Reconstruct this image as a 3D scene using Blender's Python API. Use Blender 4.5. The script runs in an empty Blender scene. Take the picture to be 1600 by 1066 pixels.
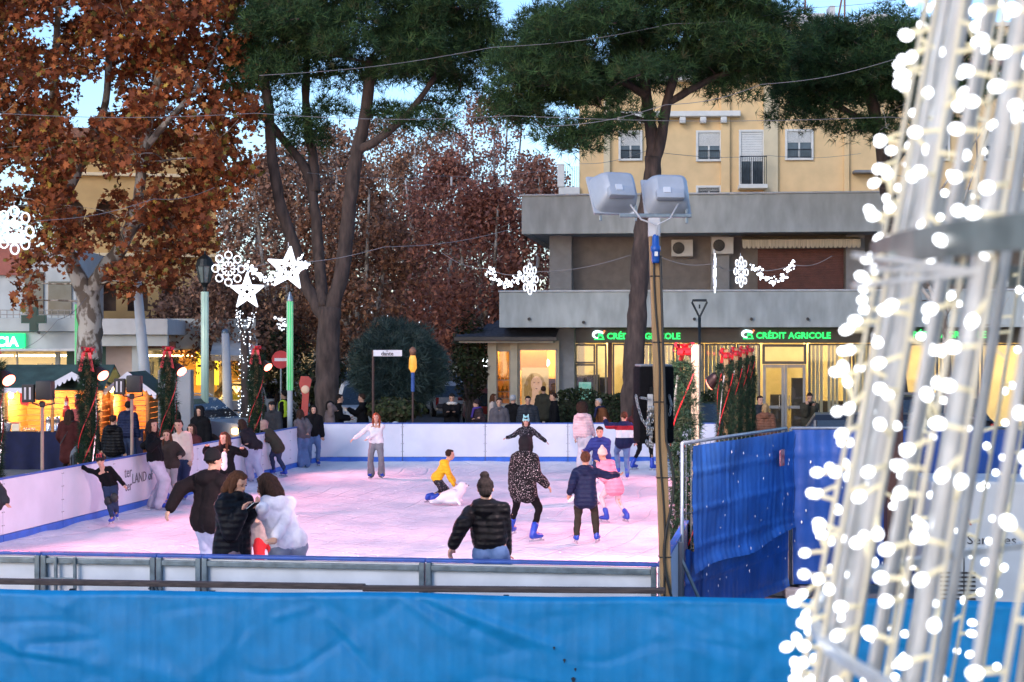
import bpy, bmesh, math, random
import numpy as np
from mathutils import Vector, Matrix, Quaternion, noise
rad = math.radians
sc = bpy.context.scene
col = sc.collection
random.seed(7); rng = np.random.default_rng(7)

# ------------------------------------------------------------------ camera, sky, sun, exposure
F, CX, HY, HC = 2600.0, 800.0, 533.0, 3.1          # focal length in photo pixels, image centre, eye height above the ice
cam = bpy.data.objects.new('camera', bpy.data.cameras.new('camera')); col.objects.link(cam)
cam.location = (0, 0, HC); cam.rotation_euler = (rad(90), 0, 0)
cam.data.sensor_width = 36; cam.data.lens = 36 * F / 1600
cam.data.clip_start = 0.05; cam.data.clip_end = 2000
cam.data.dof.use_dof = True; cam.data.dof.focus_distance = 30; cam.data.dof.aperture_fstop = 5.0
sc.camera = cam
world = bpy.data.worlds.new('World'); sc.world = world; world.use_nodes = True
SUN_EL, SUN_ROT = 12.0, 215.0
nt = world.node_tree; bg = nt.nodes['Background']
sky = nt.nodes.new('ShaderNodeTexSky'); sky.sky_type = 'NISHITA'; sky.sun_disc = False
sky.sun_elevation = rad(SUN_EL); sky.sun_rotation = rad(SUN_ROT); sky.air_density = 1.0; sky.dust_density = .4; sky.ozone_density = 4.0
tint = nt.nodes.new('ShaderNodeMix'); tint.data_type = 'RGBA'; tint.blend_type = 'MULTIPLY'; tint.inputs[0].default_value = 1.0
tint.inputs[7].default_value = (1.07, .96, .99, 1)             # dusk lavender over the whole sky
nt.links.new(sky.outputs[0], tint.inputs[6]); nt.links.new(tint.outputs[2], bg.inputs[0]); bg.inputs[1].default_value = 0.15
sun = bpy.data.objects.new('sun', bpy.data.lights.new('sun', 'SUN')); col.objects.link(sun)
sun.data.energy = 0.6; sun.data.angle = rad(25); sun.data.color = (1.0, 0.93, 0.9)
_d = Vector((math.sin(rad(SUN_ROT)) , math.cos(rad(SUN_ROT)), math.tan(rad(28)))).normalized()
sun.rotation_euler = _d.to_track_quat('Z', 'Y').to_euler()
sc.view_settings.view_transform = 'Standard'; sc.view_settings.look = 'None'
sc.view_settings.exposure = 1.25; sc.view_settings.gamma = 1.0
sc.render.engine = 'CYCLES'
sc.cycles.use_denoising = True
sc.cycles.max_bounces = 6; sc.cycles.diffuse_bounces = 3; sc.cycles.glossy_bounces = 3
sc.cycles.transmission_bounces = 6; sc.cycles.transparent_max_bounces = 12
sc.cycles.caustics_reflective = False; sc.cycles.caustics_refractive = False
sc.cycles.sample_clamp_indirect = 4.0

# ------------------------------------------------------------------ helpers
def at(x, y, Y):
    return Vector(((x - CX) / F * Y, Y, HC + (HY - y) / F * Y))
def ice_depth(y): return F * HC / (y - HY)
GZ = -0.12                                            # paving level; the ice is z = 0

def tag(o, label=None, cat=None, group=None, kind=None):
    if label: o['label'] = label
    if cat: o['category'] = cat
    if group: o['group'] = group
    if kind: o['kind'] = kind
    return o
def empty(name, loc=(0, 0, 0), rz=0.0, label=None, cat=None, group=None):
    o = bpy.data.objects.new(name, None); col.objects.link(o)
    o.location = loc; o.rotation_euler = (0, 0, rz); o.empty_display_size = 0.1
    return tag(o, label, cat, group)
def link(name, me, parent=None, loc=None):
    o = bpy.data.objects.new(name, me); col.objects.link(o)
    if parent: o.parent = parent
    if loc is not None: o.location = loc
    return o
def copy_tree(o, parent=None):
    c = o.copy(); col.objects.link(c); c.parent = parent
    for ch in o.children: copy_tree(ch, c)
    return c

MATS = {}
def M(name, c=(.5, .5, .5), rough=.6, metal=0.0, var=.12, vs=3.0, bump=0.0, bs=40.0, emit=None, es=0.0, stretch=(1, 1, 1), c2=None, spec=None, alpha=None, trans=0.0, detail=4, contrast=(.35, .65)):
    if name in MATS: return MATS[name]
    m = bpy.data.materials.new(name); m.use_nodes = True; MATS[name] = m
    n = m.node_tree; N = n.nodes; L = n.links; b = N['Principled BSDF']
    b.inputs['Roughness'].default_value = rough; b.inputs['Metallic'].default_value = metal
    if spec is not None: b.inputs['Specular IOR Level'].default_value = spec
    if trans: b.inputs['Transmission Weight'].default_value = trans
    tc = N.new('ShaderNodeTexCoord'); mp = N.new('ShaderNodeMapping'); mp.inputs['Scale'].default_value = stretch
    L.new(tc.outputs['Object'], mp.inputs[0])
    if var or c2:
        nz = N.new('ShaderNodeTexNoise'); nz.inputs['Scale'].default_value = vs; nz.inputs['Detail'].default_value = detail
        L.new(mp.outputs[0], nz.inputs['Vector'])
        rp = N.new('ShaderNodeValToRGB')
        a = c2 if c2 else tuple(v * (1 - var) for v in c); d = c if c2 else tuple(min(1, v * (1 + var)) for v in c)
        rp.color_ramp.elements[0].position = contrast[0]; rp.color_ramp.elements[1].position = contrast[1]
        rp.color_ramp.elements[0].color = (*a, 1); rp.color_ramp.elements[1].color = (*d, 1)
        L.new(nz.outputs[0], rp.inputs[0]); L.new(rp.outputs[0], b.inputs['Base Color'])
    else: b.inputs['Base Color'].default_value = (*c, 1)
    if bump:
        nb = N.new('ShaderNodeTexNoise'); nb.inputs['Scale'].default_value = bs; nb.inputs['Detail'].default_value = 5
        L.new(mp.outputs[0], nb.inputs['Vector'])
        bp = N.new('ShaderNodeBump'); bp.inputs['Strength'].default_value = bump; bp.inputs['Distance'].default_value = 0.02
        L.new(nb.outputs[0], bp.inputs['Height']); L.new(bp.outputs[0], b.inputs['Normal'])
    if emit:
        b.inputs['Emission Color'].default_value = (*emit, 1); b.inputs['Emission Strength'].default_value = es
    if alpha is not None: b.inputs['Alpha'].default_value = alpha
    m.diffuse_color = (*c, 1)
    return m
def attr_mat(name, rough=.7, trans=0.0):
    """leaf material: each leaf's own colour comes from the mesh attribute leafcol"""
    if name in MATS: return MATS[name]
    m = bpy.data.materials.new(name); m.use_nodes = True; MATS[name] = m
    n = m.node_tree; b = n.nodes['Principled BSDF']; b.inputs['Roughness'].default_value = rough
    a = n.nodes.new('ShaderNodeAttribute'); a.attribute_name = 'leafcol'
    n.links.new(a.outputs['Color'], b.inputs['Base Color'])
    b.inputs['Specular IOR Level'].default_value = .25
    if trans:
        t = n.nodes.new('ShaderNodeBsdfTranslucent'); n.links.new(a.outputs['Color'], t.inputs['Color'])
        mx = n.nodes.new('ShaderNodeMixShader'); mx.inputs[0].default_value = trans
        n.links.new(b.outputs[0], mx.inputs[1]); n.links.new(t.outputs[0], mx.inputs[2])
        n.links.new(mx.outputs[0], n.nodes['Material Output'].inputs[0])
    return m
def glass_mat(name, tint=(.9, .95, 1), alpha=.25, rough=.03):
    if name in MATS: return MATS[name]
    m = bpy.data.materials.new(name); m.use_nodes = True; MATS[name] = m
    n = m.node_tree; N = n.nodes; L = n.links
    for x in list(N):
        if x.type == 'BSDF_PRINCIPLED': N.remove(x)
    g = N.new('ShaderNodeBsdfGlossy'); g.inputs['Roughness'].default_value = rough
    t = N.new('ShaderNodeBsdfTransparent'); t.inputs[0].default_value = (*tint, 1)
    fr = N.new('ShaderNodeFresnel'); fr.inputs[0].default_value = 1.5
    ad = N.new('ShaderNodeMath'); ad.operation = 'ADD'; ad.inputs[1].default_value = alpha * .2
    mx = N.new('ShaderNodeMixShader')
    L.new(fr.outputs[0], ad.inputs[0]); L.new(ad.outputs[0], mx.inputs[0]); L.new(t.outputs[0], mx.inputs[1]); L.new(g.outputs[0], mx.inputs[2])
    L.new(mx.outputs[0], N['Material Output'].inputs[0])
    return m

class MB:
    def __init__(s): s.v = []; s.f = []; s.m = []
    def add(s, vs, fs, mi=0):
        o = len(s.v); s.v += [tuple(p) for p in vs]
        for f in fs: s.f.append(tuple(i + o for i in f)); s.m.append(mi)
        return s
    def box(s, c, d, rz=0.0, mi=0, rot=None):
        hx, hy, hz = d[0] / 2, d[1] / 2, d[2] / 2; R = rot or Matrix.Rotation(rz, 3, 'Z'); c = Vector(c)
        vs = [c + R @ Vector((x, y, z)) for z in (-hz, hz) for x, y in ((-hx, -hy), (hx, -hy), (hx, hy), (-hx, hy))]
        return s.add(vs, [(3, 2, 1, 0), (4, 5, 6, 7), (0, 1, 5, 4), (1, 2, 6, 5), (2, 3, 7, 6), (3, 0, 4, 7)], mi)
    def bevbox(s, c, d, b=.01, rz=0.0, mi=0, rot=None):
        """box with chamfered edges"""
        bm = bmesh.new(); bmesh.ops.create_cube(bm, size=1)
        for v in bm.verts: v.co = Vector((v.co.x * d[0], v.co.y * d[1], v.co.z * d[2]))
        bmesh.ops.bevel(bm, geom=bm.edges[:], offset=min(b, min(d) * .45), segments=2, profile=.6, affect='EDGES')
        R = rot or Matrix.Rotation(rz, 3, 'Z'); c = Vector(c)
        bm.verts.ensure_lookup_table(); bm.faces.ensure_lookup_table()
        s.add([c + R @ v.co for v in bm.verts], [[v.index for v in f.verts] for f in bm.faces], mi); bm.free(); return s
    def tube(s, pts, r, seg=8, mi=0, cap=True):
        pts = [Vector(p) for p in pts]; n = len(pts)
        rs = r if isinstance(r, (list, tuple)) else [r] * n
        vs = []; up = None
        for i, p in enumerate(pts):
            t = (pts[min(i + 1, n - 1)] - pts[max(i - 1, 0)])
            t = t.normalized() if t.length > 1e-9 else Vector((0, 0, 1))
            if up is None: up = t.orthogonal().normalized()
            else:
                up = up - t * up.dot(t)
                up = up.normalized() if up.length > 1e-6 else t.orthogonal().normalized()
            w = t.cross(up)
            for k in range(seg):
                a = 2 * math.pi * k / seg; vs.append(p + (up * math.cos(a) + w * math.sin(a)) * rs[i])
        fs = [(i * seg + k, i * seg + (k + 1) % seg, (i + 1) * seg + (k + 1) % seg, (i + 1) * seg + k) for i in range(n - 1) for k in range(seg)]
        if cap: fs += [tuple(range(seg - 1, -1, -1)), tuple((n - 1) * seg + k for k in range(seg))]
        return s.add(vs, fs, mi)
    def lathe(s, prof, seg=20, c=(0, 0, 0), mi=0, axis=None):
        """profile of (radius, height) turned about a vertical axis, or about axis"""
        c = Vector(c); q = Vector((0, 0, 1)).rotation_difference(Vector(axis)) if axis is not None else None
        vs = []
        for r, z in prof:
            for k in range(seg):
                a = 2 * math.pi * k / seg; p = Vector((r * math.cos(a), r * math.sin(a), z)); vs.append(c + (q @ p if q else p))
        n = len(prof)
        fs = [(i * seg + k, i * seg + (k + 1) % seg, (i + 1) * seg + (k + 1) % seg, (i + 1) * seg + k) for i in range(n - 1) for k in range(seg)]
        fs += [tuple(range(seg - 1, -1, -1)), tuple((n - 1) * seg + k for k in range(seg))]
        return s.add(vs, fs, mi)
    def ball(s, c, r, seg=12, rings=8, mi=0, sc_=(1, 1, 1), rot=None):
        c = Vector(c); vs = []; R = rot or Matrix.Identity(3)
        for i in range(rings + 1):
            th = math.pi * i / rings
            for k in range(seg):
                a = 2 * math.pi * k / seg
                vs.append(c + R @ Vector((r * sc_[0] * math.sin(th) * math.cos(a), r * sc_[1] * math.sin(th) * math.sin(a), r * sc_[2] * math.cos(th))))
        fs = [(i * seg + k, (i + 1) * seg + k, (i + 1) * seg + (k + 1) % seg, i * seg + (k + 1) % seg) for i in range(rings) for k in range(seg)]
        return s.add(vs, fs, mi)
    def prism(s, poly, d, o=(0, 0, 0), ax=(1, 0, 0), ay=(0, 0, 1), mi=0):
        """polygon in the plane (ax, ay) at o, pushed back by depth d along the plane's normal, centred"""
        o = Vector(o); ax = Vector(ax); ay = Vector(ay); nn = ax.cross(ay).normalized(); n = len(poly)
        vs = [o + ax * x + ay * y + nn * (d / 2) for x, y in poly] + [o + ax * x + ay * y - nn * (d / 2) for x, y in poly]
        fs = [tuple(range(n)), tuple(range(2 * n - 1, n - 1, -1))] + [(i, i + n, (i + 1) % n + n, (i + 1) % n) for i in range(n)]
        return s.add(vs, fs, mi)
    def mesh(s, name, mats, smooth=False):
        me = bpy.data.meshes.new(name); me.from_pydata(s.v, [], s.f)
        for m in (mats if isinstance(mats, (list, tuple)) else [mats]): me.materials.append(m)
        if any(s.m): me.polygons.foreach_set('material_index', s.m)
        if smooth: me.polygons.foreach_set('use_smooth', [True] * len(me.polygons))
        me.validate(); me.update(); return me
    def build(s, name, mats, parent=None, smooth=False, loc=None, auto=False):
        me = s.mesh(name, mats, smooth or auto)
        if auto: me.set_sharp_from_angle(angle=rad(35))
        return link(name, me, parent, loc)

def arrays_mesh(name, verts, tris, cols, mat, per_leaf_verts):
    """one mesh from numpy arrays, with one colour for each leaf"""
    me = bpy.data.meshes.new(name); nv, nf = len(verts), len(tris)
    me.vertices.add(nv); me.vertices.foreach_set('co', verts.astype(np.float32).ravel())
    me.loops.add(nf * 3); me.loops.foreach_set('vertex_index', tris.astype(np.int32).ravel())
    me.polygons.add(nf); me.polygons.foreach_set('loop_start', np.arange(0, nf * 3, 3, dtype=np.int32))
    me.polygons.foreach_set('loop_total', np.full(nf, 3, dtype=np.int32))
    at_ = me.attributes.new('leafcol', 'FLOAT_COLOR', 'POINT')
    c = np.ones((nv, 4), np.float32); c[:, :3] = np.repeat(cols, per_leaf_verts, axis=0); at_.data.foreach_set('color', c.ravel())
    me.materials.append(mat); me.update(calc_edges=True); return me
def rand_rot(n, r=rng):
    q = r.normal(size=(n, 4)); q /= np.linalg.norm(q, axis=1)[:, None]; w, x, y, z = q.T
    return np.stack([np.stack([1 - 2 * (y * y + z * z), 2 * (x * y - z * w), 2 * (x * z + y * w)], 1),
                     np.stack([2 * (x * y + z * w), 1 - 2 * (x * x + z * z), 2 * (y * z - x * w)], 1),
                     np.stack([2 * (x * z - y * w), 2 * (y * z + x * w), 1 - 2 * (x * x + y * y)], 1)], 1)
def scatter(name, pts, sizes, tmpl_v, tmpl_t, palette, mat, rots=None, weights=None, jitter=.18):
    n = len(pts); tv = np.array(tmpl_v, float); tt = np.array(tmpl_t, int)
    Rm = rand_rot(n) if rots is None else rots
    v = np.einsum('nij,kj->nki', Rm, tv) * np.asarray(sizes)[:, None, None] + np.asarray(pts)[:, None, :]
    t = tt[None] + (np.arange(n) * len(tv))[:, None, None]
    pal = np.array(palette, float); ci = rng.choice(len(pal), n, p=weights)
    c = pal[ci] * (1 + rng.normal(0, jitter, (n, 1))); c = np.clip(c, 0.002, 1)
    return arrays_mesh(name, v.reshape(-1, 3), t.reshape(-1, 3), c, mat, len(tv))
def rots_facing(dirs, r=rng):
    """rotation matrices whose z axis is dirs, with random spin"""
    z = dirs / np.maximum(np.linalg.norm(dirs, axis=1), 1e-9)[:, None]
    a = r.normal(size=z.shape); x = a - z * np.sum(a * z, 1)[:, None]; x /= np.linalg.norm(x, axis=1)[:, None]
    y = np.cross(z, x); return np.stack([x, y, z], 2)

PENDING = []                                           # meshes grown by modifiers, all evaluated once at the end
def pend(o): PENDING.append(o); return o
def flush():
    if not PENDING: return
    bpy.context.view_layer.update(); dg = bpy.context.evaluated_depsgraph_get(); out = []
    for o in PENDING:
        me = bpy.data.meshes.new_from_object(o.evaluated_get(dg), depsgraph=dg); out.append((o, me))
    for o, me in out:
        mats = [s.material for s in o.material_slots]
        if o.type == 'MESH':
            o.modifiers.clear(); o.data = me
            if not me.materials:
                for m in mats: me.materials.append(m)
        else:
            n = bpy.data.objects.new(o.name + '_', me); nm = o.name; par = o.parent; mw = o.matrix_local.copy()
            bpy.data.objects.remove(o); n.name = nm; col.objects.link(n); n.parent = par; n.matrix_local = mw
    PENDING.clear()
def text(name, body, size, mat, parent, loc, rot=(rad(90), 0, 0), ext=.01, bold=0.0, align='LEFT', sx=1.0):
    cu = bpy.data.curves.new(name, 'FONT'); cu.body = body; cu.size = size; cu.extrude = ext; cu.offset = bold; cu.align_x = align
    cu.resolution_u = 2; cu.materials.append(mat)
    o = link(name, cu, parent, loc); o.rotation_euler = rot; o.scale = (sx, 1, 1); return pend(o)

class Frame:
    """a facade's own axes: u along the wall, v back from it, w up, and where a photo pixel meets it"""
    def __init__(s, O, ang): s.O = Vector(O); s.a = ang; s.U = Vector((math.cos(ang), math.sin(ang), 0)); s.V = Vector((-math.sin(ang), math.cos(ang), 0))
    def uw(s, x, y, v=0.0):
        d = Vector(((x - CX) / F, 1, (HY - y) / F)); c = Vector((0, 0, HC))
        t = (s.O + s.V * v - c).dot(s.V) / d.dot(s.V); p = c + d * t - s.O
        return p.dot(s.U), p.z
    def u(s, x, v=0.0): return s.uw(x, HY, v)[0]
    def w(s, y, x, v=0.0): return s.uw(x, y, v)[1]
# ------------------------------------------------------------------ ground, road, ice
m_pave = M('paving', (.2, .19, .18), .85, var=.25, vs=1.5, bump=.3, bs=30)
m_asph = M('asphalt', (.055, .055, .06), .9, var=.25, vs=4, bump=.4, bs=120)
m_kerb = M('kerb_stone', (.35, .34, .32), .8, var=.2, vs=6, bump=.2)
m_paint = M('road_paint', (.75, .75, .72), .6, var=.2, vs=8)
tag(MB().add([(-400, -30, GZ), (400, -30, GZ), (400, 900, GZ), (-400, 900, GZ)], [(0, 1, 2, 3)]).build('ground', m_pave), kind='structure')
RD = [(-60, 47.5), (60, 44.5), (60, 50.0), (-60, 53.5)]
tag(MB().add([(x, y, GZ + .004) for x, y in RD], [(0, 1, 2, 3)]).build('road', m_asph), kind='structure')
tag(MB().add([(x, y, GZ + .008) for x, y in ((-6.2, 53), (-.6, 53), (-1.0, 300), (-12, 300))], [(0, 1, 2, 3)]).build('avenue', m_asph), kind='structure')
k = MB()
for i in range(60):
    x = -58 + i * 2.0
    for (ya, yb) in ((47.3, 44.3), ):
        y = ya + (yb - ya) * (x + 60) / 120; k.bevbox((x, y, GZ + .06), (1.97, .15, .13), .02, math.atan2(yb - ya, 120))
tag(k.build('kerb', m_kerb), kind='structure')
mk = MB()
for i in range(14):
    x = -30 + i * 4.5; y = 50.4 - x * .028; mk.box((x, y, GZ + .013), (2.0, .12, .006), -.028)
tag(mk.build('road_marking', m_paint), kind='structure')

FR, FL, BL, BR = Vector((1.35, 15.48, 0)), Vector((-9.1, 16.95, 0)), Vector((-4.88, 42.2, 0)), Vector((5.85, 42.25, 0))
def ice_material():
    m = bpy.data.materials.new('ice'); m.use_nodes = True; n = m.node_tree; N = n.nodes; L = n.links; b = N['Principled BSDF']
    tc = N.new('ShaderNodeTexCoord')
    def nz(scale, detail, st=(1, 1, 1), rot=0):
        mp = N.new('ShaderNodeMapping'); mp.inputs['Scale'].default_value = st; mp.inputs['Rotation'].default_value = (0, 0, rot)
        t = N.new('ShaderNodeTexNoise'); t.inputs['Scale'].default_value = scale; t.inputs['Detail'].default_value = detail
        L.new(tc.outputs['Object'], mp.inputs[0]); L.new(mp.outputs[0], t.inputs['Vector']); return t
    a = nz(.5, 6); c = nz(2.2, 8, (1, .35, 1), .5); d = nz(14, 6); e = nz(3.0, 7, (.25, 1.6, 1), -.3)
    ad = N.new('ShaderNodeMath'); ad.operation = 'ADD'; L.new(a.outputs[0], ad.inputs[0]); L.new(c.outputs[0], ad.inputs[1])
    rp = N.new('ShaderNodeValToRGB'); r = rp.color_ramp
    r.elements[0].position = .34; r.elements[0].color = (.60, .66, .74, 1); r.elements[1].position = .62; r.elements[1].color = (.86, .87, .89, 1)
    hf = N.new('ShaderNodeMath'); hf.operation = 'MULTIPLY'; hf.inputs[1].default_value = .5
    L.new(ad.outputs[0], hf.inputs[0]); L.new(hf.outputs[0], rp.inputs[0]); L.new(rp.outputs[0], b.inputs['Base Color'])
    rr = N.new('ShaderNodeMapRange'); rr.inputs[1].default_value = .4; rr.inputs[2].default_value = .6; rr.inputs[3].default_value = .38; rr.inputs[4].default_value = .8
    L.new(a.outputs[0], rr.inputs[0]); L.new(rr.outputs[0], b.inputs['Roughness'])
    s1 = N.new('ShaderNodeMath'); s1.operation = 'ADD'; L.new(d.outputs[0], s1.inputs[0]); L.new(e.outputs[0], s1.inputs[1])
    for sc_, ro, di in ((.55, .35, 14), (.8, 1.2, 11), (.45, 2.3, 18)):  # curved skate cuts
        mp = N.new('ShaderNodeMapping'); mp.inputs['Rotation'].default_value = (0, 0, ro); L.new(tc.outputs['Object'], mp.inputs[0])
        wv = N.new('ShaderNodeTexWave'); wv.inputs['Scale'].default_value = sc_; wv.inputs['Distortion'].default_value = di; wv.inputs['Detail'].default_value = 1.0; wv.inputs['Detail Scale'].default_value = .35; L.new(mp.outputs[0], wv.inputs['Vector'])
        cr = N.new('ShaderNodeMapRange'); cr.inputs[1].default_value = .0; cr.inputs[2].default_value = .035; cr.inputs[3].default_value = -.55; cr.inputs[4].default_value = 0; L.new(wv.outputs[1], cr.inputs[0])
        s2 = N.new('ShaderNodeMath'); s2.operation = 'ADD'; L.new(s1.outputs[0], s2.inputs[0]); L.new(cr.outputs[0], s2.inputs[1]); s1 = s2
    bp = N.new('ShaderNodeBump'); bp.inputs['Strength'].default_value = .9; bp.inputs['Distance'].default_value = .05
    L.new(s1.outputs[0], bp.inputs['Height']); L.new(bp.outputs[0], b.inputs['Normal'])
    return m
m_ice = ice_material()
g = MB(); NI, NJ = 60, 130; vs = []
for j in range(NJ + 1):
    for i in range(NI + 1):
        t, q = i / NI, j / NJ; p = (FL.lerp(FR, t)).lerp(BL.lerp(BR, t), q)
        edge = min(t, 1 - t, q, 1 - q)
        z = .012 * noise.noise((p.x * .9, p.y * .9, 0)) + .02 * noise.noise((p.x * 2.7, p.y * 1.6, 3)) + (.05 * math.exp(-edge * 60))
        vs.append((p.x, p.y, z))
fs = [(j * (NI + 1) + i, j * (NI + 1) + i + 1, (j + 1) * (NI + 1) + i + 1, (j + 1) * (NI + 1) + i) for j in range(NJ) for i in range(NI)]
tag(g.add(vs, fs).build('ice', m_ice, smooth=True), kind='structure')

# snow scraped into small heaps and crumbs on the ice
sn = MB(); rs = random.Random(3)
for i in range(420):
    t, q = rs.random(), rs.random() ** 1.4; p = (FL.lerp(FR, t)).lerp(BL.lerp(BR, t), q); r = rs.uniform(.005, .016)
    sn.ball((p.x, p.y, .02), r, 5, 3, sc_=(1.4, 1.2, .6))
tag(sn.build('scraped_snow', M('snow', (.88, .89, .91), .9, var=.05)), 'loose white crumbs of scraped snow scattered over the ice', 'snow', kind='stuff')

# ------------------------------------------------------------------ rink boards
m_board = M('board_white', (.66, .68, .74), .32, var=.07, vs=1.4, bump=.06, bs=8)
m_kick = M('board_blue', (.02, .13, .55), .4, var=.12, vs=5)
m_seam = M('board_seam', (.12, .13, .15), .6)
m_steel = M('frame_steel', (.16, .2, .22), .45, .5, var=.25, vs=9, bump=.15, bs=50)
m_cap = M('cap_blue', (.03, .1, .4), .45, var=.2, vs=6)
m_screw = M('screw', (.08, .08, .09), .4, .8)
HB = 1.0
def barrier(P, Q, inward, label, step=2.1, frames_out=False, first=0.0):
    d = (Q - P); Lg = d.length; a = math.atan2(d.y, d.x); t = empty('rink_barrier', P, a, label, 'rink barrier')
    si = 1 if inward else -1                          # local +y or -y is the ice side
    x = 0.0; edges = [0.0]
    nx = first if first else step
    while nx < Lg - .3: edges.append(nx); nx += step
    edges.append(Lg)
    for e0, e1 in zip(edges[:-1], edges[1:]):
        w = e1 - e0 - .014; cx = (e0 + e1) / 2
        MB().bevbox((cx, -si * .03, .16 + (HB - .16) / 2), (w, .05, HB - .165), .008).build('panel', m_board, t)
        MB().bevbox((cx, -si * .026, .07), (w, .058, .17), .006).build('kick_strip', m_kick, t)
        MB().bevbox((cx, -si * .03, HB + .012), (w + .01, .075, .028), .008).build('top_cap', m_cap, t)
        b = MB()
        for zz in (.08, .3, .5, .72, .93):
            for xx in (e0 + .03, e1 - .03): b.lathe([(.008, 0), (.008, .006)], 6, (xx, -si * .004, zz), axis=(0, si, 0))
        tag(b.build('screw', m_screw, t), kind='stuff')
    for e in edges:
        MB().box((e, -si * .07, HB / 2 - .06), (.05, .06, HB + .08)).build('post', m_seam if not frames_out else m_steel, t)
        if not frames_out: MB().tube([(e, -si * .09, .8), (e, -si * .5, GZ)], .018, 6).build('brace', m_steel, t)
    return t, edges
lb, _ = barrier(FL, BL, False, 'long white rink boards with blue kick strip running past the market stalls')
bb, _ = barrier(BL, BR, False, 'white rink boards with blue kick strip across the far end of the ice', first=2.1)
rb, _ = barrier(FR, BR, True, 'rink boards leading back from the timber floodlight pole beside the blue fence')
# the near boards are seen from outside: white sheets in a steel frame
d = FR - FL; Lf = d.length; a = math.atan2(d.y, d.x)
nb = empty('rink_barrier', FL, a, 'near rink boards seen from behind with grey steel frames and blue cap', 'rink barrier')
frn = Frame(FL, a)
EX = [frn.u(x) for x in (-640, -300, 65, 245, 316, 665, 1027)]
m_back = M('board_back', (.74, .74, .75), .5, var=.1, vs=2.5, bump=.08, bs=10)
for e0, e1 in zip(EX[:-1], EX[1:]):
    w = e1 - e0; cx = (e0 + e1) / 2
    MB().bevbox((cx, .03, .5), (w - .012, .03, .98), .006).build('panel', m_back, nb)
    MB().bevbox((cx, .05, HB + .014), (w - .004, .12, .03), .008).build('top_cap', m_cap, nb)
    for zz in (HB - .05, .62, .05):
        if zz == .62 and w < 1.0: continue
        MB().bevbox((cx, -.012, zz), (w - .12, .05, .05), .006).build('frame_rail', m_steel, nb)
    for xx in (e0 + .032, e1 - .032): MB().bevbox((xx, -.014, .45), (.052, .056, 1.1), .006).build('frame_post', m_steel, nb)
for x0, x1 in ((72, 120),):                            # a small door hatch in the frame
    u0, u1 = frn.u(x0), frn.u(x1)
    MB().bevbox(((u0 + u1) / 2, -.045, .77), (u1 - u0, .03, .04), .006).build('hatch_rail', m_steel, nb)
    for uu in (u0 + (u1 - u0) * .38, u1): MB().bevbox((uu, -.047, .6), (.03, .03, .78), .006).build('hatch_post', m_steel, nb)
for x in (236, 241, 660):
    u = frn.u(x); MB().tube([(u, -.05, .70), (u + .03, -.07, .74), (u + .05, -.05, .66)], .014, 6).build('latch', m_steel, nb)
# printing on the long boards
m_print = M('print_grey', (.16, .16, .19), .6, var=.25, vs=30)
dl = BL - FL; al = math.atan2(dl.y, dl.x); fl = Frame(FL, al)
for body, x, y, sz in (('ter', 194, 747, .28), ('LAND of', 206, 756, .26), ('ter', 195, 768, .26)):
    u, w = fl.uw(x, y, .003); text('lettering', body, sz, m_print, lb, (u, -.003 if True else 0, w), ext=.0015)

# timber handrail in front of the near boards
m_rail = M('weathered_timber', (.06, .04, .035), .8, c2=(.12, .085, .07), vs=6, stretch=(.6, 8, 8), bump=.3, bs=30)
hr = empty('handrail', at(0, 910, 15.3) * 1.0, 0, 'brown timber handrail on short black posts before the near boards', 'handrail'); hr.location = (0, 0, 0)
pa, pb_, pc = at(-160, 906, 15.55), at(567, 917, 15.0), at(1040, 923, 14.85)
for p, q in ((pa, pb_ + Vector((.02, 0, 0))), (pb_ + Vector((0, -.01, -.012)), pc)):
    dd = (q - p); L_ = dd.length; rot = dd.to_track_quat('X', 'Z').to_matrix()
    MB().bevbox((p + q) / 2, (L_, .09, .05), .012, rot=rot).build('rail', m_rail, hr)
for x in (123, 345, 568, 800, 1010):
    t = (x + 160) / 1200; p = pa.lerp(pc, t); MB().box((p.x, p.y, (p.z + GZ) / 2 - .03), (.05, .05, p.z - GZ - .06)).build('post', M('black_steel', (.02, .02, .022), .5, .4), hr)

# ------------------------------------------------------------------ bank building
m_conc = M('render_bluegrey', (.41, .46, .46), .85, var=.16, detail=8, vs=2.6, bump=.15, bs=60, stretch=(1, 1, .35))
m_conc2 = M('band_edge', (.52, .55, .57), .8, var=.1, vs=3)
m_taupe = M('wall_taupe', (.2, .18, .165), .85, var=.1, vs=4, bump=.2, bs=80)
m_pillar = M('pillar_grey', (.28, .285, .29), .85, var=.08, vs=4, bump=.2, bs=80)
m_alu = M('dark_aluminium', (.10, .095, .09), .4, .5, var=.1)
m_alu2 = M('grey_aluminium', (.3, .29, .28), .4, .5, var=.1)
m_cream = M('interior_cream', (.78, .66, .38), .8, var=.06)
m_blind = M('blind_cream', (.8, .7, .45), .8, var=.12, vs=6, stretch=(6, 6, .2))
m_glass = glass_mat('window_glass')
m_lamp = M('ceiling_lamp', (1, .9, .7), .5, emit=(1, .74, .36), es=12, var=0)
bk = Frame((at(780, 533, 54.3).x, 54.3, 0), rad(-6.5))
bank = empty('bank_building', (bk.O.x, bk.O.y, 0), bk.a, 'two storey blue grey bank with recessed balcony and green lit signs', 'building')
def band(name, x0, y0, y1, v0, v1, uend, mat, par=bank):
    u0 = bk.u(x0, v0); w0, w1 = bk.w(y1, x0, v0), bk.w(y0, x0, v0)
    return MB().bevbox(((u0 + uend) / 2, (v0 + v1) / 2, (w0 + w1) / 2), (uend - u0, v1 - v0, w1 - w0), .02).build(name, mat, par), u0, w0, w1
UE = 26.0
b1, pu0, pw0, pw1 = band('parapet', 780, 457, 512, 0, .25, UE, m_conc)
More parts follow.
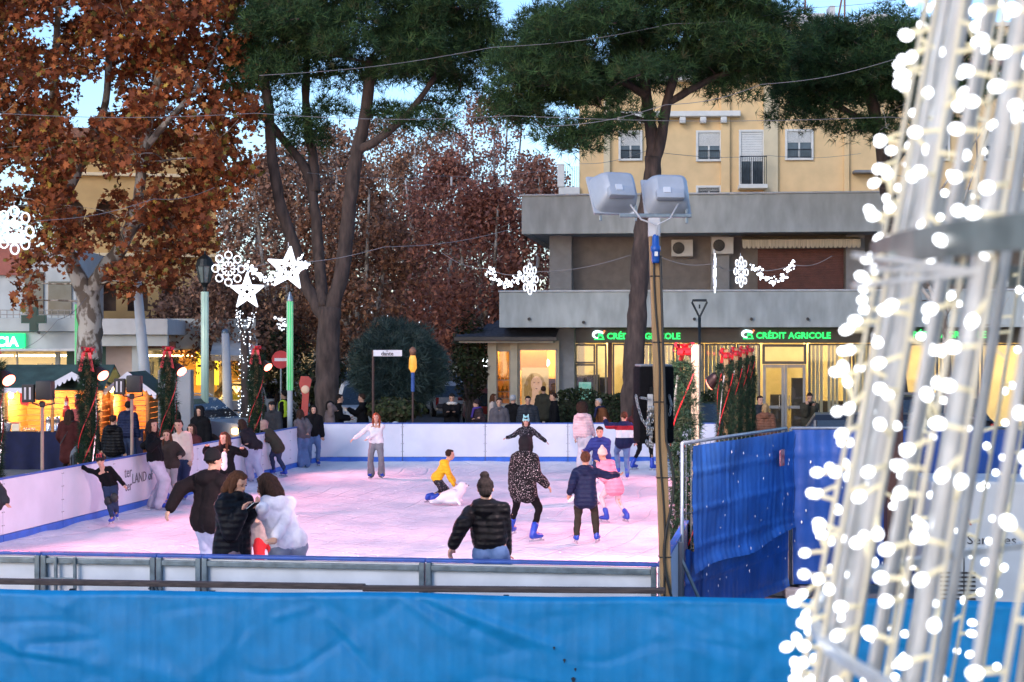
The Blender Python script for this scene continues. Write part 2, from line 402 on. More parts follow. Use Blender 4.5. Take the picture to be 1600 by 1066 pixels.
b2, ru0, rw0, rw1 = band('roof_band', 815, 307, 366, 0, .3, UE, m_conc)
MB().bevbox(((pu0 + UE) / 2, .12, pw1 + .035), (UE - pu0 + .06, .33, .06), .015).build('coping', m_conc2, bank)
MB().bevbox(((ru0 + UE) / 2, .14, rw1 + .035), (UE - ru0 + .06, .38, .06), .015).build('coping', m_conc2, bank)
MB().box(((pu0 + UE) / 2, 4.2, pw0 + .12), (UE - pu0, 7.9, .2)).build('floor_slab', m_conc, bank)
MB().box(((ru0 + UE) / 2, 5.2, rw0 + .15), (UE - ru0, 9.8, .22)).build('roof_slab', m_conc, bank)
MB().box((pu0 + .1, 4, (pw0 + pw1) / 2), (.2, 7.4, pw1 - pw0)).build('parapet_return', m_conc, bank)
MB().box((ru0 + .12, 5, (rw0 + rw1) / 2), (.2, 9.2, rw1 - rw0)).build('roof_return', m_conc, bank)
VR = 2.4                                               # the upper wall stands back behind the balcony
uL = bk.u(868, VR - .6)
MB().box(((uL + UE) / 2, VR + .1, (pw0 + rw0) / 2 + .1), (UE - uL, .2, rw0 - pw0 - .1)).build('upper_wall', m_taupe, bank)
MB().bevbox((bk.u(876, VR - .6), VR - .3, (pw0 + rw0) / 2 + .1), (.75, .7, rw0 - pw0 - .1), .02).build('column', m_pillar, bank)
for xc in (1125, 1335):
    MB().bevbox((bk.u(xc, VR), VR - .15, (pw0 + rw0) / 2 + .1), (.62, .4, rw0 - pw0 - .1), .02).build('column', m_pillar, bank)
# roller shutter with slats, and scalloped awning above it
m_shut = M('shutter_brown', (.13, .045, .035), .6, var=.15, vs=5)
su0, su1 = bk.u(1184, VR - .02), bk.u(1318, VR - .02); sz0, sz1 = bk.w(470, 1250, VR), bk.w(389, 1250, VR)
sh = MB().box(((su0 + su1) / 2, VR - .03, (sz0 + sz1) / 2), (su1 - su0, .03, sz1 - sz0)).build('shutter', m_shut, bank)
nsl = 22
for i in range(nsl): MB().bevbox(((su0 + su1) / 2, VR - .06, sz0 + (i + .5) * (sz1 - sz0) / nsl), (su1 - su0 - .02, .025, (sz1 - sz0) / nsl - .012), .008).build('slat', m_shut, sh)
m_awn = M('awning_cream', (.5, .44, .33), .8, var=.25, vs=9, stretch=(8, 1, .2))
au0, au1 = bk.u(1160, 1.2), bk.u(1345, 1.2); aw = bk.w(380, 1250, 1.2)
aq = MB(); na = 26
for i in range(na):
    x0 = au0 + (au1 - au0) * i / na; x1 = au0 + (au1 - au0) * (i + 1) / na; xm = (x0 + x1) / 2
    aq.prism([(x0, aw + .12), (x1, aw + .12), (x1, aw - .08), (xm + (x1 - xm) * .6, aw - .15), (xm, aw - .17), (xm - (x1 - xm) * .6, aw - .15), (x0, aw - .08)], .015, (0, 1.2, 0))
aq.add([(au0, 1.2, aw + .12), (au1, 1.2, aw + .12), (au1, VR, aw + .3), (au0, VR, aw + .3)], [(0, 1, 2, 3)])
aq.build('awning', m_awn, bank)
for xs in (827, 912, 1085, 1174, 1262, 1352):          # rain spouts through the parapet
    u, w = bk.uw(xs, 498 if xs != 912 else 503, 0); MB().tube([(u, .1, w), (u, -.12, w - .02)], .05, 10).build('drain_spout', M('spout', (.05, .05, .05), .6), bank)
# ground floor: soffit, pillar, shop front set back
VG = 2.6; gz0 = GZ; gz1 = pw0 + .02
ul = bk.u(897, VG)
MB().bevbox((bk.u(883, VG - .6), VG - .3, (gz0 + gz1) / 2), (.62, .62, gz1 - gz0), .015).build('column', m_pillar, bank)
MB().box((bk.u(883, VG) - .1, VG + 3, (gz0 + gz1) / 2), (.3, 6, gz1 - gz0)).build('side_wall', m_pillar, bank)
fw0, fw1 = bk.w(536, 1000, VG), bk.w(513, 1000, VG)
MB().bevbox(((ul - .1 + UE) / 2, VG + .06, (fw0 + fw1) / 2 + .05), (UE - ul + .1, .2, fw1 - fw0 + .1), .015).build('sign_fascia', M('fascia_grey', (.12, .12, .12), .5, .2, var=.08), bank)
sill = GZ + .1
def pane(x0, x1, y0=536, y1=None, frame=.06, mat=m_alu, blind=None):
    u0, u1 = bk.u(x0, VG), bk.u(x1, VG); w1 = bk.w(y0, (x0 + x1) / 2, VG) - .02; w0 = sill if y1 is None else bk.w(y1, (x0 + x1) / 2, VG)
    fr = MB()
    for uu in (u0 + frame / 2, u1 - frame / 2): fr.bevbox((uu, VG + .03, (w0 + w1) / 2), (frame, .1, w1 - w0), .008)
    for ww in (w0 + frame / 2, w1 - frame / 2): fr.bevbox(((u0 + u1) / 2, VG + .032, ww), (u1 - u0 - frame * 2, .09, frame), .008)
    f = fr.build('window', mat, bank)
    MB().box(((u0 + u1) / 2, VG + .04, (w0 + w1) / 2), (u1 - u0 - frame * 2 + .02, .012, w1 - w0 - frame * 2 + .02)).build('pane', m_glass, f)
    if blind:
        n = max(3, int((u1 - u0) / .12))
        for i in range(n):
            if random.random() < blind: MB().box((u0 + (i + .5) * (u1 - u0) / n, VG + .28, (w0 + w1) / 2), ((u1 - u0) / n * .82, .012, w1 - w0 - .1), random.uniform(.1, .6)).build('blind_slat', m_blind, f)
    return f
pane(898, 930, 537, 568); pane(898, 930, 568); pane(931, 948, 537); pane(957, 1000); pane(1001, 1054, blind=.75); pane(1056, 1100, blind=.9)
pane(1101, 1150, blind=.9); pane(1151, 1188, blind=.95); pane(1191, 1260, 537, 569, .09); pane(1263, 1330, blind=.8); pane(1332, 1395, blind=.9); pane(1398, 1460); pane(1463, 1530, blind=.8); pane(1533, 1600)
MB().bevbox((bk.u(953, VG), VG + .05, (sill + fw0) / 2), (.14, .18, fw0 - sill), .01).build('door_post', M('door_red', (.09, .025, .02), .5, var=.1), bank)
# double glass door below the transom
du0, du1 = bk.u(1192, VG), bk.u(1259, VG); dw1 = bk.w(570, 1225, VG)
for i in range(2):
    a0 = du0 + (du1 - du0) * i / 2; a1 = du0 + (du1 - du0) * (i + 1) / 2; f = MB()
    for uu in (a0 + .05, a1 - .05): f.bevbox((uu, VG + .03, (GZ + dw1) / 2), (.09, .08, dw1 - GZ), .008)
    for ww in (GZ + .06, GZ + 1.0, dw1 - .05): f.bevbox(((a0 + a1) / 2, VG + .032, ww), (a1 - a0 - .2, .07, .1), .008)
    dr = f.build('door', m_alu2, bank)
    MB().box(((a0 + a1) / 2, VG + .035, (GZ + dw1) / 2), (a1 - a0 - .18, .012, dw1 - GZ - .1)).build('pane', m_glass, dr)
    hx = a1 - .16 if i == 0 else a0 + .16
    MB().tube([(hx, VG - .03, GZ + .9), (hx, VG - .07, GZ + .95), (hx, VG - .07, GZ + 1.35), (hx, VG - .03, GZ + 1.4)], .016, 6).build('handle', M('chrome', (.7, .7, .7), .2, 1, var=0), dr)
# the lit room behind the glass
VI = VG + 5.2
MB().box(((ul + UE) / 2, VI, (gz0 + gz1) / 2), (UE - ul, .1, gz1 - gz0)).build('room_back_wall', m_cream, bank)
MB().box(((ul + UE) / 2, VG + 2.7, gz0 + .02), (UE - ul, 5.1, .03)).build('room_floor', M('room_floor', (.35, .3, .22), .5), bank)
MB().box(((ul + UE) / 2, VG + 2.75, fw0 + .25), (UE - ul, 4.9, .06)).build('room_ceiling', m_cream, bank)
for u in np.arange(ul + .8, UE, 2.4):
    MB().bevbox((u, VG + 1.6, fw0 + .19), (1.3, .5, .05), .01).build('ceiling_lamp', m_lamp, bank)
    MB().bevbox((u, VG + 3.6, fw0 + .19), (1.3, .5, .05), .01).build('ceiling_lamp', m_lamp, bank)
for x in (950, 1062, 1190, 1262, 1395):                # inner partitions and dark furniture
    MB().box((bk.u(x, VG + 2.4), VG + 3.3, (gz0 + fw0) / 2), (.1, 2.6, fw0 - gz0)).build('partition', m_cream, bank)
m_dk = M('furniture_dark', (.05, .045, .04), .5, var=.2)
for x, w_, h_, v_ in ((912, 1.1, 2.0, 1.4), (938, .6, 1.9, 1.9), (975, 1.3, 1.15, 1.5), (1030, 1.2, 1.1, 2.2), (1215, .5, 1.3, 2.4), (1247, .45, 1.9, 1.6), (1290, 1.2, 1.1, 2), (1430, 1.3, 1.2, 2)):
    MB().bevbox((bk.u(x, VG + v_), VG + v_, GZ + .05 + h_ / 2), (w_, .5, h_), .02).build('cabinet', m_dk, bank)
MB().bevbox((bk.u(914, VG + .5), VG + .5, GZ + 1.5), (.42, .06, .62), .01).build('poster', M('poster_green', (.2, .6, .45), .5, c2=(.6, .7, .6), vs=8, emit=(.3, .7, .5), es=.25), bank)
# lit signs: green wordmark and round white mark with a green letter
m_green = M('sign_green', (.05, .8, .3), .4, emit=(.015, .75, .12), es=.9, var=0)
m_mw = M('sign_white', (.9, .95, 1), .4, emit=(.75, .95, 1), es=1.0, var=0)
m_mr = M('sign_red', (.9, .2, .1), .4, emit=(1, .25, .1), es=.7, var=0)
def bank_sign(x0, x1, y):
    u0, w = bk.uw(x0, y, VG - .1); u1 = bk.u(x1, VG - .1); s_ = (u1 - u0) / 6.9
    sg = text('lettering', 'CR\u00c9DIT AGRICOLE', s_ * .72, m_green, bank, (u0 + s_ * 1.12, VG - .06, w - .02), ext=.02, bold=.008, sx=1.0)
    ov = MB()                                          # sweeping white loop
    pts = []
    for k in range(15):
        a = rad(20 + 255 * k / 14); pts.append((u0 + s_ * (.36 + .36 * math.cos(a)) + (.12 * s_ if k < 3 else 0), VG - .09, w + s_ * (.30 + .27 * math.sin(a))))
    ov.tube(pts, [.02 + .07 * s_ * math.sin(math.pi * min(1, k / 12)) for k in range(15)], 8)
    sw = ov.build('emblem', m_mw, bank)
    MB().tube([pts[0], (u0 + s_ * .95, VG - .09, w + s_ * .66)], [.05 * s_, .03], 8).build('stroke', m_mr, sw)
    MB().prism([(-.25, -.16), (-.06, .36), (.06, .36), (.25, -.16), (.13, -.16), (.08, 0), (-.1, 0), (-.14, -.16)], .03, (u0 + s_ * .6, VG - .08, w + s_ * .2), (s_ * 1.15, 0, 0), (0, 0, s_ * 1.1)).build('letter', m_green, sw)
    MB().box((u0 + s_ * .5, VG - .08, w - s_ * .06), (s_ * .85, .03, s_ * .09)).build('underline', m_green, sw)
bank_sign(927, 1057, 529); bank_sign(1160, 1292, 528); bank_sign(1392, 1535, 527)

def ac_unit(x, y, v, label):
    u, w = bk.uw(x, y, v); p = bk.O + bk.U * u + bk.V * v
    t = empty('air_conditioner', (p.x, p.y, w - .3), bk.a, label, 'air conditioner')
    mw = M('ac_white', (.55, .55, .52), .5, var=.08)
    MB().bevbox((0, 0, .3), (.72, .28, .56), .02).build('casing', mw, t)
    MB().lathe([(.2, 0), (.2, .02)], 24, (-.12, -.142, .3), axis=(0, -1, 0)).build('fan_opening', M('fan_dark', (.02, .02, .02), .7), t)
    g_ = MB()
    for k in range(4): g_.tube([(-.12 + (.05 + .045 * k) * math.cos(2 * math.pi * j / 20), -.168, .3 + (.05 + .045 * k) * math.sin(2 * math.pi * j / 20)) for j in range(21)], .004, 4)
    g_.build('fan_grille', m_alu2, t)
    for xx in (-.25, .25): MB().box((xx, .1, -.02), (.04, .45, .04)).build('bracket', m_alu, t)
ac_unit(1066, 388, VR - .25, 'white air conditioner fan unit on taupe balcony wall beside pine trunk')
ac_unit(1129, 384, VR - .5, 'white air conditioner on the grey balcony column with its side to the shutter')

# ------------------------------------------------------------------ jeweller's shop beside the bank
m_shopw = M('shop_cream', (.62, .52, .36), .8, var=.08, vs=3)
m_slate = M('slate', (.05, .055, .07), .7, var=.3, vs=8, bump=.4, bs=14)
m_warm = M('interior_warm', (.85, .55, .16), .7, var=.1)
sf = Frame((at(760, 533, 56.0).x, 56.0, 0), rad(-6.5))
shop = empty('corner_shop', (sf.O.x, sf.O.y, 0), sf.a, 'small cream shop with warm lit windows under a dark slate roof', 'building')
ea, ri = sf.w(527, 800), sf.w(502, 800, 1.6)
eu0, eu1 = sf.u(718), sf.u(872)
roof = MB().add([(eu0, -.9, ea), (eu1, -.9, ea), (eu1, 1.6, ri), (eu0 + 1.2, 1.6, ri), (eu0, 5, ea), (eu1, 5, ri), (eu0 + 1.2, 5, ri)], [(0, 1, 2, 3), (0, 3, 6, 4), (3, 2, 5, 6)]).build('roof', m_slate, shop)
for r_ in range(9):                                    # slate courses
    t0, t1 = r_ / 9, (r_ + 1) / 9
    for c_ in range(14):
        ua = eu0 + 1.2 * t0 + (eu1 - eu0 - 1.2 * t0) * (c_ + .5 * (r_ % 2)) / 14.5; wd = (eu1 - eu0 - 1.2 * t0) / 14.5
        zc = ea + (ri - ea) * (t0 + t1) / 2 + .02; yc = -.9 + 2.5 * (t0 + t1) / 2
        MB().box((ua + wd / 2, yc, zc + random.uniform(0, .01)), (wd * .96, 2.5 / 9 * 1.05, .012), rot=Matrix.Rotation(math.atan2(ri - ea, 2.5), 3, 'X')).build('slate', m_slate, roof)
MB().bevbox(((eu0 + eu1) / 2, -.92, ea - .06), (eu1 - eu0 + .1, .16, .14), .02).build('gutter', M('gutter', (.06, .055, .05), .5, .3), shop)
MB().box(((eu0 + eu1) / 2, .4, ea - .16), (eu1 - eu0 - .2, 2.5, .06)).build('soffit', M('soffit', (.5, .45, .36), .8), shop)
def shopwin(x0, x1, y0, y1):
    u0, w1 = sf.uw(x0, y0); u1, w0 = sf.uw(x1, y1); return u0, u1, w0, w1
W1 = shopwin(776, 797, 548, 632); W2 = shopwin(811, 870, 546, 634)
wb, wt = GZ, ea - .12
uL_, uR_ = sf.u(766), sf.u(873)
def wallbox(u0, u1, w0, w1, nm='wall'): MB().box(((u0 + u1) / 2, .1, (w0 + w1) / 2), (u1 - u0, .2, w1 - w0)).build(nm, m_shopw, shop)
wallbox(uL_, W1[0], wb, wt); wallbox(W1[0], W1[1], wb, W1[2]); wallbox(W1[0], W1[1], W1[3], wt); wallbox(W1[1], W2[0], wb, wt); wallbox(W2[0], W2[1], wb, W2[2]); wallbox(W2[0], W2[1], W2[3], wt); wallbox(W2[1], uR_, wb, wt)
MB().bevbox(((W1[1] + W2[0]) / 2, -.1, (wb + wt) / 2), ((W2[0] - W1[1]) * .8, .24, wt - wb), .02).build('pilaster', m_shopw, shop)
MB().bevbox((sf.u(770), -.1, (wb + wt) / 2), (.3, .24, wt - wb), .02).build('pilaster', m_shopw, shop)
for W in (W1, W2):
    f = MB(); cx, cw = (W[0] + W[1]) / 2, (W[2] + W[3]) / 2
    for uu in (W[0], W[1]): f.bevbox((uu, .06, cw), (.06, .12, W[3] - W[2] + .06), .01)
    for ww in (W[2], W[3]): f.bevbox((cx, .062, ww), (W[1] - W[0], .11, .06), .01)
    f_ = f.build('window', m_alu2, shop); MB().box((cx, .08, cw), (W[1] - W[0], .012, W[3] - W[2])).build('pane', m_glass, f_)
    MB().bevbox((cx, -.08, W[2] - .08), (W[1] - W[0] + .25, .3, .08), .015).build('sill', m_conc2, f_)
MB().box(((uL_ + uR_) / 2, 2.6, (wb + wt) / 2), (uR_ - uL_, .1, wt - wb)).build('room_back_wall', m_warm, shop)
for uu in (uL_ + .1, uR_ - .1, (W1[1] + W2[0]) / 2): MB().box((uu, 1.4, (wb + wt) / 2), (.08, 2.3, wt - wb)).build('room_side_wall', m_warm, shop)
MB().box(((uL_ + uR_) / 2, 1.4, wb + .5), (uR_ - uL_ - .3, 2.3, .06)).build('display_floor', m_warm, shop)
m_wl = M('warm_lamp', (1, .8, .4), .4, emit=(1, .6, .18), es=14, var=0)
for x, v_ in ((786, 1.0), (825, .8), (855, .8), (840, 1.8)): MB().bevbox((sf.u(x, v_), v_, wt - .12), (.5, .4, .05), .01).build('ceiling_lamp', m_wl, shop)
for x in (834, 853):                                   # pendant globes
    u, w = sf.uw(x, 567, 1.2); p = MB().ball((u, 1.2, w), .13, 14, 9).build('pendant_lamp', M('globe', (1, .9, .7), .3, emit=(1, .85, .6), es=7, var=0), shop, True)
    MB().tube([(u, 1.2, w + .1), (u, 1.2, wt - .1)], .01, 5).build('cord', m_alu, p)
for yy in (594, 612, 623):
    u, w = sf.uw(786, yy, .5); MB().box((u, .5, w), (.5, .3, .03)).build('shelf', m_shopw, shop)
    for j in range(3): MB().lathe([(.05, 0), (.06, .05), (.02, .1), (.03, .17), (.0, .18)], 10, (u - .15 + .14 * j, .48, w + .015)).build('trinket', M('gold', (.5, .3, .06), .3, .8), shop)
MB().box((sf.u(833, .9), .95, sf.w(562, 833, .9)), (.95, .06, .75)).build('hanging_panel', M('panel_brown', (.28, .12, .04), .6), shop)
MB().box((sf.u(864, .6), .7, sf.w(615, 864, .6)), (.5, .3, 1.0)).build('cabinet', m_dk, shop)
# window poster: generic portrait with long fair hair
pu, pw = sf.uw(836, 606, .2); po = MB().box((pu, .2, pw), (.92, .015, 1.35)).build('window_poster', M('poster_tan', (.75, .48, .2), .6, var=.1, emit=(.9, .5, .18), es=.25), shop)
m_skinp = M('poster_skin', (.75, .42, .25), .6, var=.05, emit=(.9, .45, .22), es=.3); m_hairp = M('poster_hair', (.45, .24, .06), .6, var=.35, vs=6, stretch=(6, 1, .6), emit=(.6, .3, .08), es=.2)
MB().prism([(.33 * math.cos(a) * (1 if math.sin(a) > 0 else 1.15) , .4 * math.sin(a) - (.25 if math.sin(a) < -.2 else 0)) for a in np.linspace(0, 6.1, 24)], .012, (pu, .185, pw + .1)).build('printed_hair', m_hairp, po)
MB().prism([(.19 * math.cos(a), .27 * math.sin(a)) for a in np.linspace(0, 6.1, 24)], .012, (pu + .05, .172, pw + .12)).build('printed_face', m_skinp, po)
fe = MB()
for dx in (-.02, .12): fe.prism([(.035 * math.cos(a), .014 * math.sin(a)) for a in np.linspace(0, 5.6, 9)], .006, (pu + dx, .163, pw + .17))
fe.prism([(-.05, 0), (0, .018), (.05, 0), (0, -.02)], .006, (pu + .05, .163, pw - .03)); fe.build('printed_features', M('poster_dark', (.25, .08, .05), .6), po)
MB().prism([(-.1, .2), (.12, .2), (.14, -.1), (.42, -.25), (.42, -.42), (-.38, -.42), (-.3, -.2), (-.1, -.08)], .01, (pu, .178, pw - .24)).build('printed_shoulders', m_skinp, po)

# ------------------------------------------------------------------ yellow apartment house behind the bank
m_yel = M('stucco_yellow', (.76, .53, .27), .9, var=.06, vs=1.5, bump=.15, bs=50)
m_yel2 = M('stucco_pale', (.68, .56, .36), .9, var=.05, vs=2)
m_whi = M('trim_white', (.7, .68, .62), .8, var=.05)
m_tile = M('roof_tile', (.28, .13, .08), .85, var=.3, vs=6, bump=.4, bs=20)
m_iron = M('railing_iron', (.03, .03, .03), .5, .5)
m_dkglass = M('dark_pane', (.05, .06, .07), .1, var=.3, vs=3, spec=.8)
yf = Frame((at(905, 533, 72).x, 72.0, 0), rad(-3))
yb = empty('apartment_house', (yf.O.x, yf.O.y, 0), yf.a, 'tall yellow stucco apartment house behind the bank with white shuttered windows', 'building')
ytop = yf.w(128, 1100); ycor = yf.w(184, 1100); yU = yf.u(1700)
MB().box((yU / 2, 5, ytop / 2), (yU, 10, ytop)).build('wall', m_yel, yb)
MB().bevbox((yU / 2, -.15, ytop + .12), (yU + .5, .7, .24), .04).build('cornice', m_whi, yb)
cu0, cu1 = yf.u(960), yf.u(1156); MB().bevbox(((cu0 + cu1) / 2, -.2, ycor + .12), (cu1 - cu0, .5, .24), .04).build('cornice', m_whi, yb)
for x in np.arange(970, 1156, 32):
    u = yf.u(x); MB().bevbox((u, -.22, ycor - .14), (.26, .4, .26), .03).build('corbel', m_whi, yb)
MB().add([(-.3, -.5, ytop + .25), (yU + .3, -.5, ytop + .25), (yU - 1, 4, ytop + 1.5), (1.5, 4, ytop + 1.5), (yU + .3, 10, ytop + .25), (-.3, 10, ytop + .25)], [(0, 1, 2, 3), (2, 4, 5, 3), (0, 3, 5), (1, 4, 2)]).build('roof', m_tile, yb)
for x0, x1, mt in ((943, 953, m_yel2), (1126, 1140, m_yel), (1193, 1215, m_yel2), (1318, 1326, m_yel)):
    u0, u1 = yf.u(x0), yf.u(x1); MB().bevbox(((u0 + u1) / 2, -.09, ytop / 2), (u1 - u0, .2, ytop - .4), .02).build('pilaster', mt, yb)
def ywin(x0, x1, y0, y1, shut, kind='window'):
    u0, w1 = yf.uw(x0, y0); u1, w0 = yf.uw(x1, y1); cx, cw = (u0 + u1) / 2, (w0 + w1) / 2
    f = MB(); t = .1
    for uu in (u0 - t / 2, u1 + t / 2): f.bevbox((uu, -.05, cw), (t, .14, w1 - w0 + 2 * t), .015)
    for ww in (w0 - t / 2, w1 + t / 2): f.bevbox((cx, -.052, ww), (u1 - u0, .13, t), .015)
    f_ = f.build(kind, m_whi, yb)
    MB().box((cx, -.012, cw), (u1 - u0, .02, w1 - w0)).build('pane', m_dkglass, f_)
    ns = 12; ws = (w1 - w0) * shut
    for i in range(ns): MB().bevbox((cx, -.05, w1 - (i + .5) * ws / ns), (u1 - u0 - .02, .03, ws / ns - .008), .006).build('shutter_slat', m_whi, f_)
    MB().box((cx, -.045, (w0 + w1 - ws) / 2), (.07, .04, w1 - w0 - ws)).build('mullion', m_whi, f_)
    if kind == 'window':
        r = MB(); zt = w0 + (w1 - w0) * .32
        r.tube([(u0, -.14, zt), (u1, -.14, zt)], .015, 5); r.tube([(u0, -.14, w0 + .04), (u1, -.14, w0 + .04)], .012, 5)
        for k in range(11): r.tube([(u0 + (u1 - u0) * k / 10, -.14, w0 + .04), (u0 + (u1 - u0) * k / 10, -.14, zt)], .009, 4)
        r.build('guard_rail', m_iron, f_)
    return u0, u1, w0, w1
ywin(1091, 1124, 208, 249, .5); ywin(1230, 1267, 206, 247, .42)
u0, u1, w0, w1 = ywin(1158, 1191, 207, 290, .55, 'balcony_door')
for x0, x1 in ((1440, 1480), (1540, 1580), (970, 1000)): ywin(x0, x1, 208, 248, .5)
ywin(1091, 1124, 294, 330, .15)
bl = MB().bevbox(((u0 + u1) / 2, -.4, w0 - .1), (u1 - u0 + .3, .9, .18), .02).build('balcony', m_whi, yb)
for i in range(15):
    uu = u0 - .1 + (u1 - u0 + .2) * i / 14; MB().tube([(uu, -.8, w0), (uu, -.8, w0 + 1.15)], .014, 5).build('baluster', m_iron, bl)
MB().tube([(u0 - .12, -.8, w0 + 1.17), (u1 + .12, -.8, w0 + 1.17)], .025, 6).build('handrail', m_iron, bl)
tu0, tw1 = yf.uw(873, 293); tu1 = yf.u(906)             # small terrace at the corner
MB().bevbox(((tu0 + tu1) / 2, 1, tw1 - .6), (tu1 - tu0, 2.4, 1.2), .03).build('terrace', m_whi, yb)
MB().bevbox((tu0 + .1, -.1, tw1 + .5), (.3, .3, 1.0), .03).build('terrace_pier', m_whi, yb)
for i in range(8): MB().tube([(tu0 + .3 + (tu1 - tu0 - .3) * i / 8, -.1, tw1), (tu0 + .3 + (tu1 - tu0 - .3) * i / 8, -.1, tw1 + .9)], .014, 4).build('baluster', m_iron, yb)
cu_, cw_ = yf.uw(1068, 152, 3); MB().bevbox((cu_, 3, cw_ - .6), (1.4, 1.2, 2.0), .05).build('chimney', m_yel, yb)
MB().bevbox((yf.u(1350), -.3, yf.w(270, 1350)), (1.0, .6, .12), .02).build('canopy', M('canopy_grey', (.2, .2, .2), .6), yb)

# far flat roofed block with aerials, above the pines
ff = Frame((at(1190, 533, 120).x, 120.0, 0), 0)
fb = empty('far_block', (ff.O.x, ff.O.y, 0), 0, 'distant flat roofed block with aerials showing above the pine crowns', 'building')
fh = ff.w(42, 1200); MB().box((9, 6, fh / 2), (18, 12, fh)).build('wall', m_yel2, fb)
MB().bevbox((9, 6, fh + .15), (18.6, 12.6, .3), .05).build('roof_edge', m_whi, fb)
for x0, x1, h_ in ((1218, 1240, 22), (1245, 1290, 24), (1298, 1306, 12), (1350, 1390, 25)):
    ua, ub = ff.u(x0), ff.u(x1); hh = ff.w(h_, x0) - fh; MB().box(((ua + ub) / 2, 1, fh + hh / 2 + .2), (ub - ua, 1.5, hh)).build('roof_box', m_conc2, fb)
for x, yt, x2 in ((1260, -10, 1260), (1309, -30, 1322), (1322, -30, 1322)):
    ua, wa = ff.uw(x2, yt); MB().tube([(ff.u(x), .5, fh), (ua, .5, wa)], .07, 6).build('aerial_mast', M('mast_rust', (.2, .08, .06), .6), fb)
for fl_ in range(3, 9):
    for c_ in range(6): MB().box((1.5 + c_ * 3, -.02, fl_ * 3.1), (1.2, .08, 1.5)).build('window', m_dkglass, fb)

# ------------------------------------------------------------------ pharmacy on the left
m_pale = M('render_palegrey', (.5, .54, .54), .85, var=.07, vs=2, bump=.1, bs=50)
m_dkgreen = M('panel_green', (.03, .10, .08), .5, var=.1)
pf = Frame((at(-70, 533, 54).x, 54.0, 0), rad(5))
ph = empty('pharmacy_building', (pf.O.x, pf.O.y, 0), pf.a, 'pale grey pharmacy with lit green sign and flat canopy behind the stalls', 'building')
def prect(x0, x1, y0, y1, v0=0., v1=.3, name='wall', mat=None, bev=.015, par=None):
    u0, wa = pf.uw(x0, y0, v0); u1 = pf.u(x1, v0); wb_ = pf.w(y1, (x0 + x1) / 2, v0)
    return MB().bevbox(((u0 + u1) / 2, (v0 + v1) / 2, (wa + wb_) / 2), (u1 - u0, v1 - v0, wa - wb_), bev).build(name, mat or m_pale, par or ph)
prect(-70, 118, 497, 518, 0, 6, 'balcony_slab'); prect(118, 262, 498, 523, .3, 6, 'balcony_slab', M('render_white', (.6, .62, .64), .85, var=.05))
prect(-70, 128, 519, 545, .15, .6, 'fascia'); prect(128, 262, 524, 541, .5, .9, 'fascia')
prect(-70, 128, 545, 549, -.5, .9, 'canopy', M('canopy_white', (.65, .66, .66), .6))
prect(-70, 119, 385, 497, 3.0, 9, 'upper_wall', m_pale)
for x0, x1, y0, y1 in ((38, 68, 425, 492), (75, 112, 440, 492), (-40, -10, 425, 492)): prect(x0, x1, y0, y1, 2.94, 3.0, 'window', m_dkglass, .01)
prect(-40, 36, 380, 430, 2.85, 3.0, 'terracotta_panel', M('terracotta', (.38, .13, .1), .8, var=.1))
for k in range(18): prect(-50 + k * 10, -49 + k * 10, 484, 497, .1, .14, 'baluster', m_alu2, .002)
for y in (484, 491): prect(-50, 118, y, y + 1.5, .1, .15, 'handrail', m_alu2, .004)
prect(25, 28, 550, 640, .9, 1.0, 'mullion', m_alu2); prect(86, 93, 550, 640, .9, 1.1, 'column', m_pale); prect(104, 120, 546, 640, .9, 1.2, 'column', m_dkgreen); prect(-70, -64, 550, 640, .9, 1.2, 'column', m_pale)
prect(165, 210, 541, 640, 1.2, 1.5, 'wall', M('wall_pink', (.5, .4, .36), .85, var=.06)); prect(206, 218, 541, 640, .8, 1.4, 'column', m_pale); prect(128, 166, 541, 640, 1.2, 1.5, 'wall', m_dkgreen)
prect(-64, 104, 552, 600, .98, 1.0, 'pane', m_glass, .001); prect(219, 262, 548, 600, 1.5, 1.52, 'pane', m_glass, .001)
prect(-70, 265, 545, 690, 4.6, 4.8, 'room_back_wall', m_cream)
prect(-70, 265, 545, 548, 1.5, 4.6, 'room_ceiling', m_cream)
for x in (0, 45, 75, 95, 235, 250):
    u, w = pf.uw(x, 556, 2.4); MB().bevbox((u, 2.4, w), (.8, .4, .05), .01).build('ceiling_lamp', m_lamp, ph)
for x0, x1, y0 in ((30, 55, 572), (58, 80, 568), (-40, -10, 566), (225, 238, 566)): prect(x0, x1, y0, 640, 3.2, 3.6, 'cabinet', m_dk)
sgn = prect(-60, 39, 521, 546, -.02, .12, 'lit_sign', M('sign_panel_green', (.02, .5, .2), .5, emit=(.0, .6, .16), es=.6, var=0), .01)
u, w = pf.uw(-7, 544, -.05); text('lettering', 'CIA', .44, M('sign_letters', (.8, 1, .9), .5, emit=(.7, 1, .8), es=1.4, var=0), ph, (u, -.04, w + .06), ext=.015, bold=.012)
u, w = pf.uw(53, 499, -.8); cr = empty('pharmacy_cross', pf.O + pf.U * u - pf.V * .8 + Vector((0, 0, w)), pf.a, 'dark green unlit pharmacy cross projecting above the canopy', 'pharmacy cross')
q = .13; MB().prism([(-q, -3 * q), (q, -3 * q), (q, -q), (3 * q, -q), (3 * q, q), (q, q), (q, 3 * q), (-q, 3 * q), (-q, q), (-3 * q, q), (-3 * q, -q), (-q, -q)], .16).build('cross_panel', m_dkgreen, cr)
MB().prism([(-q * .8, -2.7 * q), (q * .8, -2.7 * q), (q * .8, -q * .8), (2.7 * q, -q * .8), (2.7 * q, q * .8), (q * .8, q * .8), (q * .8, 2.7 * q), (-q * .8, 2.7 * q), (-q * .8, q * .8), (-2.7 * q, q * .8), (-2.7 * q, -q * .8), (-q * .8, -q * .8)], .18).build('led_face', M('led_off', (.015, .05, .04), .3), cr)
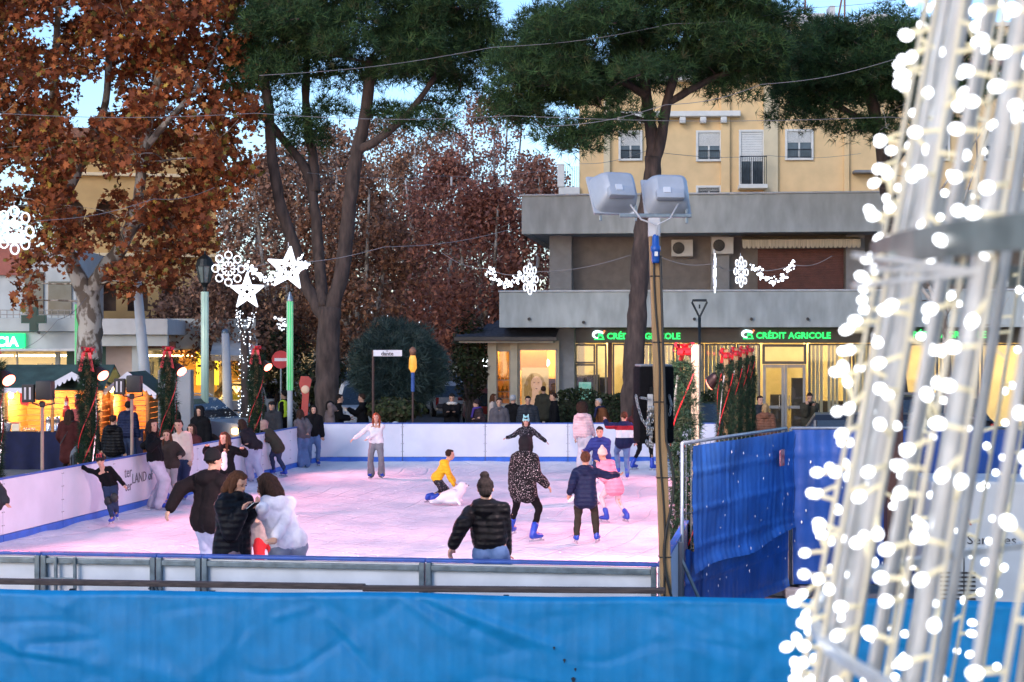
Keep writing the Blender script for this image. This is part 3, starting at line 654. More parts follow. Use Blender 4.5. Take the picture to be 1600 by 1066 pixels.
MB().tube([(0, 0, -.35), (0, .9, -.45)], .03, 6).build('bracket', m_alu, cr)

# yellow house with arched loggias, behind the plane tree
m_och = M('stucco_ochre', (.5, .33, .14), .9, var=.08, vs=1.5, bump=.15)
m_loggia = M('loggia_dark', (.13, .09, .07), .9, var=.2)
af = Frame((at(90, 533, 66).x, 66.0, 0), rad(12))
ah = empty('arcaded_house', (af.O.x, af.O.y, 0), af.a, 'ochre house with rows of arched loggias behind the brown plane tree', 'building')
aU = af.u(338); aH = af.w(222, 200)
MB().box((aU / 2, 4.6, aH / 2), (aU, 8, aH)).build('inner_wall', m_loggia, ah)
def arch_wall(u0, u1, w0, w1, n, nm):
    """wall strip with n round arched openings cut through"""
    b = MB(); wd = (u1 - u0) / n; t = .35
    for i in range(n):
        a0 = u0 + i * wd; ro = wd * .32; cx = a0 + wd / 2; zs = w0 + (w1 - w0) * .55; sill_ = w0 + .9
        out = [(a0, w0), (a0 + wd, w0), (a0 + wd, sill_), (a0, sill_)]; b.prism(out, t, (0, .18, 0))
        b.prism([(a0, sill_), (cx - ro, sill_), (cx - ro, zs), (a0, zs)], t, (0, .18, 0)); b.prism([(cx + ro, sill_), (a0 + wd, sill_), (a0 + wd, zs), (cx + ro, zs)], t, (0, .18, 0))
        arc = [(cx + ro * math.cos(math.pi * k / 12), zs + ro * math.sin(math.pi * k / 12)) for k in range(13)]
        for k in range(12):
            (xa, za), (xb, zb) = arc[k], arc[k + 1]; b.add([(xa, .005, za), (xb, .005, zb), (xb, .005, w1), (xa, .005, w1), (xa, .355, za), (xb, .355, zb), (xb, .355, w1), (xa, .355, w1)], [(0, 3, 2, 1), (4, 5, 6, 7), (0, 1, 5, 4), (2, 3, 7, 6)])
        b.prism([(a0, zs), (cx - ro, zs), (cx - ro, w1), (a0, w1)], t, (0, .18, 0)); b.prism([(cx + ro, zs), (a0 + wd, zs), (a0 + wd, w1), (cx + ro, w1)], t, (0, .18, 0))
    return b.build(nm, m_och, ah)
hs = [0, 3.4, 6.6, 9.8, aH]
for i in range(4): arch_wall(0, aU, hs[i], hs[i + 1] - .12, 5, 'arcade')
for h_ in hs[1:]: MB().bevbox((aU / 2, .1, h_ - .06), (aU + .2, .7, .13), .02).build('string_course', m_yel2, ah)
MB().bevbox((aU / 2, 4, aH + .25), (aU + 1, 9.4, .4), .05).build('roof', m_tile, ah)

# shops with awnings right of the pharmacy
qf = Frame((at(258, 533, 60).x, 60.0, 0), rad(14))
qs = empty('awning_shop', (qf.O.x, qf.O.y, 0), qf.a, 'shop with white sloping awning and bright yellow lit doorway', 'building')
def qrect(x0, x1, y0, y1, v0, v1, nm, mat, bev=.01):
    u0, wa = qf.uw(x0, y0, v0); u1 = qf.u(x1, v0); wb_ = qf.w(y1, (x0 + x1) / 2, v0)
    return MB().bevbox(((u0 + u1) / 2, (v0 + v1) / 2, (wa + wb_) / 2), (u1 - u0, v1 - v0, wa - wb_), bev).build(nm, mat, qs)
qrect(258, 400, 498, 545, .3, 5, 'upper_wall', m_pale)
for x in (262, 330, 396): qrect(x - 5, x + 5, 545, 690, .2, .7, 'column', m_shopw)
qrect(258, 400, 545, 690, 3.4, 3.6, 'room_back_wall', m_warm); qrect(258, 400, 545, 547, .6, 3.4, 'room_ceiling', m_cream)
for x in (275, 300, 345, 375):
    u, w = qf.uw(x, 556, 1.6); MB().bevbox((u, 1.6, w), (.7, .5, .05), .01).build('ceiling_lamp', m_wl, qs)
m_ylw = M('banner_yellow', (.85, .65, .02), .6, emit=(1, .72, .05), es=.7, var=.05)
for x in (311, 338): qrect(x - 4, x + 4, 550, 602, .9, 1.0, 'lit_banner', m_ylw)
u0, w1 = qf.uw(335, 530, -.2); u1, w0 = qf.uw(398, 556, -2.6)
aw_ = MB().add([(u0, .2, w1), (u1 + .4, .2, w1), (u1, -2.6, w0), (u0 - .3, -2.6, w0 + .05), (u0, .2, w1 - .03), (u1 + .4, .2, w1 - .03), (u1, -2.6, w0 - .03), (u0 - .3, -2.6, w0 + .02)], [(0, 1, 2, 3), (7, 6, 5, 4), (0, 3, 7, 4), (1, 5, 6, 2), (3, 2, 6, 7)])
aw_.build('awning', M('awning_white', (.6, .57, .52), .8, var=.12, vs=2), qs)
qrect(330, 399, 556, 564, -2.62, -2.58, 'awning_valance', M('valance', (.5, .42, .34), .8, var=.3, vs=20)); qrect(232, 275, 534, 545, -.4, .0, 'shop_sign', M('sign_brown', (.3, .16, .12), .7, var=.3, vs=25))

# houses closing the end of the avenue
for i, (x0, x1, yt, Y, mt, lab) in enumerate(((560, 690, 470, 150, m_pale, 'pale grey house far down the avenue behind the plane trees'), (690, 800, 455, 165, m_yel2, 'cream house far down the avenue beyond the parked red car'), (400, 560, 450, 140, m_och, 'ochre house far behind the big dark pine trunk'))):
    f = Frame((at(x0, 533, Y).x, Y, 0), 0); h = empty('far_house', f.O, 0, lab, 'building'); w_ = f.u(x1); t_ = f.w(yt, x0)
    MB().box((w_ / 2, 4, t_ / 2), (w_, 8, t_)).build('wall', mt, h); MB().bevbox((w_ / 2, 4, t_ + .2), (w_ + 1, 9, .4), .05).build('roof', m_tile, h)
    for a_ in range(4):
        for c_ in range(2): MB().box((w_ * (a_ + .5) / 4, -.02, 1.6 + c_ * 3), (1.1, .1, 1.5)).build('window', m_dkglass, h)
# ------------------------------------------------------------------ trees
def bark(name, c, c2, vs, stretch, bump, bs, contrast=(.4, .6)): return M(name, c, .9, c2=c2, vs=vs, stretch=stretch, bump=bump, bs=bs, contrast=contrast, detail=6)
m_plane = bark('plane_bark', (.42, .39, .34), (.14, .11, .085), 4.5, (1, 1, .6), .3, 12, (.46, .54))
m_planew = bark('plane_bark_pale', (.5, .48, .45), (.22, .19, .16), 2.0, (1, 1, .5), .2, 10)
m_pinebark = bark('pine_bark', (.085, .06, .052), (.024, .018, .016), 7, (1, 1, .28), 1.0, 9, (.3, .7))
def limb_mesh(mb, pts, r0, r1, seg=10, wob=.0, rough=0.0, n=6):
    """smooth tapered limb through pts with an uneven surface"""
    P = [Vector(p) for p in pts]; out = []
    for i in range(len(P) - 1):
        p0, p1, p2, p3 = P[max(i - 1, 0)], P[i], P[i + 1], P[min(i + 2, len(P) - 1)]
        for k in range(n):
            t = k / n; out.append(.5 * ((2 * p1) + (p2 - p0) * t + (2 * p0 - 5 * p1 + 4 * p2 - p3) * t * t + (3 * p1 - p0 - 3 * p2 + p3) * t ** 3))
    out.append(P[-1]); N = len(out)
    rs = [r0 + (r1 - r0) * (i / (N - 1)) for i in range(N)]
    if wob: out = [p + Vector((noise.noise(p * .8), noise.noise(p * .8 + Vector((9, 0, 0))), 0)) * wob for p in out]
    st = len(mb.v); mb.tube(out, rs, seg)
    if rough:
        for j in range(st, len(mb.v)):
            v = Vector(mb.v[j]); i = min((j - st) // seg, N - 1); d = v - out[i]; mb.v[j] = tuple(v + d * rough * noise.noise(v * 3.1))
    return out, rs
def grow(trunk_limbs, centres, mat, name='trunk', parent=None, seg=10, rough=.18, twig=.012, twig_p=1.0, wob=.15):
    """trunk and limbs, then a thinner branch from the nearest limb to each leaf clump"""
    mb = MB(); nodes = []
    for pts, r0, r1 in trunk_limbs:
        o, r = limb_mesh(mb, pts, r0, r1, seg, 0.0, rough); nodes += list(zip(o, r))
    for c in centres:
        if random.random() > twig_p: continue
        c = Vector(c); best = min(nodes, key=lambda q: (q[0] - c).length + max(0, (q[0].z - c.z)) * 1.2)
        p = best[0]; m_ = p.lerp(c, .5) + Vector((random.uniform(-1, 1), random.uniform(-1, 1), random.uniform(-.2, .8))) * wob * (c - p).length
        r = min(best[1] * .6, .018 + .016 * (c - p).length)
        o, rr = limb_mesh(mb, [p, m_, c], r, twig, 4, n=4); nodes += list(zip(o[::3], rr[::3]))
    return mb.build(name, mat, parent, smooth=True)
LEAF_V = [(0, -.5, 0), (.18, -.28, .03), (.5, -.2, .1), (.26, .02, .03), (.42, .32, .09), (.12, .2, .01), (0, .55, .05), (-.12, .2, .01), (-.42, .32, .09), (-.26, .02, .03), (-.5, -.2, .1), (-.18, -.28, .03)]
LEAF_T = [(0, 1, 11), (1, 2, 3), (3, 4, 5), (5, 6, 7), (7, 8, 9), (9, 10, 11), (1, 3, 9), (1, 9, 11), (3, 5, 7), (3, 7, 9)]
DIAM_V = [(0, -.5, 0), (.32, 0, .08), (0, .5, 0), (-.32, 0, .08)]; DIAM_T = [(0, 1, 2), (0, 2, 3)]
def clump_points(centres, per, spread, flat=1.0):
    c = np.repeat(np.asarray(centres), per, axis=0); n = len(c)
    d = rng.normal(size=(n, 3)); d /= np.linalg.norm(d, axis=1)[:, None]; r = rng.random(n) ** .6 * spread
    d *= r[:, None]; d[:, 2] *= flat; return c + d
m_leaf = attr_mat('plane_leaf', .75, .25); m_needle = attr_mat('pine_needle', .7, .08); m_leafbg = attr_mat('avenue_leaf', .85, .2); m_hedge = attr_mat('hedge_leaf', .6, .1)

# the big brown plane tree by the stalls
PY = 47.5
def pt(x, y, Y=PY, dy=0): return at(x, y, Y + dy)
ptree = empty('plane_tree', (at(138, 533, PY).x, PY, GZ), 0, 'large plane tree with rust brown autumn leaves above the market stalls', 'tree')
limbs = [([(at(138, 600, PY).x, PY, GZ - .1), pt(138, 600), pt(140, 520), pt(138, 455)], .40, .33),
         ([pt(138, 460), pt(118, 425), pt(95, 360, dy=.5), pt(82, 260, dy=1), pt(85, 120, dy=1.2), pt(95, -40, dy=1)], .26, .08),
         ([pt(138, 462), pt(160, 425), pt(190, 385, dy=-.4), pt(212, 330, dy=-.6), pt(222, 260, dy=-.8), pt(236, 170, dy=-.6), pt(262, 60, dy=-.4), pt(280, -60)], .25, .07),
         ([pt(90, 330, dy=.6), pt(130, 250, dy=1.2), pt(165, 160, dy=1.6), pt(170, 40, dy=1.4), pt(180, -50, dy=1)], .16, .05),
         ([pt(228, 230, dy=-.7), pt(270, 180, dy=-1.2), pt(320, 120, dy=-1), pt(350, 40, dy=-.6)], .11, .03),
         ([pt(84, 250, dy=1), pt(40, 200, dy=.6), pt(0, 130, dy=0), pt(-40, 60, dy=0)], .13, .04)]
cen = []; rt = random.Random(11)
gaps = [(150, 150, 42), (65, 55, 26), (70, 140, 20), (35, 285, 26), (140, 300, 42), (215, 300, 25), (125, 205, 30), (165, 60, 16)]
while len(cen) < 560:
    x, y = rt.uniform(-110, 408), rt.uniform(-110, 470); dy = rt.uniform(-3.2, 3.2)
    if ((x - 145) / 262) ** 2 + ((y - 150) / 330) ** 2 + (dy / 3.4) ** 2 * .5 > 1: continue
    if y > 330 and (x > 330 or x < 30 or rt.random() < .3): continue
    if y > 230 and rt.random() < .08: continue
    if any((x - gx) ** 2 + (y - gy) ** 2 < gr ** 2 for gx, gy, gr in gaps) : continue
    if y > 420 and abs(x - 138) < 40: continue
    cen.append(pt(x, y, dy=dy) - ptree.location)
for x, y in ((392, 60), (398, 120), (388, 180), (372, 240), (350, 290), (395, 20), (310, 330), (370, 60), (360, 150), (340, 210), (300, 60), (60, 400), (190, 450), (250, 420), (275, 385), (40, 470), (330, 170), (310, 250)):
    cen.append(pt(x, y, dy=rt.uniform(-1.5, .5)) - ptree.location)
limbs = [([Vector(p) - ptree.location for p in pts], a, b) for pts, a, b in limbs]
grow(limbs, cen, m_plane, 'trunk', ptree, 14, .22, .01, .8)
P = clump_points([tuple(c) for c in cen], 62, .52, .85); P = P + rng.normal(0, .06, P.shape)
dirs = rng.normal(size=P.shape); dirs[:, 1] -= .5; dirs[:, 2] += .4
tag(link('crown', scatter('crown', P, rng.uniform(.10, .26, len(P)), LEAF_V, LEAF_T, [(.30, .085, .032), (.38, .12, .04), (.20, .06, .028), (.42, .18, .06), (.22, .18, .045), (.14, .05, .025), (.48, .33, .06)], m_leaf, rots_facing(dirs), [.30, .22, .19, .11, .06, .1, .02]), ptree), kind='stuff')

# umbrella pines
def needle_tmpl():
    v = []; t = []; r = random.Random(5)
    for i in range(7):
        a = i * 2.4; e = .25 + .7 * (i / 7); d = Vector((math.cos(a) * (1 - e * .75), math.sin(a) * (1 - e * .75), e)).normalized(); s_ = d.orthogonal().normalized() * .045
        b = len(v); v += [tuple(s_), tuple(-s_), tuple(d)]; t.append((b, b + 1, b + 2))
    return v, t
NV, NT = needle_tmpl()
def pine(name, label, base, limbs, blobs, nclump, cr, per, size=(.18, .31), extra=()):
    t = empty(name, base, 0, label, 'tree'); rp = random.Random(len(label)); cl = []; B = Vector(base)
    for (c, rx, ry, rz, wgt) in blobs:
        k = 0
        while k < int(nclump * wgt):
            d = Vector((rp.gauss(0, 1), rp.gauss(0, 1), rp.gauss(0, 1))).normalized() * (rp.random() ** .28)
            if d.z < -.55 and rp.random() < .6: continue
            cl.append(Vector(c) + Vector((d.x * rx, d.y * ry, d.z * rz)) - B); k += 1
    for e in extra: cl.append(Vector(e) - B)
    limbs = [([Vector(p) - B for p in pts], a, b) for pts, a, b in limbs]
    grow(limbs, rp.sample(cl, min(len(cl), 90)), m_pinebark, 'trunk', t, 16, .25, .03, .8, .1)
    C = np.array([tuple(c) for c in cl]); n = len(C)
    rad_ = rng.uniform(.75, 1.2, n) * cr
    cc = np.repeat(C, per, axis=0); d = rng.normal(size=(n * per, 3)); d[:, 2] = np.abs(d[:, 2]) * 1.0 - .35; d /= np.linalg.norm(d, axis=1)[:, None]
    rr = np.repeat(rad_, per)[:, None] * (rng.random((n * per, 1)) ** .35); P = cc + d * rr * np.array([1, 1, .72])
    dirs = d + np.array([0, 0, .45]) + rng.normal(0, .25, d.shape)
    tag(link('crown', scatter('crown', P, rng.uniform(size[0], size[1], len(P)), NV, NT, [(.028, .066, .026), (.042, .092, .03), (.02, .046, .02), (.066, .12, .04), (.06, .066, .03)], m_needle, rots_facing(dirs), [.34, .28, .2, .12, .06]), t), kind='stuff')
    return t
Y1 = 47.0
def p1(x, y, dy=0): return at(x, y, Y1 + dy)
b1_ = (at(512, 533, Y1).x, Y1, GZ)
pine('pine_tree', 'umbrella pine with forked dark trunks rising behind the lit stars', b1_,
     [([(b1_[0], Y1, GZ - .1), p1(511, 620), p1(512, 560), p1(515, 480)], .38, .31),
      ([p1(513, 500), p1(535, 420), p1(545, 330), p1(556, 250), p1(572, 170), p1(580, 90)], .24, .15),
      ([p1(512, 500), p1(480, 450, .2), p1(462, 390, .3), p1(438, 320, .3), p1(425, 240, .2), p1(420, 170), p1(410, 100)], .21, .12),
      ([p1(505, 480), p1(498, 400, .6), p1(492, 330, .8), p1(480, 270, .8), p1(440, 215, .8), p1(400, 170, .6)], .18, .1),
      ([p1(492, 300, .8), p1(488, 240, 1), p1(478, 170, 1.2), p1(480, 80, 1.2)], .16, .1),
      ([p1(560, 235), p1(595, 215, -.4), p1(640, 175, -.6), p1(680, 120, -.6)], .14, .07)],
     [(p1(560, 40), 3.55, 3.2, 2.0, .62), (p1(450, 90, .3), 1.7, 2.2, 1.35, .16), (p1(678, 90, 0), 1.5, 2.0, 1.2, .16), (p1(540, -60), 2.3, 2.4, 1.3, .16)], 125, .80, 170,
     extra=[p1(x, y, d) for x, y, d in ((640, 195, -.5), (600, 180, .2), (480, 200, .4), (440, 190, 0), (520, 175, .3), (760, 70, 0), (765, 95, .3), (690, 165, 0), (395, 110, 0), (400, 40, 0), (720, 140, .4), (735, 20, 0), (480, 225, .5), (670, 195, -.3))])
Y2 = 45.0
def p2(x, y, dy=0): return at(x, y, Y2 + dy)
b2_ = (at(985, 533, Y2).x, Y2, GZ)
pine('pine_tree', 'umbrella pine with a single reddish trunk standing before the bank', b2_,
     [([(b2_[0], Y2, GZ - .1), p2(986, 630), p2(990, 570), p2(997, 480), p2(999, 430), p2(1006, 350), p2(1018, 290), p2(1022, 245)], .29, .22),
      ([p2(1021, 260), p2(1018, 210, .1), p2(1010, 150, .2), p2(1000, 60, .2)], .2, .12),
      ([p2(1022, 255), p2(1033, 215, -.1), p2(1045, 150, -.3), p2(1070, 60, -.3)], .18, .1),
      ([p2(1012, 190, .1), p2(960, 180, -.6), p2(910, 215, -.8), p2(880, 235, -.8)], .07, .03),
      ([p2(1010, 150), p2(940, 110, 0), p2(860, 90, 0)], .11, .05), ([p2(1045, 160, -.3), p2(1120, 120, 0), p2(1190, 100, 0)], .11, .05)],
     [(p2(1010, 70), 3.7, 3.2, 1.6, .6), (p2(870, 130, -.2), 1.6, 2.0, 1.15, .22), (p2(1160, 80, 0), 1.3, 2.0, 1.15, .16), (p2(1050, -40), 2.3, 2.4, 1.2, .2)], 125, .78, 170,
     extra=[p2(x, y, d) for x, y, d in ((800, 160, 0), (805, 130, .3), (790, 100, 0), (830, 190, 0), (870, 215, -.4), (905, 232, -.8), (915, 205, -.8), (960, 205, -.7), (985, 190, -.5), (890, 225, -.3), (1205, 120, 0), (1230, 70, 0), (820, 60, 0), (880, 20, 0), (1225, 30, 0), (1150, 150, 0), (795, 185, .2))])
Y3 = 50.0
def p3(x, y, dy=0): return at(x, y, Y3 + dy)
b3_ = (at(1405, 533, Y3).x, Y3, GZ)
pine('pine_tree', 'umbrella pine beside the yellow house, partly hidden by the glowing cone', b3_,
     [([(b3_[0], Y3, GZ - .1), p3(1400, 560), p3(1395, 400), p3(1385, 280), p3(1370, 190), p3(1350, 110)], .33, .15), ([p3(1385, 270), p3(1440, 190), p3(1480, 110)], .16, .07), ([p3(1370, 200), p3(1300, 160), p3(1260, 130)], .12, .05)],
     [(p3(1350, 105), 2.4, 2.4, 1.35, .5), (p3(1265, 130, .3), .9, 1.4, 1.0, .12), (p3(1470, 120, 0), 2.0, 2.0, 1.5, .3)], 110, .78, 160,
     extra=[p3(x, y, d) for x, y, d in ((1232, 160, 0), (1240, 190, 0), (1290, 195, 0), (1330, 205, -.3), (1370, 200, 0), (1400, 215, 0), (1300, 50, 0), (1400, 35, 0), (1225, 130, 0))])

# avenue of bare-ish brown planes behind
AV = [(345, 62, 430, 1.0, 0), (455, 66, 230, 1.15, 1), (520, 78, 210, 1.2, 1), (560, 64, 270, 1.1, 2), (640, 90, 200, 1.3, 2), (700, 74, 250, 1.25, 3), (752, 62, 300, 1.1, 3), (770, 95, 150, 1.5, 4), (835, 80, 250, 1.1, 4), (600, 112, 180, 1.4, 1), (690, 125, 180, 1.5, 0), (400, 84, 260, 1.2, 2)]
LAB = ['thin plane tree with brown leaves beside the pale green lamp post', 'slender plane with pale trunk between the pine forks', 'tall plane with brown leaves behind the pine trunks', 'pale trunked plane tree just right of the forked pine', 'russet plane above the round dark bush', 'dense russet plane in the middle of the avenue', 'plane with a leaning white trunk near the lit shop', 'tall thin topped plane rising highest down the avenue', 'russet plane next to the bank balcony corner', 'distant plane seen over the round dark bush', 'distant plane at the end of the avenue', 'brown plane behind the hanging light cascade']
for i, ((x, Y, ytop, sp, pal), lab) in enumerate(zip(AV, LAB)):
    B = Vector((at(x, 533, Y).x, Y, GZ)); t = empty('plane_tree', B, 0, lab, 'tree', 'plane trees along the avenue'); ra = random.Random(40 + i)
    top = at(x, ytop, Y).z - GZ; H = top; fork = ra.uniform(2.2, 3.4); lean = ra.uniform(-.5, .5)
    limbs = [([(0, 0, -.1), (lean * .2, 0, fork * .5), (lean * .4, 0, fork)], .26, .2)]
    for k in range(4):
        a = k * 1.6 + ra.uniform(-.4, .4); sx = math.cos(a) * sp * ra.uniform(.5, 1.2); sy = math.sin(a) * sp * ra.uniform(.4, 1)
        limbs.append(([(lean * .4, 0, fork - .1), (lean * .4 + sx * .6, sy * .6, fork + H * .15), (sx * 1.1, sy, H * .6), (sx * 1.5, sy * 1.4, H * .92)], .15, .04))
    cen = []
    n = 120
    while len(cen) < n:
        z = ra.uniform(2.6, H); f = (z - 2.4) / (H - 2.4); w_ = sp * 2.5 * (math.sin(math.pi * min(1, .18 + f * .8)) ** .6)
        a = ra.uniform(0, 6.28); r = w_ * ra.random() ** .5; cen.append((math.cos(a) * r, math.sin(a) * r, z))
    grow(limbs, cen, m_planew if i % 3 else m_plane, 'trunk', t, 9, .15, .008, .75)
    Pn = clump_points(cen, 98, .72, 1.0)
    pals = [[tuple(min(1, v * 1.55 + .02) for v in q) for q in pp_] for pp_ in [[(.16, .09, .06), (.2, .11, .07), (.11, .06, .045)], [(.19, .10, .065), (.14, .08, .055), (.23, .13, .08)], [(.17, .08, .045), (.22, .11, .06), (.12, .06, .04)], [(.2, .075, .05), (.15, .06, .045), (.25, .1, .06)], [(.2, .09, .065), (.25, .12, .085), (.14, .07, .06)]]][pal]
    tag(link('crown', scatter('crown', Pn, rng.uniform(.12, .25, len(Pn)), DIAM_V, DIAM_T, pals, m_leafbg, jitter=.25), t), kind='stuff')
# lower greenery under the avenue
def bush(name, label, cat, c, rx, ry, rz, n, pal, size, tmpl=(DIAM_V, DIAM_T), up=.3, stem=True):
    B = Vector((c[0], c[1], GZ)); t = empty(name, B, 0, label, cat); q = rng.normal(size=(n, 3)); q /= np.linalg.norm(q, axis=1)[:, None]
    q = q * (rng.random((n, 1)) ** .3); lump = np.array([1 + .22 * noise.noise(Vector(v) * 2.6) for v in q])[:, None]
    P_ = q * lump * np.array([rx, ry, rz]) + np.array([0, 0, c[2] - GZ]); P_ = P_[P_[:, 2] > .02]
    dirs = P_ - np.array([0, 0, c[2] - GZ]) + np.array([0, 0, up]) + rng.normal(0, .3, P_.shape)
    tag(link('foliage', scatter('foliage', P_, rng.uniform(size[0], size[1], len(P_)), tmpl[0], tmpl[1], pal, m_hedge, rots_facing(dirs)), t), kind='stuff')
    if stem:
        mb = MB()
        for k in range(7):
            a = k * .9; limb_mesh(mb, [(0, 0, -.05), (rx * .25 * math.cos(a), ry * .25 * math.sin(a), (c[2] - GZ) * .6), (rx * .6 * math.cos(a), ry * .6 * math.sin(a), c[2] - GZ + rz * .4)], .09, .02, 6)
        mb.build('stem', m_pinebark, t, smooth=True)
    return t
oc = at(622, 575, 50)
bush('round_bush', 'large round grey green bush behind the street name sign', 'bush', oc, 1.4, 1.2, 1.35, 7000, [(.04, .075, .07), (.055, .095, .085), (.025, .05, .05), (.075, .11, .1)], (.18, .34), (NV, NT), .8)
for i, (x, y, Y, rx, rz, lab) in enumerate(((615, 640, 46.5, .9, .32, 'low green shrub at the foot of the round bush'), (735, 560, 56, .7, 1.6, 'dark climbing shrub on the trunk beside the lit shop'), (500, 600, 58, 1.3, 1.1, 'dark shrubbery behind the yellow vested stewards'), (425, 560, 62, 1.6, 1.4, 'dark olive shrubbery behind the hanging light cascade'))):
    c = at(x, y, Y); bush('shrub', lab, 'shrub', c, rx, rx * .8, rz, 2600, [(.03, .045, .016), (.045, .06, .02), (.06, .05, .025), (.02, .03, .012)], (.1, .2), up=.2)
# clipped hedge before the bank
h0, h1 = at(872, 640, 48.5), at(1172, 640, 47.6)
hd = empty('hedge', (h0.x, h0.y, GZ), math.atan2(h1.y - h0.y, h1.x - h0.x), 'dark clipped hedge along the front of the bank', 'hedge')
Lh = (h1 - h0).length; hz = at(0, 611, 48.5).z - GZ; n = 11000
P_ = np.stack([rng.random(n) * Lh, (rng.random(n) - .5) * .9, rng.random(n) ** .6 * hz], 1); P_[:, 2] += .05 * np.sin(P_[:, 0] * 3) * P_[:, 2]
tag(link('foliage', scatter('foliage', P_, rng.uniform(.07, .13, n), DIAM_V, DIAM_T, [(.018, .035, .014), (.028, .05, .018), (.012, .022, .01), (.04, .045, .02)], m_hedge), hd), kind='stuff')
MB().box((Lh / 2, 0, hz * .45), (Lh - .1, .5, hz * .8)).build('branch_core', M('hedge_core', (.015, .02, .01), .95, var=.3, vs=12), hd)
# bare twigs of a small tree behind the cone
bt = empty('bare_tree', (at(1475, 533, 40).x, 40, GZ), 0, 'small bare twigged tree seen through the glowing cone', 'tree')
rb_ = random.Random(9); bl_ = [([(0, 0, 0), (.1, 0, 2), (0, 0, 4)], .12, .08)]
bc = [(rb_.uniform(-1.9, 1.6), rb_.uniform(-1, 1), rb_.uniform(3.5, 9)) for _ in range(70)]
for k in range(4): bl_.append(([(0, 0, 3.8), (rb_.uniform(-.8, .8), 0, 5.5), (rb_.uniform(-1.4, 1.2), 0, 8.5)], .06, .015))
grow(bl_, bc, m_plane, 'trunk', bt, 7, .1, .004, 1, .3)
# ------------------------------------------------------------------ blue tarpaulin draped over the nearest barrier
m_tarp = M('tarp_blue', (.002, .2, .46), .5, var=.10, vs=5, bump=.12, bs=140, spec=.35)
T0, T1 = at(-260, 918, 14.2), at(1900, 945, 13.2)
dT = T1 - T0; LT = Vector((dT.x, dT.y, 0)).length; aT = math.atan2(dT.y, dT.x)
tf = Frame((T0.x, T0.y, 0), aT)
tarp = empty('tarpaulin', (T0.x, T0.y, GZ), aT, 'bright blue tarpaulin with creases draped over the nearest crowd barrier', 'tarpaulin')
topz = lambda u: (T0.z + (T1.z - T0.z) * u / LT) - GZ
folds = [((30, 1010), (-80, 960), .05, .05), ((30, 1010), (150, 1000), -.045, .035), ((30, 1010), (160, 1040), .05, .05), ((30, 1012), (60, 1066), .03, .03), ((60, 930), (90, 945), .03, .03), ((100, 950), (130, 925), .035, .04),
         ((480, 935), (590, 1066), -.05, .035), ((500, 960), (560, 1010), .05, .04), ((630, 935), (720, 1000), .045, .035), ((650, 935), (800, 1010), -.04, .03), ((660, 932), (870, 1012), .045, .03), ((720, 960), (900, 1030), .04, .05), ((600, 940), (690, 1066), .025, .04),
         ((1010, 940), (1060, 975), .04, .04), ((1030, 960), (1100, 990), -.035, .03), ((1030, 990), (1130, 1035), .035, .05), ((1080, 945), (1190, 1000), .035, .04), ((1190, 950), (1260, 1030), .04, .05), ((1300, 960), (1420, 1030), -.04, .05), ((1450, 950), (1520, 1050), .04, .05), ((430, 965), (500, 945), .03, .03), ((300, 1060), (380, 1000), .02, .05), ((210, 1040), (330, 1066), .025, .06)]
FS = []
for (xa, ya), (xb, yb2), am, wd in folds:
    ua, wa = tf.uw(xa, ya); ub, wb2 = tf.uw(xb, yb2); FS.append((ua, wa - GZ, ub, wb2 - GZ, am, wd))
NU, NW = 520, 60; uu = np.linspace(0, LT, NU); ww = np.linspace(0, 1, NW); UU, TT = np.meshgrid(uu, ww)
TZ = topz(UU) + .012 * np.sin(UU * 2.3) * np.sin(UU * .7 + 1); WW = TZ * TT
off = np.zeros_like(UU)
for ua, wa, ub, wb2, am, wd in FS:
    dx, dz = ub - ua, wb2 - wa; l2 = dx * dx + dz * dz; t = ((UU - ua) * dx + (WW - wa) * dz) / l2; tc_ = np.clip(t, 0, 1)
    dd = np.hypot(UU - ua - tc_ * dx, WW - wa - tc_ * dz); s_ = ((UU - ua) * dz - (WW - wa) * dx) / math.sqrt(l2)
    off += .52 * am * np.exp(-(dd / (wd * 1.25)) ** 2) * (1 - .55 * tc_) * (.25 + .75 * np.clip(t * 4 + .6, 0, 1))
bars = .004 * np.exp(-(((UU % .131) - .065) / .014) ** 2)
rid = lambda u, w: abs(noise.noise((u * 1.1 + w * 1.3, w * 2.2 - u * .5, 5)))
big = np.array([[-.05 * max(0, .16 - rid(u, w)) * 1.3 + .03 * noise.noise((u * .8, w * .9, 2)) + .012 * noise.noise((u * 3, w * 2.4, 7)) for u in uu] for w in ww * 1.1])
OFF = (off + big) * (1 - TT ** 8 * .8) + bars
over = np.clip((TT - .975) / .025, 0, 1)
V3 = np.stack([UU, -OFF + over * .05, WW], 2).reshape(-1, 3)
fq = [(j * NU + i, j * NU + i + 1, (j + 1) * NU + i + 1, (j + 1) * NU + i) for j in range(NW - 1) for i in range(NU - 1)]
o = MB(); o.v = V3.tolist(); o.f = fq; o.m = [0] * len(fq)
cl_ = o.build('sheet', m_tarp, tarp, smooth=True)
MB().tube([(0, .055, topz(0) - .035), (LT, .055, topz(LT) - .035)], .02, 8).build('barrier_top_tube', m_steel, tarp)
for k in range(14):
    u = LT * k / 13
    MB().tube([(u, .06, 0), (u, .06, topz(u) - .04)], .018, 6).build('barrier_post', m_steel, tarp)
for px, py, r in ((866, 1012, .012), (882, 1032, .015), (896, 1063, .024), (899, 1046, .012)):
    u, w = tf.uw(px, py); i_ = min(NU - 1, int(u / LT * NU)); j_ = min(NW - 1, max(0, int((w - GZ) / topz(u) * NW)))
    MB().prism([(r * math.cos(a) * (.6 + .4 * math.sin(3 * a)), r * 1.2 * math.sin(a)) for a in np.linspace(0, 5.7, 10)], .004, (u, -OFF[j_, i_] - .008, w - GZ)).build('tear', M('tear_dark', (.01, .02, .04), .8), tarp)

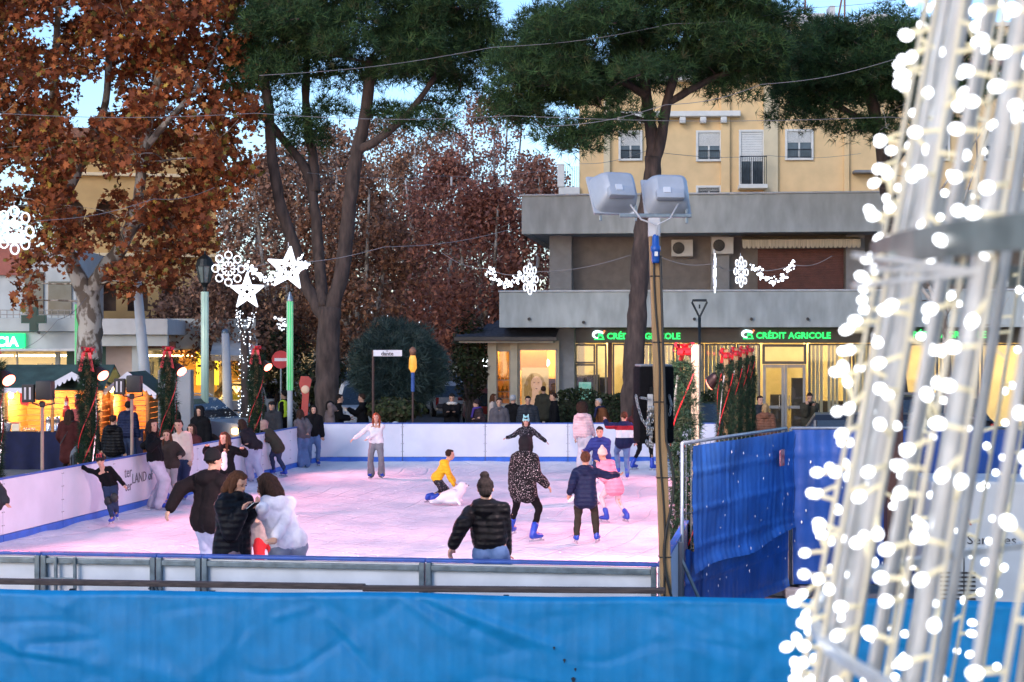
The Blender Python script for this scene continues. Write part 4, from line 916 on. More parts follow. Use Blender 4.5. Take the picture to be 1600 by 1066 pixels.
# ------------------------------------------------------------------ blue screened site fences on the right
def fence_mat():
    m = M('screen_blue', (.014, .10, .40), .42, var=.22, vs=2.5, bump=.25, bs=7); return m
m_scr = fence_mat(); m_scr2 = M('screen_blue_dark', (.008, .06, .28), .45, var=.2, vs=3, bump=.25, bs=7); m_galv = M('galvanised', (.22, .27, .31), .4, .7, var=.15, vs=20)
def site_fence(P, Q, label, two_layers):
    d_ = Q - P; L_ = d_.length; a_ = math.atan2(d_.y, d_.x); t = empty('site_fence', (P.x, P.y, GZ), a_, label, 'fence'); Ht = 2.12
    for u in (0, L_): MB().tube([(u, 0, .0), (u, 0, Ht)], .022, 8).build('post', m_galv, t, True)
    for w_ in (.15, Ht): MB().tube([(0, 0, w_), (L_, 0, w_)], .02, 8).build('rail', m_galv, t, True)
    for k in range(1, 24): MB().tube([(L_ * k / 24, .012, .15), (L_ * k / 24, .012, Ht)], .004, 4).build('wire', m_galv, t)
    for w_ in (.55, .95, 1.35, 1.75): MB().tube([(0, .012, w_), (L_, .012, w_)], .004, 4).build('wire', m_galv, t)
    def sheet(nm, u0, u1, lo, hi, off_, mat, sd):
        b = MB(); n1, n2 = 80, 40; vs_ = []
        for j in range(n2 + 1):
            for i in range(n1 + 1):
                u = u0 + (u1 - u0) * i / n1; f = j / n2; w_ = lo(u) + (hi(u) - lo(u)) * f
                y = off_ - .035 * noise.noise((u * 1.4, w_ * 1.6, sd)) - .012 * noise.noise((u * 9, w_ * 1.2, sd + 4)) - .004 * math.cos(u / L_ * 24 * 2 * math.pi) - .012 * math.exp(-((w_ % .4 - .2) / .02) ** 2) - .03 * math.exp(-((f) / .06) ** 2)
                vs_.append((u, y, w_))
        return b.add(vs_, [(j * (n1 + 1) + i, j * (n1 + 1) + i + 1, (j + 1) * (n1 + 1) + i + 1, (j + 1) * (n1 + 1) + i) for j in range(n2) for i in range(n1)]).build(nm, mat, t, True)
    if two_layers:
        sheet('lower_sheet', .55, L_ - .03, lambda u: .12, lambda u: 1.12, -.03, m_scr, 1)
        up = sheet('upper_sheet', .05, L_ - .02, lambda u: .70 + .14 * (u / L_) + .04 * math.sin(u * 2.4), lambda u: Ht - .03, -.10, m_scr, 2)
        sheet('hanging_corner', .02, .75, lambda u: .1 + u * .1, lambda u: 1.0 - u * .3, -.02, m_scr2, 5)
        MB().bevbox((L_ - .62, -.155, Ht - .33), (.17, .008, .2), .003).build('maker_plate', M('plate_red', (.25, .02, .03), .5, c2=(.5, .3, .3), vs=14), up)
        fl = MB(); rf = random.Random(4)
        for _ in range(38): fl.ball((rf.uniform(.2, L_ - .1), -.15, rf.uniform(.4, Ht - .1)), rf.uniform(.006, .014), 6, 4, sc_=(.7, .25, 1.6))
        tag(fl.build('sleet_flake', M('flake', (.75, .8, .85), .8), up), kind='stuff')
    else:
        sh_ = sheet('sheet', .02, L_ - .02, lambda u: .16, lambda u: Ht - .02, -.03, m_scr2, 3)
        fl = MB(); rf = random.Random(6)
        for _ in range(25): fl.ball((rf.uniform(.1, 1.6), -.07, rf.uniform(.4, Ht - .1)), rf.uniform(.006, .014), 6, 4, sc_=(.7, .25, 1.6))
        tag(fl.build('sleet_flake', MATS['flake'], sh_), kind='stuff')
    for u in (0, L_):
        MB().bevbox((u, 0, .07), (.24, .62, .13), .03).build('concrete_foot', M('foot_concrete', (.3, .3, .29), .9, var=.15, vs=8), t)
    return t
f0, f1 = Vector((1.83, 17.9, 0)), Vector((3.46, 21.0, 0))
site_fence(f0, f1, 'site fence with blue screen hanging in two flaps next to the timber pole', True)
site_fence(f1 + Vector((.06, .02, 0)), Vector((6.95, 21.1, 0)), 'site fence with dark blue screen running behind the glowing cone', False)
site_fence(Vector((7.0, 21.1, 0)), Vector((10.4, 20.6, 0)), 'outer site fence with dark blue screen past the white chiller', False)

# ------------------------------------------------------------------ timber pole with floodlights, loudspeaker, chains
m_tim = M('new_timber', (.42, .27, .13), .75, c2=(.3, .18, .085), vs=5, stretch=(4, 4, .35), bump=.25, bs=25)
pb0, pt0 = at(1041, 940, 15.2), at(1022, 352, 15.2)
pole = empty('timber_pole', (pb0.x, pb0.y, GZ), 0, 'tall square timber pole with looping black cable at the rink corner', 'pole')
off0 = Vector((pb0.x, pb0.y, GZ)); ax = (pt0 - pb0); base_l = (pb0 - off0); k_ = (base_l.z) / ax.z; foot = base_l - ax * k_; topl = pt0 - off0
MB().bevbox((foot + topl) / 2, (.1, .1, (topl - foot).length), .008, rot=(topl - foot).to_track_quat('Z', 'Y').to_matrix()).build('post', m_tim, pole)
cb = MB(); nrm = lambda y: (at(1022 + 19 * (y - 352) / 588, y, 15.2) - off0)
def wob_cable(ys, amp, side, r=.011): cb.tube([nrm(y) + Vector((side * .02 + amp * math.sin((y - 420) / 20.0 * k2), -.065 - .01 * abs(math.sin(y / 30)), 0)) for y, k2 in ys], r, 6)
cb.tube([nrm(y) + Vector((-.01 + .012 * math.sin(y / 40), -.06, 0)) for y in range(410, 940, 10)], .009, 6)
cb.tube([nrm(y) + Vector((.04 + (.055 if y > 690 else .0) * math.sin((y - 690) / 38.0), -.075, 0)) for y in range(400, 940, 8)], .012, 6)
cb.build('cable', M('cable_black', (.012, .012, .013), .5), pole)
for y in (432, 535, 628, 746, 870): MB().bevbox(nrm(y), (.112, .112, .012), .003).build('cable_tie', MATS['cable_black'], pole)
MB().bevbox(nrm(352) + Vector((0, -.0, -.02)), (.104, .108, .17), .006).build('packing_block', M('block_pale', (.6, .6, .62), .7), pole)
cn = MB().lathe([(.03, 0), (.036, .02), (.036, .1), (.045, .11), (.045, .15), (.034, .16), (.03, .24), (.018, .26)], 14, nrm(412) + Vector((-.005, -.085, 0))).build('plug_connector', M('plug_blue', (.01, .09, .4), .4), pole, True)
MB().box(nrm(398) + Vector((0, -.125, 0)), (.03, .01, .04)).build('label', M('label_white', (.8, .8, .8), .5), cn)
m_fl = M('floodlight_grey', (.42, .46, .52), .45, .1, var=.06, vs=6)
def floodlight(x, y, yaw, label):
    p = at(x, y, 15.2); t = empty('floodlight', p, 0, label, 'floodlight')
    R_ = Matrix.Rotation(yaw, 3, 'Z') @ Matrix.Rotation(rad(-28), 3, 'X')
    def tr(v): return R_ @ Vector(v)
    W, H = .44, .40
    fb_ = MB().bevbox(tr((0, .16, 0)), (W, .03, H), .012, rot=R_).build('front_frame', m_fl, t, auto=True)
    MB().bevbox(tr((0, .18, 0)), (W - .05, .012, H - .05), .004, rot=R_).build('lens', M('flood_lens', (.9, .9, 1), .2, emit=(1, .93, .95), es=6, var=0), t)
    b = MB(); secs = [(.145, W - .02, H - .02, 0), (.08, W - .05, H - .05, 0), (.0, W - .09, H - .1, .0), (-.05, W - .14, H - .17, .01), (-.07, W - .2, H - .24, .015)]; vs_ = []
    for (yy, w_, h_, dz) in secs:
        for k in range(24):
            a_ = 2 * math.pi * k / 24; c_, s_ = math.cos(a_), math.sin(a_); e_ = .35
            vs_.append(tr((w_ / 2 * math.copysign(abs(c_) ** e_, c_), yy, dz + h_ / 2 * math.copysign(abs(s_) ** e_, s_))))
    n_ = len(secs); b.add(vs_, [(i * 24 + k, (i + 1) * 24 + k, (i + 1) * 24 + (k + 1) % 24, i * 24 + (k + 1) % 24) for i in range(n_ - 1) for k in range(24)] + [tuple((n_ - 1) * 24 + k for k in range(24))])
    b.build('casing', m_fl, t, auto=True)
    MB().bevbox(tr((-.02, -.062, -.1)), (.26, .07, .1), .02, rot=R_).build('ballast_box', m_fl, t, auto=True)
    MB().bevbox(tr((-.05, -.1, -.07)), (.07, .012, .06), .004, rot=R_).build('latch', M('latch_pale', (.6, .63, .68), .4), t)
    for sx in (-.16, .16): MB().bevbox(Vector((sx, .03, -.24)), (.025, .03, .14), .005).build('bracket_arm', m_galv, t)
    return t
fa = floodlight(966, 292, rad(22), 'grey floodlight tilted further left on top of the timber pole'); fb2 = floodlight(1046, 296, rad(8), 'grey floodlight facing the ice, resting on the right of the crossbar')
brk = MB().bevbox(at(1024, 337, 15.22), (.66, .04, .035), .006).build('crossbar', m_galv); tag(brk, 'galvanised crossbar carrying the two floodlights on the timber pole', 'bracket')
wc = MB(); c0 = at(985, 320, 15.12); c1 = at(1060, 318, 15.12); cc_ = at(1026, 352, 15.1)
for a_ in (c0, c1): wc.tube([a_, a_.lerp(cc_, .4) + Vector((0, -.02, -.06)), cc_, at(1026, 385, 15.1)], .008, 6)
tag(wc.build('lamp_cable', M('cable_grey', (.5, .5, .52), .5), None, True), 'pale grey supply cables joining both floodlights at the blue plug', 'cable')
for f_, dx in ((fa, -.9), (fb2, .4)):                  # the floodlights' own light
    l = bpy.data.lights.new('floodlight_beam', 'SPOT'); l.energy = 800; l.spot_size = rad(95); l.spot_blend = .6; l.shadow_soft_size = .2; l.color = (1, .74, .76)
    lo = bpy.data.objects.new('beam', l); col.objects.link(lo); lo.parent = f_; lo.location = (0, .25, -.1)
    tgt = Vector((-1.5 + dx, 27, 0)); lo.rotation_euler = (tgt - (f_.location + Vector((0, .25, -.1)))).to_track_quat('-Z', 'Y').to_euler()
# loudspeaker strapped behind the pole
sp_ = at(1021, 640, 15.5); spk = empty('loudspeaker', (sp_.x, sp_.y, at(0, 692, 15.5).z), rad(8), 'black loudspeaker cabinet strapped behind the timber pole', 'loudspeaker')
hs_ = at(0, 572, 15.5).z - spk.location.z; m_blk = M('speaker_black', (.008, .008, .01), .9, var=.2, vs=20, bump=.2, bs=120, spec=.1)
MB().bevbox((0, 0, hs_ / 2), (.33, .3, hs_), .03).build('cabinet', m_blk, spk, auto=True)
MB().bevbox((-.02, -.15, hs_ * .62), (.1, .02, .16), .006).build('rear_panel', M('panel_black', (.004, .004, .004), .8), spk)
MB().bevbox((0, 0, hs_ + .006), (.3, .26, .02), .008).build('top_plate', M('plate_grey', (.2, .22, .25), .4), spk)
MB().bevbox((0, -.158, hs_ * .35), (.2, .012, .22), .006).build('amplifier_plate', M('amp_plate', (.03, .03, .032), .35, .5), spk)
jb = at(1016, 628, 15.3); tag(MB().bevbox(jb, (.05, .05, .14), .006).build('junction_box', M('box_grey', (.5, .52, .55), .5)), 'small pale grey junction box tied to the timber pole', 'junction box')
m_chain = M('chain_silver', (.5, .52, .54), .3, .9, var=.1)
def chain(pix, label, Y=15.25, n=None, thick=1):
    b = MB(); P_ = [at(x, y, Y) for x, y in pix]; pl = []
    for i in range(len(P_) - 1):
        for k in range(12): pl.append(P_[i].lerp(P_[i + 1], k / 12))
    tot = sum((pl[i + 1] - pl[i]).length for i in range(len(pl) - 1)); m_ = max(4, int(tot / .026)); acc = 0; idx = 0
    for q in range(m_):
        f = q / m_ * (len(pl) - 1); i = int(f); p = pl[i].lerp(pl[min(i + 1, len(pl) - 1)], f - i); d_ = (pl[min(i + 1, len(pl) - 1)] - pl[max(i - 1, 0)]).normalized()
        for w_ in range(thick):
            o_ = Vector((random.uniform(-.03, .03), random.uniform(-.03, .03), 0)) if thick > 1 else Vector((0, 0, 0))
            s1 = d_.orthogonal().normalized() if q % 2 else d_.cross(d_.orthogonal()).normalized()
            b.tube([p + o_ + d_ * .02 * math.cos(a_) + s1 * .012 * math.sin(a_) for a_ in np.linspace(0, 2 * math.pi, 9)], .004, 4, cap=False)
    tag(b.build('chain', m_chain, None, True), label, 'chain', 'silver chains on the timber pole')
chain([(994, 620), (996, 632), (1003, 655), (1012, 668), (1016, 640)], 'silver chain looping left of the timber pole below the loudspeaker')
chain([(1018, 638), (1016, 660), (1014, 690), (1018, 700)], 'thick bundle of silver chain hanging beside the timber pole', thick=4)
chain([(1046, 620), (1049, 632), (1045, 655)], 'short silver chain hanging on the fence side of the timber pole')
chain([(1003, 622), (1016, 624)], 'little piece of silver chain tied across to the junction box')

# ------------------------------------------------------------------ garland posts along both long sides
m_gar = attr_mat('garland_needle', .7, .05); m_red = M('ribbon_red', (.55, .015, .02), .35, var=.2, vs=10, spec=.6)
m_redlamp = M('red_lamp', (1, .3, .25), .4, emit=(1, .15, .08), es=6, var=0)
m_tin = M('tinsel', (.55, .56, .55), .3, .7, var=.3, vs=30)
HP = 3.1
def garland_post(label, lamp=True, bare=False):
    t = empty('garland_post', (0, 0, 0), 0, label, 'garland post')
    MB().bevbox((0, 0, (HP - .0) / 2), (.09, .09, HP), .008).build('post', m_tim if not bare else M('pale_timber', (.52, .42, .3), .75, c2=(.42, .32, .22), vs=5, stretch=(4, 4, .35)), t)
    n = 2600; a = rng.random(n) * 6.283; z = rng.random(n) * (HP - .2); r = rng.uniform(.07, .15, n) * (1 + .25 * np.sin(z * 7 + a * 1.5)); cx = .13 if bare else 0
    P_ = np.stack([np.cos(a) * r + cx, np.sin(a) * r, z], 1); d_ = np.stack([np.cos(a), np.sin(a), rng.normal(-.3, .4, n)], 1)
    tag(link('garland', scatter('garland', P_, rng.uniform(.08, .13, n), NV, NT, [(.012, .04, .02), (.02, .055, .026), (.008, .026, .016), (.04, .05, .025)], m_gar, rots_facing(d_)), t), kind='stuff')
    b = MB()
    for s_ in (0, 3.14):
        b.tube([(cx + .165 * math.cos(z * 2.6 + s_ * .5), .165 * math.sin(z * 2.6 + s_ * .5), z) for z in np.arange(.1, HP - .3, .07)], .008, 5)
    b.build('ribbon', m_red if not bare else m_red, t)
    tn = MB(); tn.tube([(cx + .14 * math.cos(z * 1.2 + 4.2), .14 * math.sin(z * 1.2 + 4.2), z) for z in np.arange(.1, HP - .3, .08)], [.008 + .01 * random.random() for _ in np.arange(.1, HP - .3, .08)], 5); tn.build('tinsel', m_tin, t)
    bw = MB()                                          # looped bow
    for k in range(9):
        a = k * .7; e = .5 * math.sin(k * 1.9); d1 = Vector((math.cos(a) * math.cos(e), math.sin(a) * math.cos(e), math.sin(e))); sd = d1.cross(Vector((0, 0, 1))).normalized()
        lp = []; 
        for j in range(9):
            q = 2 * math.pi * j / 8; lp.append(d1 * (.07 - .07 * math.cos(q)) + Vector((0, 0, 1)) * .04 * math.sin(q))
        vs_ = [];
        for p_ in lp: vs_ += [Vector((cx, 0, HP - .06)) + p_ + sd * .035, Vector((cx, 0, HP - .06)) + p_ - sd * .035]
        bw.add(vs_, [(2 * j, 2 * j + 1, 2 * j + 3, 2 * j + 2) for j in range(8)])
    for s_ in (-1, 1): bw.add([(cx + .05 * s_ + .03, -.1, HP - .08), (cx + .05 * s_ - .03, -.1, HP - .08), (cx + .11 * s_ - .02, -.15, HP - .4), (cx + .11 * s_ + .04, -.15, HP - .42)], [(0, 1, 2, 3)])
    bw.build('bow', m_red, t)
    if lamp:
        dl_ = Vector((.62, -.5, -.6)).normalized(); p0_ = Vector((.17, -.02, HP - .36)); 
        lp = MB().tube([p0_, p0_ + dl_ * .05, p0_ + dl_ * .16, p0_ + dl_ * .2], [.05, .08, .105, .11], 14).build('spot_lamp', M('lamp_body', (.04, .02, .02), .4, .5), t)
        MB().lathe([(.104, .0), (.1, .012), (.0, .02)], 14, p0_ + dl_ * .201, axis=dl_).build('lens', m_redlamp, lp)
        MB().tube([p0_, (.05, 0, HP - .3)], .015, 6).build('bracket', m_alu, lp)
    return t
def red_beam(par, tgt, energy=330):
    l = bpy.data.lights.new('red_beam', 'SPOT'); l.energy = energy; l.spot_size = rad(120); l.spot_blend = .8; l.shadow_soft_size = .15; l.color = (1, .27, .33)
    o_ = bpy.data.objects.new('beam', l); col.objects.link(o_); bpy.context.view_layer.update(); o_.parent = par; lp = Vector((.36, .02, HP - .52)); o_.location = lp
    w = Matrix.Rotation(par.rotation_euler.z, 3, 'Z') @ lp + par.location
    o_.rotation_euler = (Matrix.Rotation(-par.rotation_euler.z, 3, 'Z') @ (Vector(tgt) - w)).to_track_quat('-Z', 'Y').to_euler()
gl = garland_post('garland post with red bow and red lamp on the market stall side of the rink')
gl['group'] = 'garland posts along the rink'
leftpos = [(10, 25.6), (157, 29.1), (280, 32.9), (415, 38.3)]; lefts = []
for i, (x, Y) in enumerate(leftpos):
    o = gl if i == 0 else copy_tree(gl); o.location = (at(x, 533, Y).x, Y, GZ); lefts.append(o); o.location.x -= .22
gr = garland_post('garland wrapped post with red bow, one of the row beyond the blue fence'); gr['group'] = 'garland posts along the rink'
rights = []
for i, (x, Y) in enumerate([(1112, 23.5), (1131, 27.7), (1146, 32.3), (1158, 37.2)]):
    o = gr if i == 0 else copy_tree(gr); o.location = (at(x, 533, Y).x, Y, GZ); o.rotation_euler.z = math.pi; rights.append(o); o.location.x += .2; o.scale = (.72, .72, 1)
gb = garland_post('pale bare sided timber post with garland behind it and red bow', bare=True); gb.location = (at(1087, 533, 19.3).x, 19.3, GZ + .08); gb['group'] = 'garland posts along the rink'; gb.rotation_euler.z = rad(160)
for i, o in enumerate(lefts): red_beam(o, (-2.5 + i * .6, o.location.y - 3.5 + i * .8, 0))
for i, o in enumerate(rights + [gb]): red_beam(o, (.5 + .4 * i, o.location.y - 2, 0) if o is not gb else (-2.5, 24, 0))
for o, lb_ in zip(lefts + rights, ('garland post with red bow next to the left end of the long stall', 'garland post with red bow standing between the two market stalls', 'garland post with red bow in front of the grey utility cabinet', 'garland post with red bow beside the yellow vested stewards', 'first garland post behind the pale bare sided one', 'second garland post behind the pale bare sided one', 'third garland post behind the pale bare sided one', 'rearmost garland post of the row beyond the blue fence')): o['label'] = lb_

# ------------------------------------------------------------------ market stalls
m_plk = M('stall_pine', (.62, .27, .07), .6, c2=(.45, .17, .04), vs=4, stretch=(.5, 6, 6), bump=.15, bs=30); m_groof = M('roof_felt_green', (.035, .07, .062), .85, var=.25, vs=3, bump=.3, bs=60)
m_trim = M('scallop_white', (.7, .69, .74), .7, var=.08); m_cloth = M('cloth_navy', (.004, .007, .04), .85, var=.2, vs=5)
m_bulb = M('stall_bulb', (1, .85, .6), .3, emit=(1, .72, .32), es=18, var=0)
def scallop(b, p, q, drop=.17, n=8, y=0.0):
    p, q = Vector(p), Vector(q)
    for i in range(n):
        a, c = p.lerp(q, i / n), p.lerp(q, (i + 1) / n); m_ = (a + c) / 2
        b.add([a, c, c - Vector((0, 0, drop * .6)), m_.lerp(c, .5) - Vector((0, 0, drop * .92)), m_ - Vector((0, 0, drop)), m_.lerp(a, .5) - Vector((0, 0, drop * .92)), a - Vector((0, 0, drop * .6))] , [(0, 6, 5, 4, 3, 2, 1)])
def stall(name, label, org, W, D, eave, ridge, gabled, rz=0):
    t = empty(name, org, rz, label, 'market stall'); nP = 13
    for i in range(nP):                                # plank walls, each board its own
        z = .05 + (eave - .05) * (i + .5) / nP; h = (eave - .05) / nP - .012
        MB().bevbox((W / 2, D, z), (W, .03, h), .006).build('plank', m_plk, t)
        for xx in (0, W): MB().bevbox((xx, D / 2, z), (.03, D, h), .006).build('plank', m_plk, t)
    for xx in (.04, W - .04): MB().bevbox((xx, .0, eave / 2), (.08, .08, eave), .01).build('corner_post', m_plk, t)
    MB().box((W / 2, .05, .42), (W - .1, .04, .8)).build('front_board', m_plk, t)
    ov = .25
    if gabled:
        for s_ in (-1, 1):
            x0 = W / 2; x1 = W / 2 + s_ * (W / 2 + ov); ze = eave - .1
            b = MB().add([(x0, -ov, ridge), (x1, -ov, ze), (x1, D + ov, ze), (x0, D + ov, ridge), (x0, -ov, ridge + .05), (x1, -ov, ze + .05), (x1, D + ov, ze + .05), (x0, D + ov, ridge + .05)], [(0, 1, 2, 3), (7, 6, 5, 4), (0, 4, 5, 1), (1, 5, 6, 2), (2, 6, 7, 3)])
            b.build('roof', m_groof, t); s2 = MB(); scallop(s2, (x0, -ov - .02, ridge + .06), (x1, -ov - .02, ze + .06), .18, 6); s2.build('scalloped_trim', m_trim, t)
        MB().prism([(0, eave), (W, eave), (W / 2, ridge - .02)], .03, (0, D, 0)).build('gable', m_plk, t)
    else:
        for s_, (ya, yb2) in enumerate(((-ov, D / 2), (D + ov, D / 2))):
            b = MB().add([(-ov, ya, eave - .05), (W + ov, ya, eave - .05), (W + ov, yb2, ridge), (-ov, yb2, ridge), (-ov, ya, eave), (W + ov, ya, eave), (W + ov, yb2, ridge + .05), (-ov, yb2, ridge + .05)], [(0, 1, 2, 3), (7, 6, 5, 4), (0, 4, 5, 1), (1, 5, 6, 2), (3, 7, 4, 0)]); b.build('roof', m_groof, t)
        s2 = MB(); scallop(s2, (-ov, -ov - .01, eave + .02), (W * .45, -ov - .01, eave + .02), .14, 6); s2.build('scalloped_trim', m_trim, t)
    return t
sY = 42.5; s0 = at(8, 533, sY); sW = at(150, 533, sY).x - s0.x
A = stall('market_stall', 'pine chalet stall with long green roof, cross gable and navy covered counter', (s0.x, sY, GZ), sW, 1.9, at(0, 607, sY).z - GZ, at(0, 581, sY).z - GZ + .12, False)
ez, rz_ = at(0, 604, sY).z - GZ, at(0, 585, sY - .6).z - GZ; gx0, gx1 = at(78, 533, sY - .6).x - s0.x, at(152, 533, sY - .6).x - s0.x
for s_ in (0, 1):                                      # the cross gable
    xm = (gx0 + gx1) / 2; xe = gx0 if s_ == 0 else gx1
    b = MB().add([(xm, -.75, rz_), (xe, -.75, ez), (xe, .9, ez), (xm, .9, rz_), (xm, -.75, rz_ + .05), (xe, -.75, ez + .05), (xe, .9, ez + .05), (xm, .9, rz_ + .05)], [(0, 1, 2, 3), (7, 6, 5, 4), (0, 4, 5, 1), (1, 5, 6, 2)]); b.build('gable_roof', m_groof, A)
    q_ = MB(); scallop(q_, (xm, -.77, rz_ + .07), (xe, -.77, ez + .07), .2, 5); q_.build('scalloped_trim', m_trim, A)
for xx in (gx0 + .08, gx1 - .08): MB().bevbox((xx, -.65, ez / 2), (.07, .07, ez), .01).build('porch_post', m_plk, A)
sbx = at(166, 533, 43.5); sWb = at(240, 533, 43.5).x - sbx.x
Bs = stall('market_stall', 'small gabled chalet stall with scalloped white trim beside the silver estate car', (sbx.x + .12, 43.5, GZ), sWb - .24, 1.6, at(0, 612, 43.5).z - GZ, at(0, 584, 43.5).z - GZ, True)
def stall_light(par, loc, e=60):
    l = bpy.data.lights.new('stall_glow', 'POINT'); l.energy = e; l.color = (1, .6, .25); l.shadow_soft_size = .06
    o_ = bpy.data.objects.new('glow', l); col.objects.link(o_); o_.parent = par; o_.location = loc
def bulb(par, loc):
    b_ = MB().ball((0, 0, 0), .065, 12, 8, sc_=(1, 1, 1.2)).build('light_bulb', m_bulb, par, True, loc); MB().tube([(0, 0, .06), (0, 0, .14)], .022, 8).build('socket', m_alu, b_)
for x in (19, 83): bulb(A, (at(x, 533, sY).x - s0.x, -.1, at(0, 618, sY).z - GZ))
bulb(Bs, (.05, -.15, at(0, 608, 43.5).z - GZ))
stall_light(A, (.5, .7, 1.7), 85); stall_light(A, (1.7, .5, 1.7), 85); stall_light(Bs, (.35, .5, 1.6), 50)
def counter(par, x0, x1, y0, label):
    p = par.location; b = MB(); n1, n2 = 40, 12; vs_ = []; h = .93
    for j in range(n2 + 1):
        for i in range(n1 + 1):
            u = x0 + (x1 - x0) * i / n1; f = j / n2; y = y0 - .04 * math.sin(u * 11) * (1 - f) - .05 * (1 - f); vs_.append((u, y, h * f))
    b.add(vs_, [(j * (n1 + 1) + i, j * (n1 + 1) + i + 1, (j + 1) * (n1 + 1) + i + 1, (j + 1) * (n1 + 1) + i) for j in range(n2) for i in range(n1)])
    b.box(((x0 + x1) / 2, y0 + .3, h - .012), (x1 - x0, .6, .03)); o_ = b.build('counter', m_cloth, None, True); o_.location = p; tag(o_, label, 'counter')
counter(A, -.05, 1.75, -.75, 'counter under a navy cloth before the long chalet stall'); counter(Bs, .1, 1.0, -.7, 'short navy covered counter of the small gabled stall')
m_jug = M('steel_urn', (.6, .6, .6), .25, .9)
def goods(par, dx, kind, label, h=.94, dy=-.45):
    p = par.location + Vector((dx, dy, h))
    if kind == 'urn':
        t = empty('tea_urn', p, 0, label, 'urn'); MB().lathe([(.1, 0), (.1, .02), (.09, .03), (.09, .3), (.095, .31), (.05, .36), (.02, .38)], 16).build('body', m_jug, t, True); MB().tube([(0, -.09, .05), (0, -.15, .05), (0, -.15, .02)], .012, 6).build('tap', m_jug, t); MB().tube([(-.09, 0, .25), (-.14, 0, .24), (-.14, 0, .16), (-.09, 0, .15)], .01, 6).build('handle', m_dk, t)
    elif kind == 'tub':
        t = empty('paper_tub', p, 0, label, 'tub'); MB().lathe([(.09, 0), (.12, .2), (.125, .21), (.115, .2), (.085, .02)], 16).build('tub', m_trim, t, True); MB().ball((0, 0, .2), .09, 10, 6, sc_=(1, 1, .5)).build('contents', M('sweets', (.7, .4, .35), .6, c2=(.8, .7, .6), vs=20), t)
    elif kind == 'tray':
        t = empty('tray', p, 0, label, 'tray'); MB().bevbox((0, 0, .02), (.36, .28, .04), .01).build('tray_base', m_plk, t)
        for k in range(5): MB().ball((-.13 + .065 * k, 0, .06), .03, 8, 5).build('sweet', MATS['sweets'] if 'sweets' in MATS else m_red, t)
    elif kind == 'box':
        t = empty('cookie_tin', p, 0, label, 'tin'); MB().bevbox((0, 0, .1), (.2, .16, .2), .02).build('tin', M('tin_cream', (.7, .6, .45), .4, .3), t); MB().bevbox((0, 0, .21), (.21, .17, .03), .01).build('lid', m_red, t)
goods(A, .18, 'tub', 'white paper tub of sweets at the left end of the navy counter'); goods(A, .42, 'box', 'cream tin with red lid beside the white paper tub'); goods(A, .75, 'tray', 'wooden tray of sweets in the middle of the navy counter')
goods(A, 1.25, 'urn', 'steel tea urn on the navy counter of the long stall'); goods(A, 1.45, 'urn', 'second steel urn standing nearer the red poster'); goods(Bs, .3, 'box', 'cream tin on the small stall counter')
def hang(par, dx, dz, dy, label, kind):
    p = par.location + Vector((dx, dy, dz))
    if kind == 'stocking':
        t = empty('stocking', p, 0, label, 'stocking'); MB().prism([(-.06, .2), (.06, .2), (.05, -.02), (.16, -.1), (.14, -.18), (-.02, -.16), (-.07, -.05)], .05).build('foot', m_red, t); MB().bevbox((0, 0, .21), (.15, .07, .07), .02).build('cuff', m_trim, t)
    elif kind == 'doll':
        t = empty('cloth_doll', p, 0, label, 'doll'); MB().lathe([(.11, -.3), (.08, -.05), (.05, 0), (.03, .02)], 12).build('robe', m_red, t, True); MB().ball((0, 0, .07), .06, 10, 7).build('head', M('doll_skin', (.7, .45, .3), .7), t); MB().lathe([(.065, .09), (.04, .17), (0, .24)], 10).build('hat', m_red, t); MB().ball((0, -.05, .02), .04, 8, 5, sc_=(1, .5, 1.3)).build('beard', m_trim, t)
    elif kind == 'poster':
        t = empty('red_poster', p, 0, label, 'poster'); MB().bevbox((0, 0, 0), (.6, .015, .85), .004).build('sheet', M('poster_red', (.35, .04, .04), .6, c2=(.42, .08, .07), vs=3), t)
        for q in (.2, -.15): MB().box((.24, -.012, q), (.05, .006, .3)).build('printed_strip', m_trim, t)
hang(A, 1.95, 1.62, -.35, 'red stocking with white cuff hanging in the gabled porch', 'stocking'); hang(A, 2.15, 1.62, -.35, 'red robed cloth doll hanging in the gabled porch', 'doll'); hang(A, 1.65, 1.6, -.3, 'red robed cloth doll hanging next to the porch post', 'doll')
hang(A, 2.0, 1.08, -.5, 'dark red poster on the front of the gabled porch', 'poster'); hang(A, .45, 1.75, .0, 'red stocking hanging under the long green eave', 'stocking'); hang(Bs, .55, 1.6, -.2, 'red stocking hanging under the small gable', 'stocking')

# stage lights on poles by the boards
def stage_light(x, yt, Y, label, big=True):
    p = at(x, 533, Y); t = empty('stage_light', (p.x, Y, GZ), 0, label, 'stage light'); zt = at(x, yt, Y).z - GZ
    MB().tube([(0, 0, 0), (0, 0, zt - .2)], .028, 10).build('stand', M('stand_pipe', (.3, .22, .18), .5, .4, var=.2), t); m_ = M('stage_black', (.014, .014, .016), .5)
    MB().bevbox((0.05, 0, zt), (.26, .28, .32), .03).build('housing', m_, t, auto=True); MB().bevbox((-.22, -.02, zt - .05), (.2, .12, .3), .015).build('barn_door', m_, t)
    for k in (-.04, .04): MB().box((-.22 + k, -.085, zt - .05), (.03, .01, .2)).build('bright_slot', M('slot_pale', (.5, .5, .52), .4), t)
    MB().tube([(-.14, 0, zt), (-.16, 0, zt - .22), (0, 0, zt - .26), (.2, 0, zt - .22), (.18, 0, zt)], .014, 6).build('yoke', m_, t)
    MB().lathe([(.04, -.28), (.05, -.26), (.05, -.2), (.03, -.18)], 10, (0, 0, zt)).build('clamp', m_, t)
stage_light(66, 610, 27.6, 'black stage light with barn doors on a pipe by the long boards'); stage_light(206, 600, 31.0, 'black moving head stage light on a pipe in front of the small stall')

